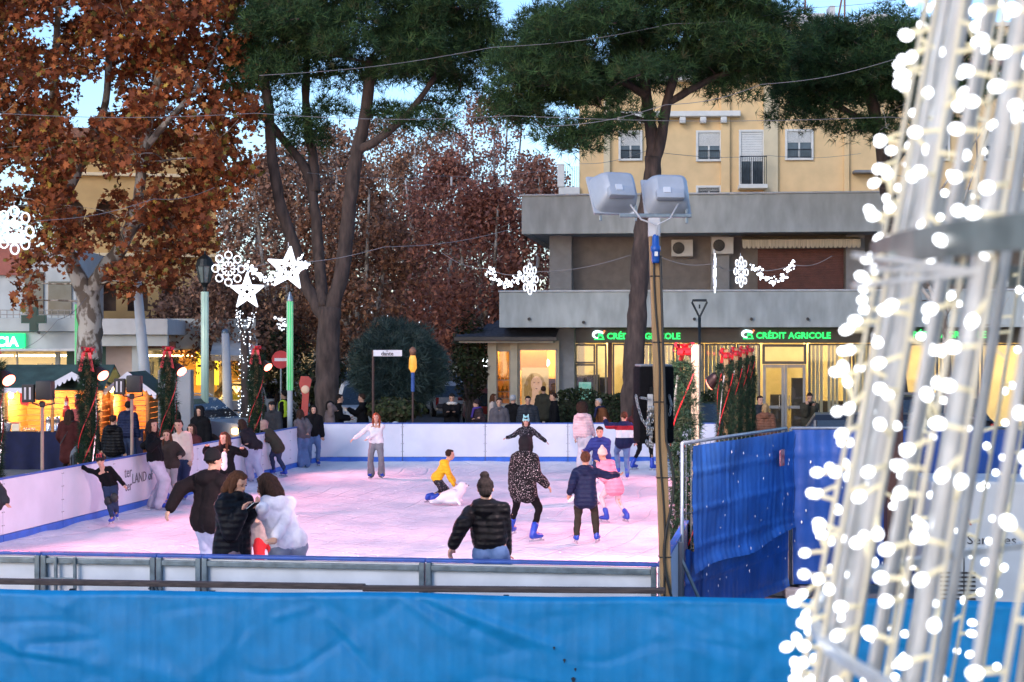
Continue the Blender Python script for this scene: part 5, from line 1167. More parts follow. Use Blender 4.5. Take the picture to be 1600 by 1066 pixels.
# ------------------------------------------------------------------ vehicles
m_tyre = M('tyre', (.015, .015, .016), .85); m_rim = M('rim', (.5, .5, .52), .3, .9); m_cglass = M('car_glass', (.02, .03, .04), .06, var=.3, vs=2, spec=.9)
CARS = {'suv': (4.5, 1.82, 1.68, [(0, .55, .95, 0), (.06, .35, 1.0, 0), (.3, .3, 1.02, 0), (.62, .3, 1.05, .0), (1.0, .3, 1.08, 0), (1.15, .3, 1.08, .0), (1.75, .3, 1.08, .55), (2.4, .3, 1.08, .6), (3.2, .3, 1.08, .6), (4.05, .3, 1.06, .55), (4.35, .33, 1.02, .06), (4.5, .5, .95, 0)]),
        'hatch': (3.9, 1.7, 1.48, [(0, .5, .78, 0), (.05, .3, .85, 0), (.5, .26, .93, 0), (.95, .26, .97, 0), (1.5, .26, .97, .45), (2.2, .26, .97, .51), (2.9, .26, .97, .49), (3.5, .26, .95, .36), (3.8, .28, .92, .03), (3.9, .45, .85, 0)]),
        'van': (4.6, 1.85, 1.85, [(0, .55, .95, 0), (.06, .35, 1.05, 0), (.7, .3, 1.12, .0), (1.35, .3, 1.15, .62), (2.0, .3, 1.15, .7), (3.2, .3, 1.15, .7), (4.3, .3, 1.15, .68), (4.5, .34, 1.12, .4), (4.6, .5, 1.0, 0)])}
def car(label, loc, yaw, colour, kind='suv', lit=False, cname='car_paint'):
    Lc, Wc, Hc, st = CARS[kind]; t = empty('parked_car', loc, yaw, label, 'car'); mp_ = M(cname, colour, .35, .2, var=.04, vs=2, spec=.6)
    def ring(x, zl, zb, cabin):
        hw = Wc / 2 * (1 - .25 * (abs(x - Lc / 2) / (Lc / 2)) ** 5); return [(x, -hw * .9, zl), (x, -hw, zl + .14), (x, -hw, zb - .2), (x, -hw * .97, zb), (x, hw * .97, zb), (x, hw, zb - .2), (x, hw, zl + .14), (x, hw * .9, zl)]
    b = MB(); vs_ = []
    for s_ in st: vs_ += ring(*s_)
    n_ = len(st); b.add(vs_, [(i * 8 + k, i * 8 + (k + 1) % 8, (i + 1) * 8 + (k + 1) % 8, (i + 1) * 8 + k) for i in range(n_ - 1) for k in range(8)] + [tuple(range(7, -1, -1)), tuple((n_ - 1) * 8 + k for k in range(8))])
    b.build('body', mp_, t, auto=True)
    cs = [s_ for s_ in st if s_[3] > 0]; x0 = st[st.index(cs[0]) - 1]; x1 = st[st.index(cs[-1]) + 1] if cs[-1] is not st[-1] else cs[-1]
    seq = [(x0[0], x0[2], .0)] + [(s_[0], s_[2], s_[3]) for s_ in cs] + [(x1[0], x1[2], .0)]
    vs_ = []; hw = Wc / 2 * .96
    for x, zb, h in seq:
        q = h / .6; vs_ += [(x, -hw, zb - .01), (x, -hw + .16 * q, zb + h * .86 + .004), (x, -hw + .28 * q, zb + h + .005), (x, hw - .28 * q, zb + h + .005), (x, hw - .16 * q, zb + h * .86 + .004), (x, hw, zb - .01)]
    g_ = MB(); rf_ = MB(); n_ = len(seq)
    for i in range(n_ - 1):
        for k in range(5):
            f_ = [i * 6 + k, i * 6 + k + 1, (i + 1) * 6 + k + 1, (i + 1) * 6 + k]
            roofy = (k in (1, 2, 3)) and seq[i][2] > .3 and seq[i + 1][2] > .3
            (rf_ if roofy else g_).add([vs_[j] for j in f_], [(0, 1, 2, 3)])
    g_.build('glass', m_cglass, t); rf_.build('roof', mp_, t)
    for s_ in (-1, 1):                                 # pillars, mirrors, lamps, wheels
        for i in range(1, n_ - 1):
            x, zb, h = seq[i]; q = h / .6; MB().tube([(x, s_ * (hw + .006), zb), (x, s_ * (hw - .16 * q + .008), zb + h * .86)], .035, 5).build('window_pillar', mp_, t)
        mr = MB().bevbox((seq[1][0] - .25, s_ * (Wc / 2 + .1), seq[1][1] + .08), (.1, .2, .14), .03).build('wing_mirror', mp_, t, auto=True)
        MB().bevbox((.1, s_ * (Wc / 2 - .28), st[1][2] - .2), (.14, .36, .16), .04).build('headlight', M('headlamp_lit', (1, .8, .5), .2, emit=(1, .5, .12), es=9, var=0) if lit else M('headlamp', (.6, .62, .65), .1, .4), t)
        MB().bevbox((Lc - .06, s_ * (Wc / 2 - .2), st[-2][2] - .25), (.1, .22, .34), .03).build('tail_light', M('tail_red', (.4, .01, .01), .25), t)
        for xw in (.78, Lc - .85):
            w_ = MB().lathe([(.2, -.1), (.31, -.1), (.335, -.07), (.335, .07), (.31, .1), (.2, .1)], 24, (xw, s_ * (Wc / 2 - .09), .335), axis=(0, 1, 0)).build('tyre', m_tyre, t, True)
            rm = MB().lathe([(.205, -.02), (.205, .085)], 20, (xw, s_ * (Wc / 2 - .09), .335), axis=(0, s_, 0))
            for k in range(5):
                a_ = k * 1.2566; rm.box((xw + .1 * math.cos(a_), s_ * (Wc / 2 + .005), .335 + .1 * math.sin(a_)), (.2, .03, .05), rot=Matrix.Rotation(-a_, 3, 'Y'))
            rm.build('rim', m_rim, w_); MB().lathe([(.36, 0), (.40, .012), (.36, .02)], 24, (xw, s_ * (Wc / 2 - .01), .34), axis=(0, s_, 0)).build('wheel_arch', m_dk, t)
        MB().bevbox((seq[2][0] + .25, s_ * (Wc / 2 + .012), seq[1][1] - .18), (.18, .03, .035), .01).build('door_handle', mp_, t)
    for xx in (.02, Lc - .02): MB().bevbox((xx, 0, .48), (.14, Wc * .86, .2), .05).build('bumper', M('bumper', (.06, .06, .065), .5), t, auto=True)
    MB().bevbox((-.055, 0, .5), (.02, .5, .11), .005).build('number_plate', m_trim, t)
    if kind == 'suv':
        for s_ in (-1, 1): MB().tube([(1.9, s_ * .6, 1.69), (2.0, s_ * .6, 1.74), (3.8, s_ * .6, 1.73), (3.95, s_ * .6, 1.66)], .02, 6).build('roof_rail', m_alu2, t)
    return t
def cpos(x, Y, dz=0): p = at(x, 533, Y); return (p.x, Y, GZ + dz)
car('silver estate car parked behind the small gabled stall', cpos(385, 51.5), rad(196), (.42, .42, .42), 'suv', cname='paint_silver')
car('white off road car parked under the pale green lamp post', cpos(315, 60), rad(55), (.62, .63, .65), 'suv', cname='paint_white')
car('grey car with orange lit headlamp near the light cascade', cpos(398, 45.2), rad(152), (.25, .27, .3), 'suv', True, 'paint_grey')
car('white van parked behind the big forked pine', cpos(575, 54), rad(98), (.6, .62, .65), 'van', cname='paint_white')
car('blue van parked behind the two men in dark coats', cpos(549, 72), rad(95), (.05, .17, .3), 'van', cname='paint_blue')
car('white hatchback parked further down the avenue', cpos(690, 74), rad(-80), (.62, .63, .65), 'hatch', cname='paint_white')
car('dark red hatchback parked in front of the lit shop side', cpos(755, 64), rad(-85), (.2, .015, .02), 'hatch', cname='paint_red')
car('dark blue hatchback beside the white one down the avenue', cpos(725, 92), rad(-84), (.03, .05, .1), 'hatch', cname='paint_navy')
car('dark teal saloon car between the hedge and the garland posts', cpos(1085, 45.6), rad(62), (.04, .09, .11), 'hatch', cname='paint_teal')
car('dark car parked before the bank door next to the man in olive', cpos(1292, 47.0), rad(-3), (.025, .03, .04), 'suv', cname='paint_dark')
car('black van parked beyond the white chiller cabinet', cpos(1640, 31), rad(170), (.02, .025, .035), 'van', cname='paint_black')

# ------------------------------------------------------------------ street furniture
def glow_pole(x, yt, yb, Y, label, col_, es, lantern=False, r=.085):
    p = at(x, 533, Y); t = empty('lamp_post', (p.x, Y, GZ), 0, label, 'lamp post'); zt = at(x, yt, Y).z - GZ; zb = at(x, yb, Y).z - GZ
    MB().tube([(0, 0, 0), (0, 0, zb)], r * .9, 14).build('base', M('post_grey', (.35, .37, .38), .5), t, True); MB().lathe([(r * 1.6, 0), (r * 1.6, .08), (r, .14)], 14).build('base_plate', m_galv, t)
    MB().tube([(0, 0, zb), (0, 0, zt)], r, 16).build('light_tube', M('tube_' + label[:8].replace(' ', '_'), (.45, .62, .5) if lantern else (.12, .42, .2), .35, emit=col_, es=es, var=.05), t, True)
    for k in range(8): MB().tube([(r * 1.02 * math.cos(k * .785), r * 1.02 * math.sin(k * .785), zb), (r * 1.02 * math.cos(k * .785), r * 1.02 * math.sin(k * .785), zt)], .008, 4).build('rib', M('rib_pale', (.5, .6, .54), .5), t)
    if lantern:
        m_ = M('lantern_black', (.012, .016, .016), .5, .3); MB().lathe([(.06, 0), (.05, .12), (.09, .2), (.12, .25)], 12, (0, 0, zt)).build('neck', m_, t)
        MB().lathe([(.14, .25), (.24, .7)], 8, (0, 0, zt)).build('lantern_glass', M('lantern_pane', (.12, .15, .14), .15, var=.3), t)
        for k in range(8): MB().tube([(.145 * math.cos(k * .785), .145 * math.sin(k * .785), zt + .25), (.245 * math.cos(k * .785), .245 * math.sin(k * .785), zt + .7)], .015, 4).build('lantern_bar', m_, t)
        MB().lathe([(.26, .7), (.25, .75), (.2, .9), (.09, 1.0), (.03, 1.04), (.02, 1.12)], 16, (0, 0, zt)).build('lantern_cap', m_, t)
    else: MB().lathe([(r * 1.1, 0), (r * 1.1, .05), (.02, .25)], 12, (0, 0, zt)).build('cap', m_galv, t)
glow_pole(121, 476, 640, 49, 'green lit lamp post close behind the plane tree trunk', (.03, .7, .12), .22, r=.08)
glow_pole(320, 456, 640, 46, 'pale green lamp post carrying an old black lantern', (.45, .8, .6), .05, True, r=.10)
glow_pole(453, 471, 610, 44, 'bright green lit lamp post below the larger star', (.03, .7, .12), .22, r=.08)
for x0, y0, x1, y1, Y, lab in ((213, 430, 236, 700, 50, 'white pole leaning beside the small stall roof'), (352, 520, 358, 690, 57, 'short white leaning pole at the awning shop')):
    a_, b_ = at(x0, y0, Y), at(x1, y1, Y); b_ = a_ + (b_ - a_) * ((a_.z - GZ) / (a_.z - b_.z)); t = empty('leaning_pole', b_, 0, lab, 'pole')
    MB().tube([(0, 0, 0), a_ - b_], [.2, .13], 14).build('shaft', M('pole_white', (.6, .64, .68), .5, var=.06), t, True); MB().lathe([(.26, 0), (.26, .05), (.2, .08)], 14).build('base_plate', m_galv, t)
    MB().ball(a_ - b_, .135, 12, 8).build('cap', m_galv, t, True)
# utility cabinet
p = at(275, 533, 43.6); t = empty('utility_cabinet', (p.x, 43.6, GZ), 0, 'tall grey steel utility cabinet behind a garland post', 'cabinet'); zc = at(0, 578, 43.6).z - GZ
MB().bevbox((0, 0, zc / 2), (.86, .4, zc), .015).build('casing', M('cabinet_grey', (.23, .25, .27), .5, .2, var=.08), t)
for xx in (-.2, .22): MB().bevbox((xx, -.205, zc / 2), (.38, .015, zc - .12), .006).build('door', M('cabinet_door', (.26, .28, .3), .5, .2, var=.06), t)
MB().box((.1, -.216, zc * .45), (.12, .006, .06)).build('notice', m_trim, t); MB().box((.0, -.218, zc * .62), (.03, .02, .1)).build('handle', m_dk, t)
# street name sign
p = at(583, 533, 45.2); t = empty('street_sign', (p.x, 45.2, GZ), 0, 'white street name sign reading dante on a thin brown pole', 'sign'); zs_ = at(0, 552, 45.2).z - GZ
MB().tube([(0, 0, 0), (0, 0, zs_ + .08)], .035, 8).build('pole', M('pole_brown', (.06, .03, .025), .6), t)
MB().bevbox((.4, -.05, zs_), (.78, .03, .17), .01).build('plate', m_trim, t); text('lettering', 'dante', .15, M('ink', (.05, .05, .06), .6), t, (.22, -.07, zs_ - .06), ext=.002, bold=.003); text('lettering', 'via', .06, MATS['ink'], t, (.35, -.07, zs_ + .045), ext=.002)
# torch shaped ornament
p = at(645, 533, 45.0); t = empty('torch_ornament', (p.x, 45, GZ), 0, 'painted torch ornament with orange flame on a blue stick', 'ornament')
z0, z1, z2 = at(0, 612, 45).z - GZ, at(0, 582, 45).z - GZ, at(0, 543, 45).z - GZ
MB().tube([(0, 0, 0), (0, 0, z0)], .03, 8).build('post', M('pole_brown', (.06, .03, .025), .6), t); MB().tube([(0, 0, z0), (0, 0, z1)], .05, 10).build('stick', M('stick_blue', (.02, .08, .3), .5), t)
MB().lathe([(.05, z1), (.11, z1 + .12), (.1, z1 + .35), (.06, z1 + .5)], 12).build('flame', M('flame_orange', (.6, .22, .02), .5, c2=(.7, .45, .1), vs=6, emit=(1, .4, .05), es=.35), t, True); MB().lathe([(.07, z1 + .45), (.1, z1 + .6), (.05, z2), (.0, z2 + .02)], 12).build('flame_tip', M('flame_brown', (.22, .1, .06), .6), t, True)
# red white ornament standing near the stewards
p = at(476, 533, 44.0); t = empty('painted_figure', (p.x, 44, GZ), 0, 'red and cream painted board figure beside the pine trunk', 'ornament')
z0, z1 = at(0, 650, 44).z - GZ, at(0, 588, 44).z - GZ
MB().prism([(-.1, -.0), (.08, 0), (.12, z1 - z0 - .4), (.19, z1 - z0 - .1), (.1, z1 - z0), (-.1, z1 - z0), (-.15, z1 - z0 - .2), (-.06, z1 - z0 - .5)], .05, (0, 0, z0)).build('board', M('figure_red', (.35, .04, .03), .5), t); MB().ball((.02, -.03, z1 - .35), .11, 12, 8, sc_=(1, .3, 1)).build('face', M('figure_cream', (.6, .42, .28), .6), t); MB().tube([(0, 0.03, 0), (0, .03, z0 + .3)], .03, 6).build('stake', m_rail, t)
# no entry sign
p = at(439, 533, 50); t = empty('no_entry_sign', (p.x, 50, GZ), 0, 'round red no entry sign behind the bright green post', 'sign'); zs_ = at(0, 562, 50).z - GZ
MB().tube([(0, .02, 0), (0, .02, zs_ + .2)], .03, 8).build('pole', m_galv, t); MB().lathe([(.27, 0), (.27, .02)], 28, (0, -.02, zs_), axis=(0, -1, 0)).build('disc', M('sign_disc_red', (.5, .02, .03), .4), t); MB().box((0, -.045, zs_), (.38, .008, .09)).build('bar', m_trim, t)
# litter bin and bollards
p = at(675, 533, 44.5); t = empty('litter_bin', (p.x, 44.5, GZ), 0, 'black round litter bin behind the far boards', 'bin')
MB().lathe([(.2, 0), (.23, .1), (.25, .85), (.26, .86)], 20).build('body', m_blk, t, True); MB().lathe([(.27, .86), (.27, .91), (.2, .95), (.1, .96)], 20).build('lid', m_blk, t, True)
for k in range(12): MB().tube([(.235 * math.cos(k * .5236), .235 * math.sin(k * .5236), .12), (.255 * math.cos(k * .5236), .255 * math.sin(k * .5236), .84)], .012, 4).build('rib', m_blk, t)
for x, lab in ((618, 'short pale bollard by the low green shrub'), (884, 'red topped bollard before the lit shop window')):
    p = at(x if x != 884 else 787, 533, 46); t = empty('bollard', (p.x, 46, GZ), 0, lab, 'bollard'); MB().lathe([(.1, 0), (.1, .8), (.13, .82), (.13, .92), (.08, .98), (.02, 1.0)], 14).build('shaft', m_conc2 if x == 618 else M('bollard_red', (.3, .02, .02), .4), t, True); MB().lathe([(.15, 0), (.15, .05), (.1, .06)], 14).build('base', m_galv, t)
# triangular modern street lamp
p = at(1093, 533, 49); t = empty('street_lamp', (p.x, 49, GZ), 0, 'slim dark street lamp with triangular open head before the balcony', 'street lamp'); z0, z1 = at(0, 495, 49).z - GZ, at(0, 471, 49).z - GZ; m_ = M('lamp_anthracite', (.03, .04, .045), .45, .5)
MB().tube([(0, 0, 0), (0, 0, z0)], .045, 10).build('pole', m_, t, True)
MB().tube([(0, 0, z0 - .02), (-.22, 0, z1 - .03), (-.2, 0, z1 + .02), (.2, 0, z1 + .02), (.22, 0, z1 - .03), (0, 0, z0 - .02)], .03, 8).build('head_frame', m_, t); MB().bevbox((0, 0, z1 + .03), (.42, .12, .07), .02).build('lamp_unit', m_, t); MB().bevbox((0, 0, z0 + .3), (.05, .02, .12), .005).build('sensor', m_, t)
# hanging lit house sign near the shop
p = at(755, 566, 58); tag(MB().bevbox(p, (.62, .2, .3), .03).build('lit_box_sign', M('box_sign', (.9, .95, 1), .4, emit=(.85, .95, 1), es=3, var=0)), 'small glowing white box sign beside the shop corner', 'sign')
# white chiller seen through the cone
p = at(1455, 533, 19.2); t = empty('chiller_cabinet', (p.x, 19.2, GZ), rad(-4), 'white chiller cabinet lettered Services behind the glowing cone', 'chiller'); wch = at(1640, 533, 19.2).x - p.x; hch = at(0, 752, 19.2).z - GZ
MB().bevbox((wch / 2, .6, hch / 2), (wch, 1.2, hch), .03).build('casing', M('chiller_white', (.55, .57, .57), .5, var=.05), t)
for xx in (.02, wch * .55): MB().box((xx + .35, -.006, hch / 2), (.012, .012, hch - .15)).build('door_seam', m_dk, t)
text('lettering', 'Services', .15, MATS['ink'], t, (.4, -.012, hch - .72), ext=.002, sx=1.15); text('lettering', 'A', .14, M('letter_red', (.4, .03, .04), .5), t, (.36, -.012, hch - .5), ext=.002, bold=.004); text('lettering', 'D', .16, MATS['letter_red'], t, (.07, -.012, hch - .2), ext=.002)
for k in range(7): MB().box((.3, -.01, .25 + k * .05), (.4, .02, .02)).build('vent_slat', m_dk, t)
p = at(1396, 533, 20.2); t = empty('brown_post', (p.x, 20.2, GZ), 0, 'thick dark brown timber post beyond the dark blue fence', 'post'); MB().bevbox((0, 0, 1.35), (.2, .2, 2.7), .02).build('shaft', M('post_brown', (.1, .045, .035), .7, c2=(.06, .03, .025), vs=6, stretch=(4, 4, .4)), t); MB().bevbox((0, 0, 2.72), (.26, .26, .06), .01).build('cap', MATS['post_brown'], t)
# pram by the boards
p = at(133, 533, 31.5); t = empty('pram', (p.x, 31.5, GZ), rad(15), 'grey hooded pram standing outside the long boards', 'pram'); m_pr = M('pram_grey', (.12, .125, .14), .75, var=.12, vs=6); zt = at(0, 690, 31.5).z - GZ
hd_ = MB(); vs_ = []
for j in range(11):
    a_ = rad(-15 + 150 * j / 10)
    for i in range(9):
        e_ = math.pi * i / 8; vs_.append((-.26 * math.cos(e_), -.1 + .34 * math.cos(a_) * (.55 + .45 * math.sin(e_)), zt - .4 + .36 * math.sin(a_) * (.35 + .65 * math.sin(e_)) + .02 * math.sin(j * 3.14)))
hd_.add(vs_, [(j * 9 + i, j * 9 + i + 1, (j + 1) * 9 + i + 1, (j + 1) * 9 + i) for j in range(10) for i in range(8)]); ho = hd_.build('hood', m_pr, t, True); md = ho.modifiers.new('t', 'SOLIDIFY'); md.thickness = .02
MB().bevbox((0, .1, zt - .55), (.48, .8, .26), .08).build('seat_tub', m_pr, t, auto=True); MB().bevbox((0, -.42, zt - .3), (.2, .02, .16), .02).build('hood_window', m_dk, t)
for s_ in (-1, 1):
    MB().tube([(s_ * .22, -.3, .3), (s_ * .22, .2, zt - .5)], .016, 6).build('frame', m_galv, t); MB().tube([(s_ * .22, .3, .3), (s_ * .22, -.1, zt - .5), (s_ * .22, -.6, zt - .2)], .016, 6).build('frame', m_galv, t)
    for yy in (-.35, .4): MB().lathe([(.1, -.02), (.14, -.02), (.15, 0), (.14, .02), (.1, .02)], 18, (s_ * .26, yy, .15), axis=(1, 0, 0)).build('wheel', m_tyre, t, True)
MB().tube([(-.22, -.6, zt - .2), (.22, -.6, zt - .2)], .02, 6).build('handle', m_dk, t)

# ------------------------------------------------------------------ Christmas lights strung over the square
m_led = M('led_white', (1, 1, 1), .3, emit=(.86, .92, 1), es=.6, var=0); m_led2 = M('led_cool', (1, 1, 1), .3, emit=(.78, .88, 1), es=1.6, var=0); m_wire = M('overhead_wire', (.2, .2, .21), .6); m_oframe = M('ornament_frame', (.6, .62, .65), .4, .4)
def snowflake(x, y, Y, R_, yaw, label):
    t = empty('light_snowflake', at(x, y, Y), yaw, label, 'snowflake light'); b = MB()
    for k in range(8):
        a_ = k * math.pi / 4; d_ = Vector((math.cos(a_), 0, math.sin(a_))); s_ = Vector((-math.sin(a_), 0, math.cos(a_)))
        b.tube([d_ * R_ * .14, d_ * R_ * .58], R_ * .03, 6)
        b.tube([d_ * R_ * (.74 + .2 * math.cos(q)) + s_ * R_ * .2 * math.sin(q) for q in np.linspace(0, 2 * math.pi, 13)], R_ * .036, 6, cap=False)
        b.tube([d_ * R_ * .38 + s_ * R_ * .14, d_ * R_ * .3, d_ * R_ * .38 - s_ * R_ * .14], R_ * .032, 5)
    b.build('light_tube', m_led, t, True)
    f = MB(); f.tube([(R_ * .62 * math.cos(q), .03, R_ * .62 * math.sin(q)) for q in np.linspace(0, 2 * math.pi, 25)], .012, 5); f.tube([(0, .02, R_ * .9), (0, .02, R_ * 1.15)], .01, 5); f.build('frame', m_oframe, t)
snowflake(23, 360, 38, .58, rad(56), 'large lit snowflake hanging before the plane tree'); snowflake(357, 420, 40, .44, rad(30), 'round lit snowflake beside the black lantern')
snowflake(828, 436, 44, .44, rad(58), 'lit snowflake hanging at the left corner of the balcony'); snowflake(1158, 425, 44, .43, rad(55), 'lit snowflake hanging in front of the brown shutter'); snowflake(1117, 427, 42, .52, rad(86), 'lit snowflake seen edge on beside the balcony column')
def star(x, y, Y, R_, yaw, label, tilt=0):
    t = empty('light_star', at(x, y, Y), yaw, label, 'star light'); b = MB(); pts = []
    for k in range(10):
        a_ = math.pi / 2 + k * math.pi / 5 + tilt; r = R_ if k % 2 == 0 else R_ * .42; pts.append(Vector((r * math.cos(a_), 0, r * math.sin(a_))))
    for i in range(10):
        p_, q_ = pts[i], pts[(i + 1) % 10]; b.tube([p_, q_], R_ * .04, 6)
        for f_ in (.25, .5, .75): b.tube([p_.lerp(q_, f_), (p_.lerp(q_, f_)) * .55 + Vector((0, .05, 0))], R_ * .025, 5)
        b.tube([p_ * .55, q_ * .55], R_ * .028, 5)
    for sy in (-.06, .06):
        for i in range(10): b.tube([pts[i] * .8 + Vector((0, sy, 0)), pts[(i + 1) % 10] * .8 + Vector((0, sy, 0))], R_ * .028, 5)
    for i in range(10): b.tube([pts[i] * .28, pts[(i + 1) % 10] * .28], R_ * .035, 5)
    b.build('light_tube', m_led, t, True); f = MB()
    for i in range(10): f.tube([pts[i] + Vector((0, .04, 0)), pts[(i + 1) % 10] + Vector((0, .04, 0))], .012, 4)
    f.tube([(0, .03, R_), (0, .03, R_ * 1.18)], .01, 5); f.build('frame', m_oframe, t)
star(451, 420, 40, .54, rad(18), 'large lit five pointed star above the bright green post', rad(-5)); star(386, 456, 41, .46, rad(-12), 'smaller lit star hanging over the light cascade')
def swag(pix, Y, label, n=26, spread=.05, r=.035):
    t = empty('light_swag', at(pix[0][0], pix[0][1], Y), 0, label, 'light garland'); o_ = t.location; P_ = [at(x, y, Y) - o_ for x, y in pix]; pl = []
    for i in range(len(P_) - 1):
        p0, p1, p2, p3 = P_[max(i - 1, 0)], P_[i], P_[i + 1], P_[min(i + 2, len(P_) - 1)]
        for k in range(8):
            q = k / 8; pl.append(.5 * ((2 * p1) + (p2 - p0) * q + (2 * p0 - 5 * p1 + 4 * p2 - p3) * q * q + (3 * p1 - p0 - 3 * p2 + p3) * q ** 3))
    pl.append(P_[-1]); MB().tube(pl, .01, 5).build('wire', m_wire, t); b = MB(); rs_ = random.Random(len(label))
    for k in range(n):
        f_ = k / (n - 1) * (len(pl) - 1); i = min(int(f_), len(pl) - 2); p_ = pl[i].lerp(pl[i + 1], f_ - i)
        for _ in range(3): b.ball(p_ + Vector((rs_.gauss(0, spread), rs_.gauss(0, spread), rs_.gauss(0, spread * 1.3))), r * rs_.uniform(.5, 1), 6, 4)
    tag(b.build('bulb', m_led2, t), kind='stuff')
swag([(764, 420), (775, 436), (790, 445), (803, 441), (812, 430)], 44, 'dipping string of white bulbs left of the balcony snowflake'); swag([(1178, 418), (1190, 430), (1210, 440), (1228, 431), (1238, 413)], 44, 'dipping string of white bulbs across the brown shutter')
swag([(383, 412), (395, 425), (408, 432), (425, 435), (436, 428)], 40.5, 'string of white bulbs joining the two stars'); swag([(470, 405), (474, 414), (466, 418)], 40, 'few blue white bulbs right of the large star', 8)
# trunk wrapped in white lights, and strands from the star
p = at(382, 533, 47); t = empty('light_wrapped_trunk', (p.x, 47, GZ), 0, 'thin trunk wrapped in small white bulbs under the smaller star', 'tree'); b = MB(); rl = random.Random(2); tk = MB(); limb_mesh(tk, [(0, 0, 0), (.03, 0, 1.5), (0, 0, at(0, 520, 47).z - GZ)], .15, .11, 8); tk.build('trunk', m_pinebark, t, True)
for k in range(150):
    z = rl.uniform(.1, at(0, 518, 47).z - GZ); a_ = rl.uniform(0, 6.28); b.ball((.17 * math.cos(a_), .17 * math.sin(a_), z), rl.uniform(.010, .017), 5, 4)
for xa, ya, xb, yb2 in ((371, 484, 378, 516), (397, 486, 389, 512)):
    for k in range(40):
        q = rl.random(); pp = at(xa + (xb - xa) * q, ya + (yb2 - ya) * q, 47) - Vector((p.x, 47, GZ)); b.ball(pp + Vector((rl.gauss(0, .05), rl.gauss(0, .05), 0)), rl.uniform(.012, .02), 5, 4)
    limb = MB(); limb_mesh(limb, [(0, 0, at(0, 522, 47).z - GZ), at((xa + xb) / 2, (ya + yb2) / 2 + 6, 47) - Vector((p.x, 47, GZ)), at(xa, ya - 20, 47) - Vector((p.x, 47, GZ))], .06, .02, 6); limb.build('limb', m_pinebark, t, True)
tag(b.build('bulb', m_led2, t), kind='stuff')
# fairy lights far down the avenue
b = MB()
for cx_, cy_, sx, sy, n_, Y in ((562, 474, 22, 9, 60, 70), (655, 474, 14, 5, 26, 80), (700, 486, 45, 12, 70, 80), (755, 500, 18, 16, 45, 66), (590, 500, 30, 15, 25, 74), (660, 500, 18, 8, 25, 84), (440, 505, 6, 10, 22, 52)):
    for _ in range(n_): b.ball(at(cx_ + rl.gauss(0, sx * .6), cy_ + rl.gauss(0, sy * .7), Y + rl.uniform(-3, 3)), rl.uniform(.02, .055), 5, 4)
tag(b.build('fairy_lights', m_led), 'tiny white fairy lights scattered through the avenue trees', 'fairy lights', kind='stuff')
# overhead wires
WIRES = [([(-40, 366, 38), (60, 345, 39), (240, 311, 41), (335, 293, 43)], 'pale wire carrying the large snowflake'), ([(340, 410, 40), (420, 411, 40), (600, 386, 41), (800, 358, 44)], 'pale wire carrying the stars toward the avenue'),
         ([(405, 118, 40), (770, 74, 42), (1050, 37, 43), (1250, 13, 44), (1500, -20, 45)], 'long thin wire rising over both pine crowns'), ([(-40, 175, 39), (400, 177, 41), (800, 181, 42), (1390, 183, 43), (1660, 184, 44)], 'long level wire crossing in front of the pine crowns'),
         ([(850, 198, 41), (1040, 164, 41), (1190, 132, 41), (1400, 92, 41), (1640, 40, 42)], 'wire sloping up across the middle pine crown'), ([(905, 256, 62), (1010, 236, 46), (1200, 243, 60), (1345, 240, 62)], 'thin dark wire before the yellow house'),
         ([(480, 270, 46), (680, 275, 60), (870, 264, 62)], 'thin wire strung between the avenue planes'), ([(690, 395, 44), (762, 420, 44), (828, 425, 44), (985, 399, 44)], 'wire carrying the balcony corner snowflake'), ([(1030, 401, 44), (1117, 412, 42), (1158, 418, 44), (1240, 414, 44), (1300, 400, 44)], 'wire carrying the shutter snowflake'), ([(35, 545, 44), (90, 500, 44), (135, 465, 46)], 'dark wire running down from the plane tree to the pharmacy')]
for pix, lab in WIRES:
    P_ = [at(*q) for q in pix]; pl = []
    for i in range(len(P_) - 1):
        for k in range(10): q = k / 10; pl.append(P_[i].lerp(P_[i + 1], q) - Vector((0, 0, .12 * math.sin(math.pi * q))))
    pl.append(P_[-1]); tag(MB().tube(pl, .0075, 5).build('overhead_wire', m_wire), lab, 'wire')

# ------------------------------------------------------------------ glowing wire cone close to the viewer
m_rod = M('rod_clear', (.66, .66, .64), .25, .1, var=.12, vs=20, stretch=(1, 1, .3), spec=.7); m_cord = M('cord_cream', (.72, .66, .5), .5, var=.1); m_stem = M('stem_cream', (.8, .72, .48), .4, emit=(1, .85, .5), es=.15, var=0); m_band = M('band_steel', (.22, .22, .2), .4, .7, var=.3, vs=12)
m_bulbw = M('cone_bulb', (1, 1, 1), .3, emit=(.92, .95, 1), es=2.2, var=0)
CC = Vector((2.115, 2.72, 0)); TA = .178; R31 = 1.48
cone = empty('light_cone', (CC.x, CC.y, GZ), 0, 'tall cone shaped frame of pale rods covered in glowing white bulbs', 'light cone')
def crad(z): return R31 - TA * (z - 3.1)
ZA, ZB = GZ, 3.1 + (R31 - .1) / TA
def cpt(a_, z, k=1.0): return Vector((crad(z) * k * math.cos(a_), crad(z) * k * math.sin(a_), z - GZ))
NR = 62
for i in range(NR):
    a_ = 2 * math.pi * i / NR; MB().tube([cpt(a_, ZA), cpt(a_, ZB)], .0125 if i % 2 else .007, 10).build('rod', m_rod, cone, True)
rc = random.Random(21); cords = []
for i in range(NR):
    a0 = 2 * math.pi * (i + .5) / NR + rc.uniform(-.012, .012); ph_ = rc.uniform(0, 6); k_ = rc.uniform(1.005, 1.02)
    pts = [cpt(a0 + .012 * math.sin(z * 2.1 + ph_), z, k_) for z in np.arange(ZA + .05, ZB, .2)]; MB().tube(pts, .0042, 6).build('cord', m_cord, cone, True); cords.append((a0, ph_, k_))
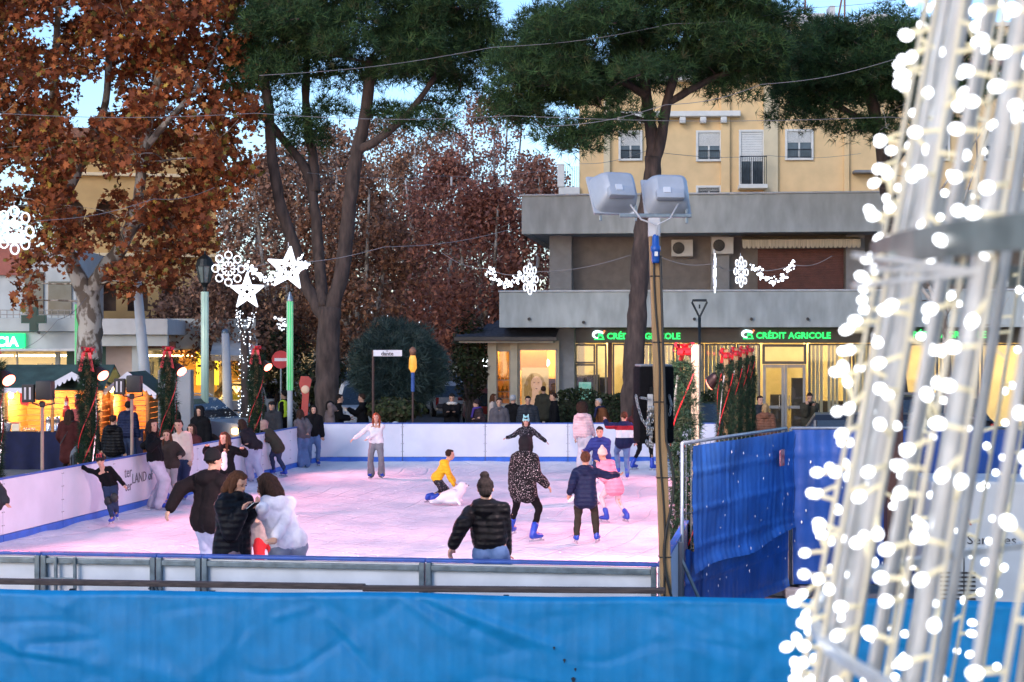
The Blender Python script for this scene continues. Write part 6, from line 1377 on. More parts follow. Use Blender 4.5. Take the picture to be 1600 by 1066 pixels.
stem_me = MB().tube([(0, 0, 0), (0, 0, .036)], .0034, 6).mesh('stem', m_stem, True); bulb_me = MB().ball((0, 0, .042), .008, 10, 7, sc_=(1, 1, 1.3)).mesh('bulb', m_bulbw, True)
cand = []
for (a0, ph_, k_) in cords:
    z = 1.2 + rc.uniform(0, .2)
    while z < 6.5:
        p_ = cpt(a0 + .012 * math.sin(z * 2.1 + ph_), z, k_); w = p_ + Vector((CC.x, CC.y, GZ)); px = CX + F * w.x / w.y if w.y > .3 else -9; py = HY - F * (w.z - HC) / w.y if w.y > .3 else -9
        out = Vector((math.cos(a0), math.sin(a0), 0)); d_ = (out * .5 + Vector((rc.gauss(0, .6), rc.gauss(0, .6), rc.gauss(0, .35)))).normalized()
        cand.append((not (1150 < px < 1640 and -30 < py < 1100), w.length, p_, d_)); z += rc.uniform(.024, .07)
cand.sort(key=lambda q: (q[0], q[1])); rest = MB()
for i, (outf, dist, p_, d_) in enumerate(cand):
    qd = d_.to_track_quat('Z', 'Y')
    if i < 300 and not outf:
        o_ = link('bulb', bulb_me, cone, p_); o_.rotation_mode = 'QUATERNION'; o_.rotation_quaternion = qd; s2 = link('stem', stem_me, o_)
    else:
        
        if not outf or (i % 3 == 0 and 2.0 < p_.z < 5): rest.tube([p_, p_ + d_ * .036], .0034, 3, 0, cap=False); rest.ball(p_ + d_ * .044, .0078, 5, 4, 1)
tag(rest.build('further_bulb', [m_stem, m_bulbw], cone), kind='stuff')
for z, h, m_, kk in ((3.25, .05, m_band, 1.025), (2.60, .016, m_rod, 1.02), (1.3, .05, m_band, .985), (4.6, .05, m_band, .985), (.2, .06, m_band, .985)):
    r = crad(z) * kk; rg = MB(); rg.lathe([(r - .012, -h / 2), (r + .006, -h / 2), (r + .006, h / 2), (r - .012, h / 2), (r - .012, -h / 2)], 72, (0, 0, z - GZ)); rg.f = rg.f[:-2]; rg.m = rg.m[:-2]; rg.build('ring', m_, cone)
for a_ in (3.5, 3.9, 4.5): MB().tube([cpt(a_, 3.33, .98), cpt(a_ + .5, 2.6, .6)], .014, 8).build('strut', m_rod, cone)
st_ = MB()
for q in ((-.19, 0, .025), (-.17, 0, .005), (-.19, 0, -.02)):
    p_ = cpt(3.35, 3.2, 1.0); st_.tube([p_, p_ + Vector(q)], .004, 6)
st_.build('tie_end', m_rod, cone)
# ------------------------------------------------------------------ people: one grown body each, clothes and hair as its parts
m_skin = M('skin', (.52, .29, .2), .5, var=.06, vs=9, spec=.35); m_skin2 = M('skin_olive', (.5, .28, .19), .5, var=.06, vs=9, spec=.35); m_eye = M('eye_dark', (.015, .012, .01), .25); m_lip = M('lip', (.42, .14, .13), .5)
m_skate = M('skate_blue', (.008, .05, .38), .4, var=.15, vs=14); m_blade = M('skate_blade', (.55, .57, .6), .25, .9); m_shoe = M('shoe_dark', (.02, .02, .02), .6)
def cloth(name, c, kind='plain', c2=None, rough=.8):
    if name in MATS: return MATS[name]
    m = M(name, c, rough, var=.12 if not c2 else 0, vs=7, c2=c2, bump=.25, bs=28, contrast=(.48, .56) if kind == 'speckle' else (.35, .65), spec=.12)
    n = m.node_tree; N = n.nodes; L = n.links; b = N['Principled BSDF']
    if kind == 'puffer':
        tc = N.new('ShaderNodeTexCoord'); w = N.new('ShaderNodeTexWave'); w.bands_direction = 'Z'; w.inputs['Scale'].default_value = 4.6; w.inputs['Distortion'].default_value = 1.2; w.inputs['Detail'].default_value = 2
        bp = N.new('ShaderNodeBump'); bp.inputs['Strength'].default_value = .4; bp.inputs['Distance'].default_value = .025; L.new(tc.outputs['Object'], w.inputs['Vector']); L.new(w.outputs[1], bp.inputs['Height'])
        old = b.inputs['Normal'].links[0].from_node; L.new(old.outputs[0], bp.inputs['Normal']); L.new(bp.outputs[0], b.inputs['Normal']); b.inputs['Roughness'].default_value = .5
    if kind == 'speckle':
        for x in N:
            if x.type == 'TEX_NOISE' and x.inputs['Scale'].default_value == 7: x.inputs['Scale'].default_value = 60
        for x in N:
            if x.type == 'VALTORGB': x.color_ramp.elements[0].position = .59; x.color_ramp.elements[1].position = .65
    if kind == 'bands':                                 # navy, red and white stripes by height
        tc = N.new('ShaderNodeTexCoord'); sp = N.new('ShaderNodeSeparateXYZ'); rp = N.new('ShaderNodeValToRGB'); rp.color_ramp.interpolation = 'CONSTANT'
        mp = N.new('ShaderNodeMapRange'); mp.inputs[1].default_value = .6; mp.inputs[2].default_value = 1.5; L.new(tc.outputs['Object'], sp.inputs[0]); L.new(sp.outputs[2], mp.inputs[0]); L.new(mp.outputs[0], rp.inputs[0])
        e = rp.color_ramp.elements; e[0].position = 0; e[0].color = (.012, .016, .05, 1); e[1].position = .36; e[1].color = (.6, .6, .62, 1)
        q = e.new(.55); q.color = (.3, .02, .03, 1); q = e.new(.66); q.color = (.012, .018, .06, 1); L.new(rp.outputs[0], b.inputs['Base Color'])
    return m
def grow_mesh(name, mb, mat, parent, vox, smooth=4, fold=0.0, fscale=.12):
    o = mb.build(name, mat, parent, smooth=True); r = o.modifiers.new('r', 'REMESH'); r.mode = 'VOXEL'; r.voxel_size = vox; r.use_smooth_shade = True
    if smooth: s = o.modifiers.new('s', 'SMOOTH'); s.factor = .5; s.iterations = smooth
    if fold:
        tn = 'fold%.2f' % fscale; tx = bpy.data.textures.get(tn)
        if not tx: tx = bpy.data.textures.new(tn, 'CLOUDS'); tx.noise_scale = fscale; tx.noise_depth = 2
        dm = o.modifiers.new('d', 'DISPLACE'); dm.texture = tx; dm.strength = fold; dm.mid_level = .5; dm.texture_coords = 'LOCAL'
    return pend(o)
def cap(mb, p, q, r0, r1, seg=12):
    p, q = Vector(p), Vector(q); mb.ball(p, r0, seg, 8); mb.ball(q, r1, seg, 8)
    if (q - p).length > 1e-4: mb.tube([p, q], [r0, r1], seg)
def chain_caps(mb, pts, rs):
    for i in range(len(pts) - 1): cap(mb, pts[i], pts[i + 1], rs[i], rs[i + 1])
def ik(a, t, l1, l2, pole):
    d = t - a; L_ = min(max(d.length, .05), (l1 + l2) * .995); d = d.normalized(); x = (l1 * l1 - l2 * l2 + L_ * L_) / (2 * L_); y = math.sqrt(max(0, l1 * l1 - x * x))
    pl = Vector(pole); pl = pl - d * pl.dot(d); pl = pl.normalized() if pl.length > 1e-5 else d.orthogonal().normalized()
    return a + d * x + pl * y, a + d * L_
NPERS = 0
def person(label, x, Y, h, face, top, bottom, hair, hat=None, hands=(None, None), feet=(None, None), lean=(0, 0), ice=True, ph=.53, hr=.142, head_turn=0, head_pitch=0, vox=None, skin=None, wide=1.0, extras=None, group=None, curl=.5):
    """feet and hands may be photo pixels (x, y, depth offset); lean moves the neck over the pelvis in metres"""
    global NPERS; NPERS += 1
    z0 = 0.015 if ice else GZ; base = Vector(((x - CX) / F * Y, Y, z0)); t = empty('person', base, 0, label, 'person', group or ('skaters on the ice' if ice else 'people standing around the rink'))
    vox = vox or (.014 if Y < 22 else .017 if Y < 33 else .022); skin = skin or m_skin
    f = rad(face); fw = Vector((math.sin(f), math.cos(f), 0)); rt = Vector((math.cos(f), -math.sin(f), 0)); up = Vector((0, 0, 1))
    hh = h * hr; lift = .075 if ice else .02; s = h
    def px(q): return at(q[0], q[1], Y + (q[2] if len(q) > 2 else 0)) - base
    pel = Vector((0, 0, ph * s)); tl = .305 * s; lx = Vector((lean[0], lean[1], 0)); ln = min(lx.length, tl * .97); nk = pel + (lx.normalized() * ln if ln > 1e-6 else lx) + up * math.sqrt(tl * tl - ln * ln); sd = (nk - pel).normalized()
    hb = (sd + up * .9).normalized(); hf = Matrix.Rotation(-rad(head_turn), 3, 'Z') @ fw; hax = hf.cross(up); hf = Matrix.Rotation(rad(head_pitch), 3, hax) @ hf
    hu = (hb - hf * hb.dot(hf)).normalized(); hr_ = hf.cross(hu).normalized(); hc = nk + hb * (.018 * s + .5 * hh) + hf * .02 * s
    RH = Matrix((hr_, hf, hu)).transposed()
    def hp(a, b, c): return hc + (hr_ * a + hf * b + hu * c) * hh
    sw = .100 * s * wide; rt2 = (rt - sd * rt.dot(sd)).normalized()
    sh = [nk + rt2 * sw * k - sd * .046 * s for k in (-1, 1)]; hip = [pel + rt * .052 * s * k for k in (-1, 1)]
    leg = []; arm = []
    for i, k in enumerate((-1, 1)):
        ft = feet[i]; an = px(ft) if ft is not None else rt * .065 * s * k; an = Vector((an.x, an.y, max(an.z, 0) if ft is not None else 0)) + up * (lift + .04 * s)
        kn, an = ik(hip[i], an, .245 * s, .245 * s, fw + rt * .15 * k); leg.append((kn, an))
        if hands[i] is not None: w_ = px(hands[i])
        else: w_ = sh[i] + rt * .05 * s * k - up * .30 * s + fw * .035 * s
        d = w_ - sh[i]; el, w_ = ik(sh[i], w_, .165 * s, .145 * s, -fw * .9 - up * .5 + rt * .18 * k); arm.append((el, w_))
    # body
    b = MB()
    for i, k in enumerate((-1, 1)):
        cap(b, hip[i], nk + rt2 * .05 * s * k - sd * .06 * s, .05 * s, .05 * s); cap(b, nk + rt2 * .03 * s * k - sd * .03 * s, sh[i], .035 * s, .03 * s)
        kn, an = leg[i]; chain_caps(b, [hip[i], kn, an], [.046 * s, .032 * s, .02 * s]); el, wr = arm[i]; chain_caps(b, [sh[i], el, wr], [.027 * s, .021 * s, .015 * s])
        fd = (fw + rt * .15 * k).normalized(); cap(b, an, an + fd * .08 * s - up * .025 * s, .02 * s, .016 * s)
        d = (wr - el).normalized(); sv = d.cross(up if abs(d.z) < .9 else fw).normalized(); nv = sv.cross(d).normalized()
        if nv.dot(-rt * k) < 0: nv = -nv
        for q in (-1, 1): cap(b, wr, wr + d * .045 * s + sv * q * .013 * s, .0125 * s, .0115 * s, 8)
        for q in range(4):
            o_ = (q - 1.5) / 1.5; ln_ = (.021, .025, .026, .022)[q] * s; p0 = wr + d * .047 * s + sv * o_ * .0185 * s; c1 = .15 + curl * .5; d1 = (d * math.cos(c1) + nv * math.sin(c1) + sv * o_ * .12).normalized(); p1 = p0 + d1 * ln_; d2 = (d * math.cos(c1 + curl) + nv * math.sin(c1 + curl)).normalized()
            fr = max(.0062 * s, vox * .62); cap(b, p0, p1, fr, fr * .95, 7); cap(b, p1, p1 + d2 * ln_ * .9, fr * .95, fr * .8, 7)
        th = (d * .65 + sv * .7 + nv * .3).normalized(); p0 = wr + d * .014 * s + sv * .012 * s; cap(b, p0, p0 + th * .028 * s, .0085 * s, .0075 * s, 7); cap(b, p0 + th * .028 * s, p0 + th * .028 * s + (th + d * .5).normalized() * .02 * s, .0075 * s, .0065 * s, 7)
    cap(b, nk - sd * .05 * s, hc - hu * .2 * hh, .036 * s, .3 * hh * .8)
    b.ball(hp(0, -.03, .12), hh, 16, 12, sc_=(.33, .40, .385), rot=RH); b.ball(hp(0, .06, -.17), hh, 14, 10, sc_=(.245, .285, .33), rot=RH); b.ball(hp(0, .24, -.40), hh * .1, 10, 8)
    cap(b, hp(0, .35, .06), hp(0, .43, -.1), .035 * hh, .055 * hh, 8); b.ball(hp(0, .33, -.25), hh * .075, 8, 6, sc_=(1.5, .7, .8), rot=RH)
    for k in (-1, 1): b.ball(hp(.335 * k, -.03, -.03), hh * .1, 8, 6, sc_=(.4, .7, 1.1), rot=RH); b.ball(hp(.13 * k, .31, .1), hh * .07, 8, 6, sc_=(1.5, .6, .5), rot=RH)
    grow_mesh('body', b, skin, t, .0125 if Y < 22 else .0175 if Y < 33 else .026, 2)
    hm = hair[1]
    for k in (-1, 1):
        e = MB().ball(hp(.135 * k, .352, .03), .045 * hh, 8, 6, sc_=(1.25, .6, .62), rot=RH).build('eye', m_eye, t); MB().ball(hp(.135 * k, .365, .115), .05 * hh, 8, 5, sc_=(1.5, .4, .3), rot=RH).build('eyebrow', hm, t)
    MB().ball(hp(0, .375, -.25), .08 * hh, 8, 5, sc_=(1.1, .3, .28), rot=RH).build('mouth', m_lip, t)
    # trousers
    st, bm_ = bottom; b = MB(); R_ = {'skinny': (.058, .038, .026), 'jeans': (.062, .046, .038), 'wide': (.066, .062, .06), 'flare': (.058, .046, .062)}[st]
    for i, k in enumerate((-1, 1)):
        kn, an = leg[i]; en = an - up * (.0 if st in ('skinny', 'jeans') and ice else .03 * s); kn2 = an.lerp(kn, .25) if st in ('skinny',) and ice else en
        chain_caps(b, [pel + rt * .03 * s * k + sd * .055 * s, hip[i], kn, kn2], [.052 * s, R_[0] * s * 1.08, R_[1] * s, R_[2] * s])
    grow_mesh('trousers', b, bm_, t, vox * 1.4, 3, .028, .09)
    # coat or jumper
    st, tm, th, hem = top; b = MB(); th *= s
    for i, k in enumerate((-1, 1)):
        cap(b, pel + rt2 * .034 * s * k + sd * .085 * s, nk + rt2 * .046 * s * k - sd * .09 * s, .052 * s + th * .9, .05 * s + th * .8); cap(b, nk + rt2 * .02 * s * k - sd * .02 * s, sh[i], .033 * s + th * .45, .034 * s + th * .6)
        if hem > 0: cap(b, pel + rt * .036 * s * k + sd * .085 * s, pel + rt * .045 * s * k - (up * .75 + sd * .25) * (hem - .055) * s, .055 * s + th * .9, .06 * s + th)
        el, wr = arm[i]; chain_caps(b, [sh[i], el, wr.lerp(el, .06)], [.034 * s + th * .6, .028 * s + th * .65, .022 * s + th * .55])
    if hem > .08: cap(b, pel, pel - (up * .75 + sd * .25) * (hem - .055) * s, .055 * s + th * .9, .055 * s + th)
    if st in ('hood', 'puffer'):
        for a_ in np.linspace(-1.2, 1.2, 7): b.ball(nk - sd * .005 * s + (-fw * math.cos(a_) + rt * math.sin(a_)) * .055 * s - up * .02 * s * math.cos(a_), (.034 + .02 * math.cos(a_)) * s, 10, 7)
    if st in ('collar', 'puffer', 'coat'):
        for a_ in np.linspace(0, 5.9, 10): b.ball(nk + sd * .012 * s + (fw * math.cos(a_) + rt * math.sin(a_)) * .042 * s, .023 * s, 8, 6)
    jk = grow_mesh({'knit': 'jumper', 'hood': 'hooded_top', 'puffer': 'padded_jacket', 'coat': 'coat', 'collar': 'jacket'}[st], b, tm, t, vox, 3, .034 if st != 'puffer' else .024, .10)
    # shoes or skates
    for i, k in enumerate((-1, 1)):
        kn, an = leg[i]; fd = (fw + rt * .25 * k).normalized(); b = MB(); heel = an - up * .035 * s
        if ice:
            top_ = an.lerp(kn, .3); chain_caps(b, [top_, an, heel - fd * .012 * s], [.036 * s, .032 * s, .03 * s]); chain_caps(b, [heel, heel + fd * .06 * s - up * .004, heel + fd * .105 * s - up * .008], [.03 * s, .029 * s, .022 * s])
            sk_ = grow_mesh('skate', b, m_skate, t, vox * .9, 2); zc = heel.z - .03 * s
            bl = MB(); c0 = heel + fd * .045 * s; ang = math.atan2(fd.y, fd.x); bl.box((c0.x, c0.y, zc - .028), (.19 * s, .006, .03), ang)
            for q in (-.05, .05): bl.box((c0.x + fd.x * q * s, c0.y + fd.y * q * s, zc - .006), (.035, .018, .035), ang)
            bl.build('blade', m_blade, sk_)
        else:
            chain_caps(b, [an, heel, heel + fd * .09 * s], [.026 * s, .027 * s, .022 * s]); grow_mesh('shoe', b, m_shoe, t, .02, 2)
    # hair and hats
    hs = hair[0]; b = MB()
    def H_(a, bb, c, sc_, r=1.0): b.ball(hp(a, bb, c), hh * r, 16, 11, sc_=sc_, rot=RH)
    if hs != 'none':
        if hs in ('short', 'crop'): H_(0, -.10, .16, (.355, .37, .385)); H_(0, .1, .36, (.27, .25, .14))
        else: H_(0, -.115, .15, (.375, .385, .41)); H_(0, .08, .37, (.28, .26, .15))
        if hs in ('long', 'longer'):
            l_ = -1.0 if hs == 'long' else -1.55
            for k in (-.16, .0, .16): chain_caps(b, [hp(k, -.28, .15), hp(k * 1.4, -.36, -.45), hp(k * 1.5, -.34, l_)], [.22 * hh, .23 * hh, .12 * hh])
            for k in (-1, 1): chain_caps(b, [hp(.29 * k, .02, .22), hp(.35 * k, .04, -.25), hp(.34 * k, .12, l_ * .85)], [.12 * hh, .13 * hh, .07 * hh])
        if hs == 'bun': H_(0, -.2, .62, (.2, .2, .19)); H_(0, -.3, -.12, (.3, .22, .25))
        if hs == 'lowbun': H_(0, -.52, .0, (.22, .2, .22))
        if hs == 'afro': H_(0, -.12, .15, (.66, .62, .66)); H_(0, -.3, -.25, (.6, .45, .5))
        if hs == 'bob':
            for k in (-1, 1): chain_caps(b, [hp(.28 * k, -.05, .15), hp(.34 * k, -.02, -.3), hp(.3 * k, .0, -.5)], [.14 * hh, .14 * hh, .08 * hh])
            chain_caps(b, [hp(0, -.3, .1), hp(0, -.33, -.5)], [.26 * hh, .22 * hh])
        grow_mesh('hair', b, hm, t, min(vox, .016), 2, .03 if hs == 'afro' else .026, .03 if hs == 'afro' else .04)
    if hat:
        kind, mt = hat[0], hat[1]; b = MB()
        if kind in ('beanie', 'pompom', 'cat'):
            H_(0, -.08, .22, (.385, .41, .42)); b.tube([hp(.37 * math.cos(q), -.08 + .39 * math.sin(q), .1 + .06 * math.sin(q)) for q in np.linspace(0, 2 * math.pi, 25)], .05 * hh, 8)
            if kind == 'pompom': H_(0, -.1, .68, (.14, .14, .14))
            if kind == 'cat':
                for k in (-1, 1): cap(b, hp(.2 * k, -.07, .5), hp(.26 * k, -.07, .8), .13 * hh, .07 * hh)
        if kind == 'cap': H_(0, -.06, .24, (.385, .42, .3)); cap(b, hp(-.15, .3, .22), hp(-.12, .52, .16), .06 * hh, .05 * hh); cap(b, hp(.15, .3, .22), hp(.12, .52, .16), .06 * hh, .05 * hh)
        if kind == 'hoodup': H_(0, -.14, .14, (.46, .46, .5)); H_(0, -.18, -.3, (.42, .36, .4)); [cap(b, hp(.36 * k, .08, .3), hp(.34 * k, .1, -.45), .1 * hh, .12 * hh) for k in (-1, 1)]; cap(b, hp(-.3, .15, .5), hp(.3, .15, .5), .1 * hh, .1 * hh)
        if kind == 'helmet': H_(0, -.05, .24, (.43, .48, .4))
        nm = {'cap': 'cap', 'hoodup': 'raised_hood', 'helmet': 'helmet'}.get(kind, 'knitted_hat'); ho = grow_mesh(nm, b, mt, t, min(vox, .014), 2)
        if kind == 'helmet':
            for k in (-.18, 0, .18): MB().tube([hp(k, .45 * math.cos(q) - .05, .24 + .42 * math.sin(q)) for q in np.linspace(.25, 2.6, 9)], .035 * hh, 6).build('stripe', m_red, ho)
    if extras: extras(t, dict(hp=hp, hh=hh, arm=arm, fw=fw, rt=rt, nk=nk, pel=pel, sd=sd, s=s, vox=vox, base=base, leg=leg, sh=sh))
    return t
H_BLK, H_DKB, H_BRN, H_RED, H_BLD, H_GRY = (M('hair_' + n_, c_, .75, spec=.15, var=.35, vs=12, stretch=(6, 6, .5), bump=.5, bs=40) for n_, c_ in (('black', (.014, .011, .01)), ('dark_brown', (.035, .018, .012)), ('brown', (.085, .035, .018)), ('red', (.26, .06, .025)), ('blond', (.38, .24, .11)), ('grey', (.35, .35, .36))))
blk_p = cloth('puffer_black', (.006, .006, .007), 'puffer'); blk = cloth('wool_black', (.006, .006, .007)); navy = cloth('wool_navy', (.012, .018, .05), 'puffer'); jeans_b = cloth('denim_blue', (.08, .14, .27), c2=(.12, .2, .36)); jeans_l = cloth('denim_lilac', (.36, .38, .52), c2=(.45, .46, .58)); jeans_d = cloth('denim_dark', (.03, .045, .09)); jeans_g = cloth('denim_grey', (.17, .2, .27), c2=(.24, .28, .35))
white_k = cloth('knit_white', (.72, .68, .68)); grey_t = cloth('trouser_grey', (.2, .19, .2)); white_h = cloth('hoodie_white', (.7, .69, .76)); yellow = cloth('hoodie_yellow', (.75, .42, .02), 'puffer'); pink = cloth('coat_pink', (.72, .28, .36), 'puffer'); palepink = cloth('jacket_palepink', (.72, .48, .48), 'puffer')
star_c = cloth('coat_starry', (.45, .43, .45), 'speckle', c2=(.012, .012, .016)); flor = cloth('coat_sparkle', (.55, .48, .48), 'speckle', c2=(.006, .006, .007)); blu = cloth('jacket_blue', (.03, .045, .2), 'puffer'); stripes = cloth('jacket_stripes', (.3, .3, .3), 'bands'); maroon = cloth('jacket_maroon', (.07, .02, .022)); oliv = cloth('coat_olive', (.045, .042, .03)); greyj = cloth('jacket_grey', (.1, .09, .1)); olivt = cloth('trouser_olive', (.035, .03, .022)); blkt = cloth('trouser_black', (.006, .006, .007)); whitet = cloth('trouser_white', (.62, .58, .6)); spott = cloth('leggings_spotted', (.55, .4, .4), 'speckle', c2=(.62, .5, .5)); beige = cloth('fleece_beige', (.55, .44, .38)); brownj = cloth('jacket_brown', (.13, .05, .022)); brownp = cloth('puffer_brown', (.2, .085, .05), 'puffer'); redt = cloth('trouser_red', (.4, .02, .025)); greyc = cloth('coat_greige', (.26, .22, .2)); cream = cloth('knit_cream', (.62, .5, .42)); mint = cloth('hat_mint', (.3, .62, .6)); shearl = cloth('jacket_shearling', (.045, .035, .03)); darkred = cloth('coat_darkred', (.055, .014, .013)); greymen = cloth('jacket_charcoal', (.03, .032, .038)); purple = cloth('scarf_purple', (.06, .035, .2)); vest = M('vest_yellow', (.55, .75, .03), .6, var=.1, emit=(.5, .8, .05), es=.0)
def scarf(mat, nm='scarf'):
    def f(t, d):
        b = MB(); nk, s = d['nk'], d['s']
        for a_ in np.linspace(0, 5.9, 12): b.ball(nk + Vector((math.cos(a_) * .05 * s, math.sin(a_) * .05 * s, .02 * s)), .026 * s, 9, 7)
        cap(b, nk + d['fw'] * .07 * s, nk + d['fw'] * .1 * s - Vector((0, 0, .13 * s)), .025 * s, .022 * s); grow_mesh(nm, b, mat, t, .016, 2, .01, .06)
    return f
def phone(t, d):
    p = (d['arm'][1][1] + d['arm'][0][1]) / 2 if (d['arm'][1][1] - d['arm'][0][1]).length < .25 else d['arm'][1][1]
    w = p + t.location + d['fw'] * .06 + Vector((0, 0, .05)); tg = empty('mobile_phone', w, math.atan2(d['fw'].y, d['fw'].x) - 1.57, 'mobile phone held by ' + t['label'][:48].rsplit(' ', 1)[0], 'phone')
    MB().bevbox((0, 0, 0), (.075, .012, .15), .005, rot=Matrix.Rotation(rad(-55), 3, 'X')).build('case', m_blk, tg); MB().bevbox((0, -.007, .005), (.066, .004, .138), .001, rot=Matrix.Rotation(rad(-55), 3, 'X')).build('screen', M('phone_screen', (.3, .35, .4), .1, emit=(.6, .75, 1), es=.4, var=0), tg)
def hivis(t, d):
    b = MB(); s = d['s']
    for k in (-1, 1): cap(b, d['pel'] + d['rt'] * .045 * s * k + Vector((0, 0, .06 * s)), d['nk'] + d['rt'] * .055 * s * k - d['sd'] * .06 * s, .082 * s, .078 * s)
    v_ = grow_mesh('reflective_vest', b, vest, t, .02, 3); r_ = MB()
    for q in (.12, .2): c_ = d['pel'].lerp(d['nk'], q * 2.2); r_.tube([c_ + Vector((.135 * s * math.cos(a_), .092 * s * math.sin(a_), 0)) for a_ in np.linspace(0, 2 * math.pi, 21)], .016, 5)
    r_.build('reflective_band', M('reflective', (.7, .72, .72), .3), v_)
def open_front(mat):
    def f(t, d):
        b = MB(); s = d['s']; cap(b, d['pel'] + d['fw'] * .045 * s + Vector((0, 0, .05 * s)), d['nk'] + d['fw'] * .05 * s - d['sd'] * .1 * s, .05 * s, .04 * s); grow_mesh('light_top', b, mat, t, .016, 3, .01, .08)
    return f
def backpack_strap(t, d):
    b = MB(); s = d['s']; a_ = d['nk'] + d['rt'] * .07 * s; b.tube([a_ - d['fw'] * .1 * s, a_ + Vector((0, 0, .02)), d['pel'] - d['fw'] * .12 * s - d['rt'] * .08 * s], .012, 6); b.build('bag_strap', m_shoe, t)

# --- skaters
person('girl with red hair in a white jumper holding one arm out', 588, 37.5, 1.47, 180, ('knit', white_k, .012, .02), ('flare', grey_t), ('longer', H_RED), hands=((570, 690, -.2), (550, 688, -.1)), feet=((596, 748, 0), (580, 748, 0)), head_turn=0)
person('boy in yellow hooded jacket crouching over the white seal', 682, 31.7, 1.32, 80, ('hood', yellow, .02, .02), ('skinny', cloth('trouser_patterned', (.35, .32, .35), 'speckle', c2=(.015, .014, .02))), ('crop', H_DKB), hands=((712, 757, .1), (712, 765, -.15)), feet=((668, 787, .1), (676, 790, -.15)), lean=(.2, -.03), ph=.34, hr=.155)
person('woman in short black padded jacket and blue jeans with hair bun', 767, 17.2, 1.68, 12, ('puffer', blk_p, .03, .0), ('jeans', jeans_b), ('bun', H_BLK), hands=((708, 852, -.12), (792, 880, .25)), feet=((752, 990, 0), (784, 985, .1)), lean=(-.05, .05), head_turn=-12, head_pitch=-8)
person('child in mint eared hat and starry black coat with both arms spread', 822, 38.2, 1.32, 185, ('puffer', star_c, .025, .1), ('skinny', blkt), ('bob', H_DKB), ('cat', mint), hands=((853, 690, 0), (792, 684, 0)), hr=.16)
person('skater in sparkling black coat and black trousers striding to the right', 818, 25.5, 1.63, 35, ('puffer', flor, .035, .12), ('skinny', blkt), ('short', H_BLK), ('hoodup', cloth('hood_black', (.012, .012, .014))), hands=((800, 770, .2), (854, 758, -.1)), feet=((798, 838, .5), (833, 846, -.15)), lean=(.02, .04))
person('girl in navy hooded coat and olive trousers with reddish bun', 915, 25.4, 1.38, 5, ('puffer', navy, .03, .12), ('jeans', olivt), ('lowbun', H_BRN), hands=((890, 770, 0), (965, 742, .2)), feet=((901, 850, 0), (932, 850, .1)), hr=.155, lean=(.0, .03))
person('little girl in pink padded coat and cream hat leaning toward the boy', 960, 28.3, 1.32, -35, ('puffer', pink, .03, .13), ('skinny', spott), ('short', H_BLD), ('pompom', cream), hands=((938, 745, .1), (935, 725, .3)), feet=((948, 817, .0), (980, 816, -.1)), lean=(-.16, .08), hr=.16, ph=.5)
person('boy in blue padded jacket bending toward the viewer over a seal', 940, 33.0, 1.45, 190, ('puffer', blu, .03, .04), ('jeans', jeans_d), ('crop', H_BLK), hands=((940, 712, -.3), (912, 706, -.3)), lean=(-.04, -.2), hr=.15)
person('boy in navy, red and white jacket reaching up with one arm', 974, 37.2, 1.5, -8, ('puffer', stripes, .03, .05), ('jeans', jeans_b), ('crop', H_BRN), hands=((946, 658, .1), (992, 690, 0)), feet=((966, 741, .3), (980, 752, -.1)), lean=(.02, .05), hr=.15)
person('girl with big curly dark hair in pale pink jacket and white trousers', 912, 40.2, 1.58, 25, ('puffer', palepink, .025, .04), ('wide', whitet), ('afro', H_DKB), hands=((899, 684, 0), (928, 680, .1)), lean=(-.03, .0), head_turn=-30)
person('girl in maroon jacket and black leggings striding past the loudspeaker', 1000, 39.9, 1.6, 60, ('collar', maroon, .018, .04), ('skinny', blkt), ('long', H_DKB), hands=((985, 672, .1), (1007, 677, -.1)), feet=((988, 736, .1), (1019, 735, -.1)), lean=(-.08, 0))
def pads(t, d):
    for i in (0, 1): MB().ball(d['leg'][i][0] + d['fw'] * .05, .07, 10, 7, sc_=(1, .6, 1.2)).build('knee_pad', m_shoe, t, True)
person('boy in black jumper and striped helmet pushing off the long boards', 172, 28.0, 1.2, 175, ('knit', blk, .014, .05), ('jeans', jeans_d), ('short', H_BLK), ('helmet', cloth('helmet_black', (.015, .015, .016), rough=.35)), hands=((193, 757, -.1), (124, 728, .1)), feet=((182, 812, -.1), (176, 820, -.3)), lean=(-.1, -.14), hr=.165, extras=pads)
person('girl in black jacket and pale baggy trousers with hand at her mouth', 243, 30.5, 1.66, 95, ('collar', blk, .025, .02), ('wide', cloth('trouser_pale', (.5, .46, .54))), ('longer', H_DKB), hands=((240, 690, .1), (249, 688, -.28)), feet=((238, 797, .15), (249, 796, -.1)), lean=(-.06, 0), head_turn=35)
person('girl in dark shearling jacket and grey trousers tilting her head', 266, 31.2, 1.42, 190, ('collar', shearl, .03, .03), ('skinny', cloth('trouser_ash', (.3, .29, .31))), ('long', H_BRN), hands=((282, 712, -.1), (250, 705, -.15)), feet=((276, 786, .2), (262, 790, 0)), lean=(-.05, 0), hr=.15, head_turn=-10)
person('girl in beige fleece and blue jeans standing behind her friend', 287, 32.3, 1.56, 185, ('knit', beige, .025, .03), ('jeans', jeans_d), ('lowbun', H_DKB), hands=((298, 720, -.1), (270, 706, -.1)), feet=((290, 784, .1), (280, 784, .1)), lean=(-.08, 0), hr=.15)
person('girl in open black jacket over white top with both hands raised', 352, 29.6, 1.46, 180, ('collar', blk, .022, .04), ('jeans', blkt), ('longer', H_BRN), hands=((380, 702, -.1), (324, 698, -.1)), lean=(0, -.02), hr=.15, head_turn=25, extras=open_front(white_k), skin=m_skin)
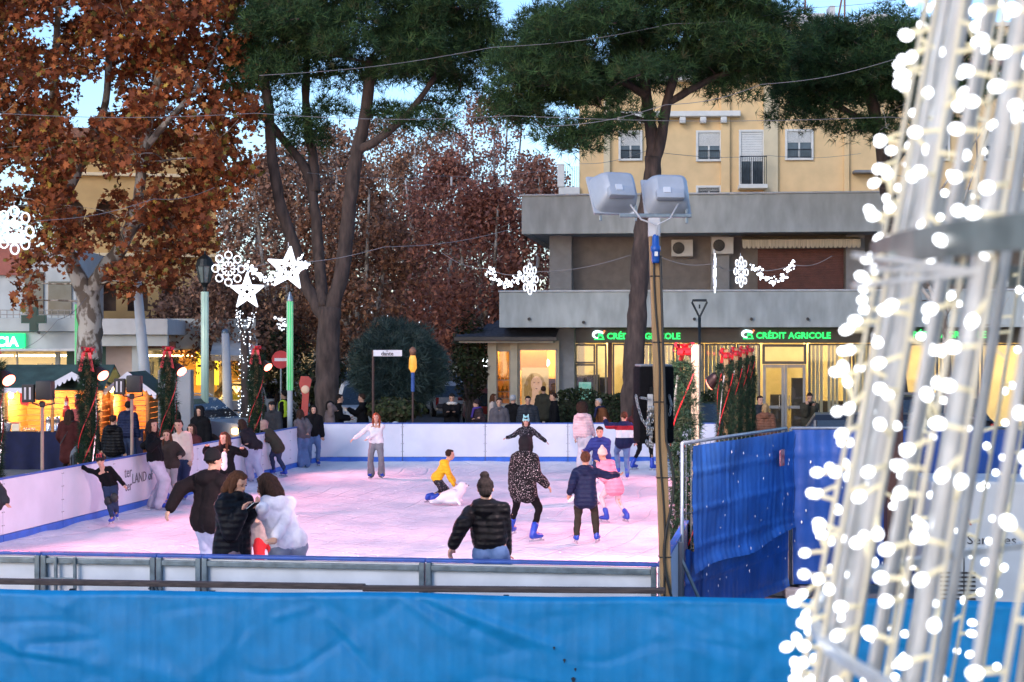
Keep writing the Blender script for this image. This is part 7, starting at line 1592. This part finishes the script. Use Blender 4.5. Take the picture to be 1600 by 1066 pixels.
person('tall skater in black beanie, black hooded jacket and pale lilac jeans', 325, 20.0, 1.78, 35, ('puffer', cloth('puffer_brownblack', (.01, .007, .008)), .035, .06), ('wide', jeans_l), ('short', H_DKB), ('beanie', cloth('beanie_black', (.01, .01, .011))), hands=((266, 794, -.15), (345, 800, .3)), feet=((312, 945, 0), (330, 940, .2)), lean=(.03, .02), head_turn=20)
person('girl with long brown hair in long black padded coat looking at a phone', 362, 17.2, 1.78, 120, ('puffer', cloth('puffer_long', (.006, .007, .01), 'puffer'), .035, .26), ('jeans', cloth('trouser_mauve', (.2, .14, .16))), ('longer', H_BRN), hands=((395, 798, -.05), (378, 800, -.25)), feet=((352, 992, .15), (375, 992, -.15)), head_pitch=-22, lean=(.04, -.03), extras=phone, hr=.132)
person('child in greige coat and red trousers half hidden by the white hoodie', 411, 20.6, 1.3, 150, ('coat', greyc, .03, .1), ('jeans', redt), ('short', H_BLD), ('beanie', cloth('beanie_brown', (.1, .05, .04))), hands=((404, 812, -.2), (420, 815, 0)), hr=.15)
person('girl in white hooded top and grey jeans bending forward with long hair', 452, 17.4, 1.76, -32, ('hood', white_h, .018, .018), ('jeans', jeans_g), ('long', H_DKB), hands=((408, 806, -.05), (430, 842, -.25)), feet=((430, 992, .1), (470, 990, -.05)), lean=(-.2, .12), head_turn=-25, head_pitch=-25)
person('girl in dark jacket and wide pale jeans leaning on the long boards', 400, 36.2, 1.48, -60, ('collar', cloth('jacket_dark', (.02, .016, .02)), .025, .04), ('wide', jeans_l), ('long', H_DKB), hands=((378, 690, .1), (388, 692, -.2)), feet=((392, 752, .2), (410, 755, -.1)), lean=(-.26, .02))
person('child in dark olive hooded coat and jeans leaning over the boards', 434, 38.0, 1.36, -70, ('puffer', oliv, .035, .12), ('jeans', jeans_d), ('short', H_DKB), ('hoodup', cloth('fur_hood', (.3, .2, .17))), hands=((412, 682, .1), (416, 688, -.2)), feet=((428, 742, .2), (446, 747, -.1)), lean=(-.26, 0), hr=.15)
person('girl in grey jacket and light jeans holding on to the boards', 475, 40.4, 1.44, -40, ('collar', greyj, .025, .03), ('wide', jeans_b), ('long', H_DKB), hands=((464, 690, .1), (482, 676, -.2)), lean=(-.08, .03))
person('girl in black coat and blue jeans standing in the rink corner', 490, 41.2, 1.5, 170, ('coat', blk, .028, .08), ('jeans', jeans_b), ('longer', H_BLK), hands=(None, None), hr=.14)
person('skater in dark jacket cut off at the frame edge by the long boards', -14, 24.0, 1.4, -60, ('collar', greymen, .035, .06), ('skinny', blkt), ('short', H_BLK), lean=(-.15, .1), hands=((-30, 800, 0), (20, 800, 0)))
# --- people around the rink
person('woman in long dark red coat with shoulder bag at the long stall', 108, 38.0, 1.66, 5, ('coat', darkred, .03, .25), ('skinny', blkt), ('longer', H_DKB), ice=False, extras=backpack_strap, hands=((95, 690, .2), None))
person('blond woman in black coat buying at the gabled porch', 143, 37.4, 1.62, 40, ('coat', blk, .03, .12), ('skinny', blkt), ('bob', H_BLD), ice=False)
person('customer in dark padded jacket between garland post and small stall', 176, 36.5, 1.6, 20, ('puffer', blk_p, .03, .08), ('jeans', jeans_d), ('short', H_DKB), ice=False)
person('man with cropped hair in black jacket before the utility cabinet', 268, 41.5, 1.76, 130, ('hood', blk, .03, .06), ('jeans', blkt), ('crop', H_BLK), ice=False, skin=m_skin2)
person('woman in black coat with raised black hood behind the long boards', 313, 39.8, 1.66, 200, ('coat', blk, .04, .22), ('skinny', blkt), ('short', H_BLK), ('hoodup', cloth('hood_black', (.012, .012, .014))), ice=False)
person('steward in yellow reflective vest standing by the bright green post', 445, 48.4, 1.78, -70, ('collar', blk, .02, .02), ('jeans', blkt), ('crop', H_BLK), ice=False, extras=hivis, skin=m_skin2)
person('steward in yellow reflective vest partly behind a garland post', 406, 47.0, 1.72, 40, ('collar', blk, .02, .02), ('jeans', blkt), ('short', H_BLK), ice=False, extras=hivis)
person('man in black cap and dark jacket stooping over the boards', 430, 43.4, 1.68, 200, ('collar', greymen, .025, .04), ('jeans', blkt), ('crop', H_DKB), ('cap', cloth('cap_black', (.012, .012, .013))), ice=False, lean=(-.05, -.12))
person('woman with curly hair in taupe fleece drinking by the pine', 515, 44.8, 1.6, 70, ('collar', cloth('fleece_taupe', (.2, .15, .14)), .035, .05), ('jeans', blkt), ('afro', H_BLK), ice=False, hands=(None, (524, 640, -.1)), hr=.12)
person('bearded man in black coat facing his friend beside the pine', 529, 45.8, 1.76, 80, ('coat', blk, .025, .1), ('jeans', blkt), ('crop', H_BLK), ice=False, hands=((545, 652, 0), (546, 655, -.2)), skin=m_skin2)
person('heavy man in black jacket gesturing under the street name sign', 567, 46.3, 1.76, -85, ('collar', blk, .035, .06), ('jeans', blkt), ('crop', H_DKB), ice=False, hands=((545, 640, 0), None), wide=1.1, skin=m_skin2)
def furc(t, d):
    b = MB(); s = d['s']
    for a_ in np.linspace(.5, 5.8, 12): b.ball(d['nk'] + Vector((math.sin(a_) * .07 * s, math.cos(a_) * .055 * s - .01, .005 * s - .02 * s * (1 - math.cos(a_ - 3.14)))), .028 * s, 9, 7)
    grow_mesh('fur_collar', b, cloth('fur_cream', (.6, .55, .48)), t, .017, 1, .02, .02); phone(t, d)
person('man in black coat with cream fur collar looking down at a phone', 706, 46.8, 1.76, 180, ('coat', blk, .035, .1), ('jeans', blkt), ('short', H_BLK), ice=False, hands=((711, 645, -.25), (700, 645, -.25)), head_pitch=-18, extras=furc, skin=m_skin2)
person('woman in dark hat and purple scarf holding white gloves', 746, 46.0, 1.6, 250, ('puffer', cloth('puffer_plum', (.035, .022, .025), 'puffer'), .035, .1), ('jeans', blkt), ('short', H_DKB), ('beanie', cloth('beanie_plum', (.025, .016, .02))), ice=False, hands=((744, 655, -.2), (750, 652, -.2)), extras=scarf(purple))
person('grey haired man in black coat with his back turned', 801, 46.2, 1.73, 30, ('coat', blk, .03, .1), ('jeans', blkt), ('crop', H_GRY), ice=False)
person('bearded man in charcoal padded jacket facing the rink', 825, 45.6, 1.72, 180, ('puffer', cloth('puffer_charcoal', (.03, .034, .042), 'puffer'), .035, .06), ('jeans', jeans_d), ('crop', H_BLK), ice=False, skin=m_skin2, wide=1.1)
person('person in dark olive coat standing at the lit shop window', 849, 54.0, 1.76, 10, ('coat', oliv, .03, .15), ('skinny', blkt), ('short', H_DKB), ice=False)
person('man with shaved head in black jacket looking left along the boards', 866, 47.4, 1.76, 265, ('collar', blk, .03, .05), ('jeans', blkt), ('crop', H_DKB), ice=False, skin=m_skin2, wide=1.08)
person('elderly grey haired man in brown jacket stooping by the hedge', 948, 45.2, 1.7, 250, ('collar', brownj, .035, .06), ('jeans', blkt), ('crop', H_GRY), ice=False, lean=(-.17, -.03), skin=m_skin2, extras=scarf(cloth('scarf_navy', (.015, .018, .05))))
person('blond woman in brown padded jacket behind the blue fence', 1196, 42.6, 1.62, 15, ('puffer', brownp, .035, .06), ('jeans', blkt), ('bob', H_BLD), ice=False)
person('man in dark jacket facing the blond woman in brown', 1187, 44.6, 1.76, 160, ('collar', greymen, .03, .05), ('jeans', blkt), ('crop', H_DKB), ice=False)
person('grey haired person in black coat next to the garland posts', 1166, 40.0, 1.5, 100, ('coat', blk, .03, .1), ('jeans', blkt), ('short', H_GRY), ice=False)
person('man in dark olive jacket looking at a phone before the bank door', 1265, 46.0, 1.8, 185, ('collar', oliv, .035, .06), ('jeans', jeans_d), ('crop', H_DKB), ice=False, hands=((1272, 636, -.3), (1260, 634, -.3)), head_pitch=-18, extras=phone, skin=m_skin2)
person('woman in beige coat at the edge of the glowing cone', 1316, 43.5, 1.55, 250, ('coat', beige, .03, .1), ('jeans', blkt), ('bob', H_BRN), ice=False)

person('girl with maroon rucksack standing outside the boards in black', 300, 34.6, 1.5, 200, ('collar', maroon, .028, .05), ('jeans', blkt), ('long', H_DKB), ice=False)
person('man in dark blue jacket at the navy counter of the small stall', 200, 41.6, 1.72, 10, ('collar', navy, .03, .05), ('jeans', jeans_d), ('crop', H_BLK), ice=False)
person('woman in cream coat walking past the jeweller shop corner', 770, 50.5, 1.62, 100, ('coat', beige, .03, .16), ('skinny', blkt), ('long', H_BRN), ice=False)
person('man in grey jacket watching over the far boards near the bollard', 780, 44.6, 1.7, 180, ('collar', greyj, .03, .05), ('jeans', jeans_d), ('crop', H_DKB), ice=False, skin=m_skin2)
# --- white seal shaped skating aids
def seal(x, Y, yaw, sc_, label):
    base = Vector(((x - CX) / F * Y, Y, .02)); t = empty('skating_aid', base, yaw, label, 'skating aid'); t.scale = (sc_, sc_, sc_); b = MB(); mt = M('seal_white', (.74, .71, .72), .45, var=.05)
    chain_caps(b, [(-.42, 0, .12), (-.2, 0, .2), (.08, 0, .26), (.24, 0, .4), (.3, 0, .52)], [.07, .17, .22, .17, .13]); b.ball((.38, 0, .52), .085, 12, 8, sc_=(1.2, 1, .8)); b.ball((.0, 0, .1), .2, 12, 8, sc_=(1.6, 1, .5))
    for k in (-1, 1): cap(b, (.12, .16 * k, .16), (.2, .34 * k, .03), .07, .04); cap(b, (-.42, .03 * k, .1), (-.6, .14 * k, .08), .06, .04)
    grow_mesh('body', b, mt, t, .018, 4)
    for k in (-1, 1): MB().ball((.4, .055 * k, .58), .016, 8, 6).build('eye', m_eye, t); MB().tube([(.1, .16 * k, .4), (.08, .26 * k, .46), (.0, .26 * k, .46)], .018, 8).build('handle', mt, t)
    MB().ball((.475, 0, .53), .022, 8, 6).build('nose', m_eye, t)
seal(706, 31.4, rad(8), .66, 'white seal skating aid under the hands of the boy in yellow'); seal(925, 31.6, rad(-120), 1.1, 'white seal skating aid in front of the boy in blue')
flush()
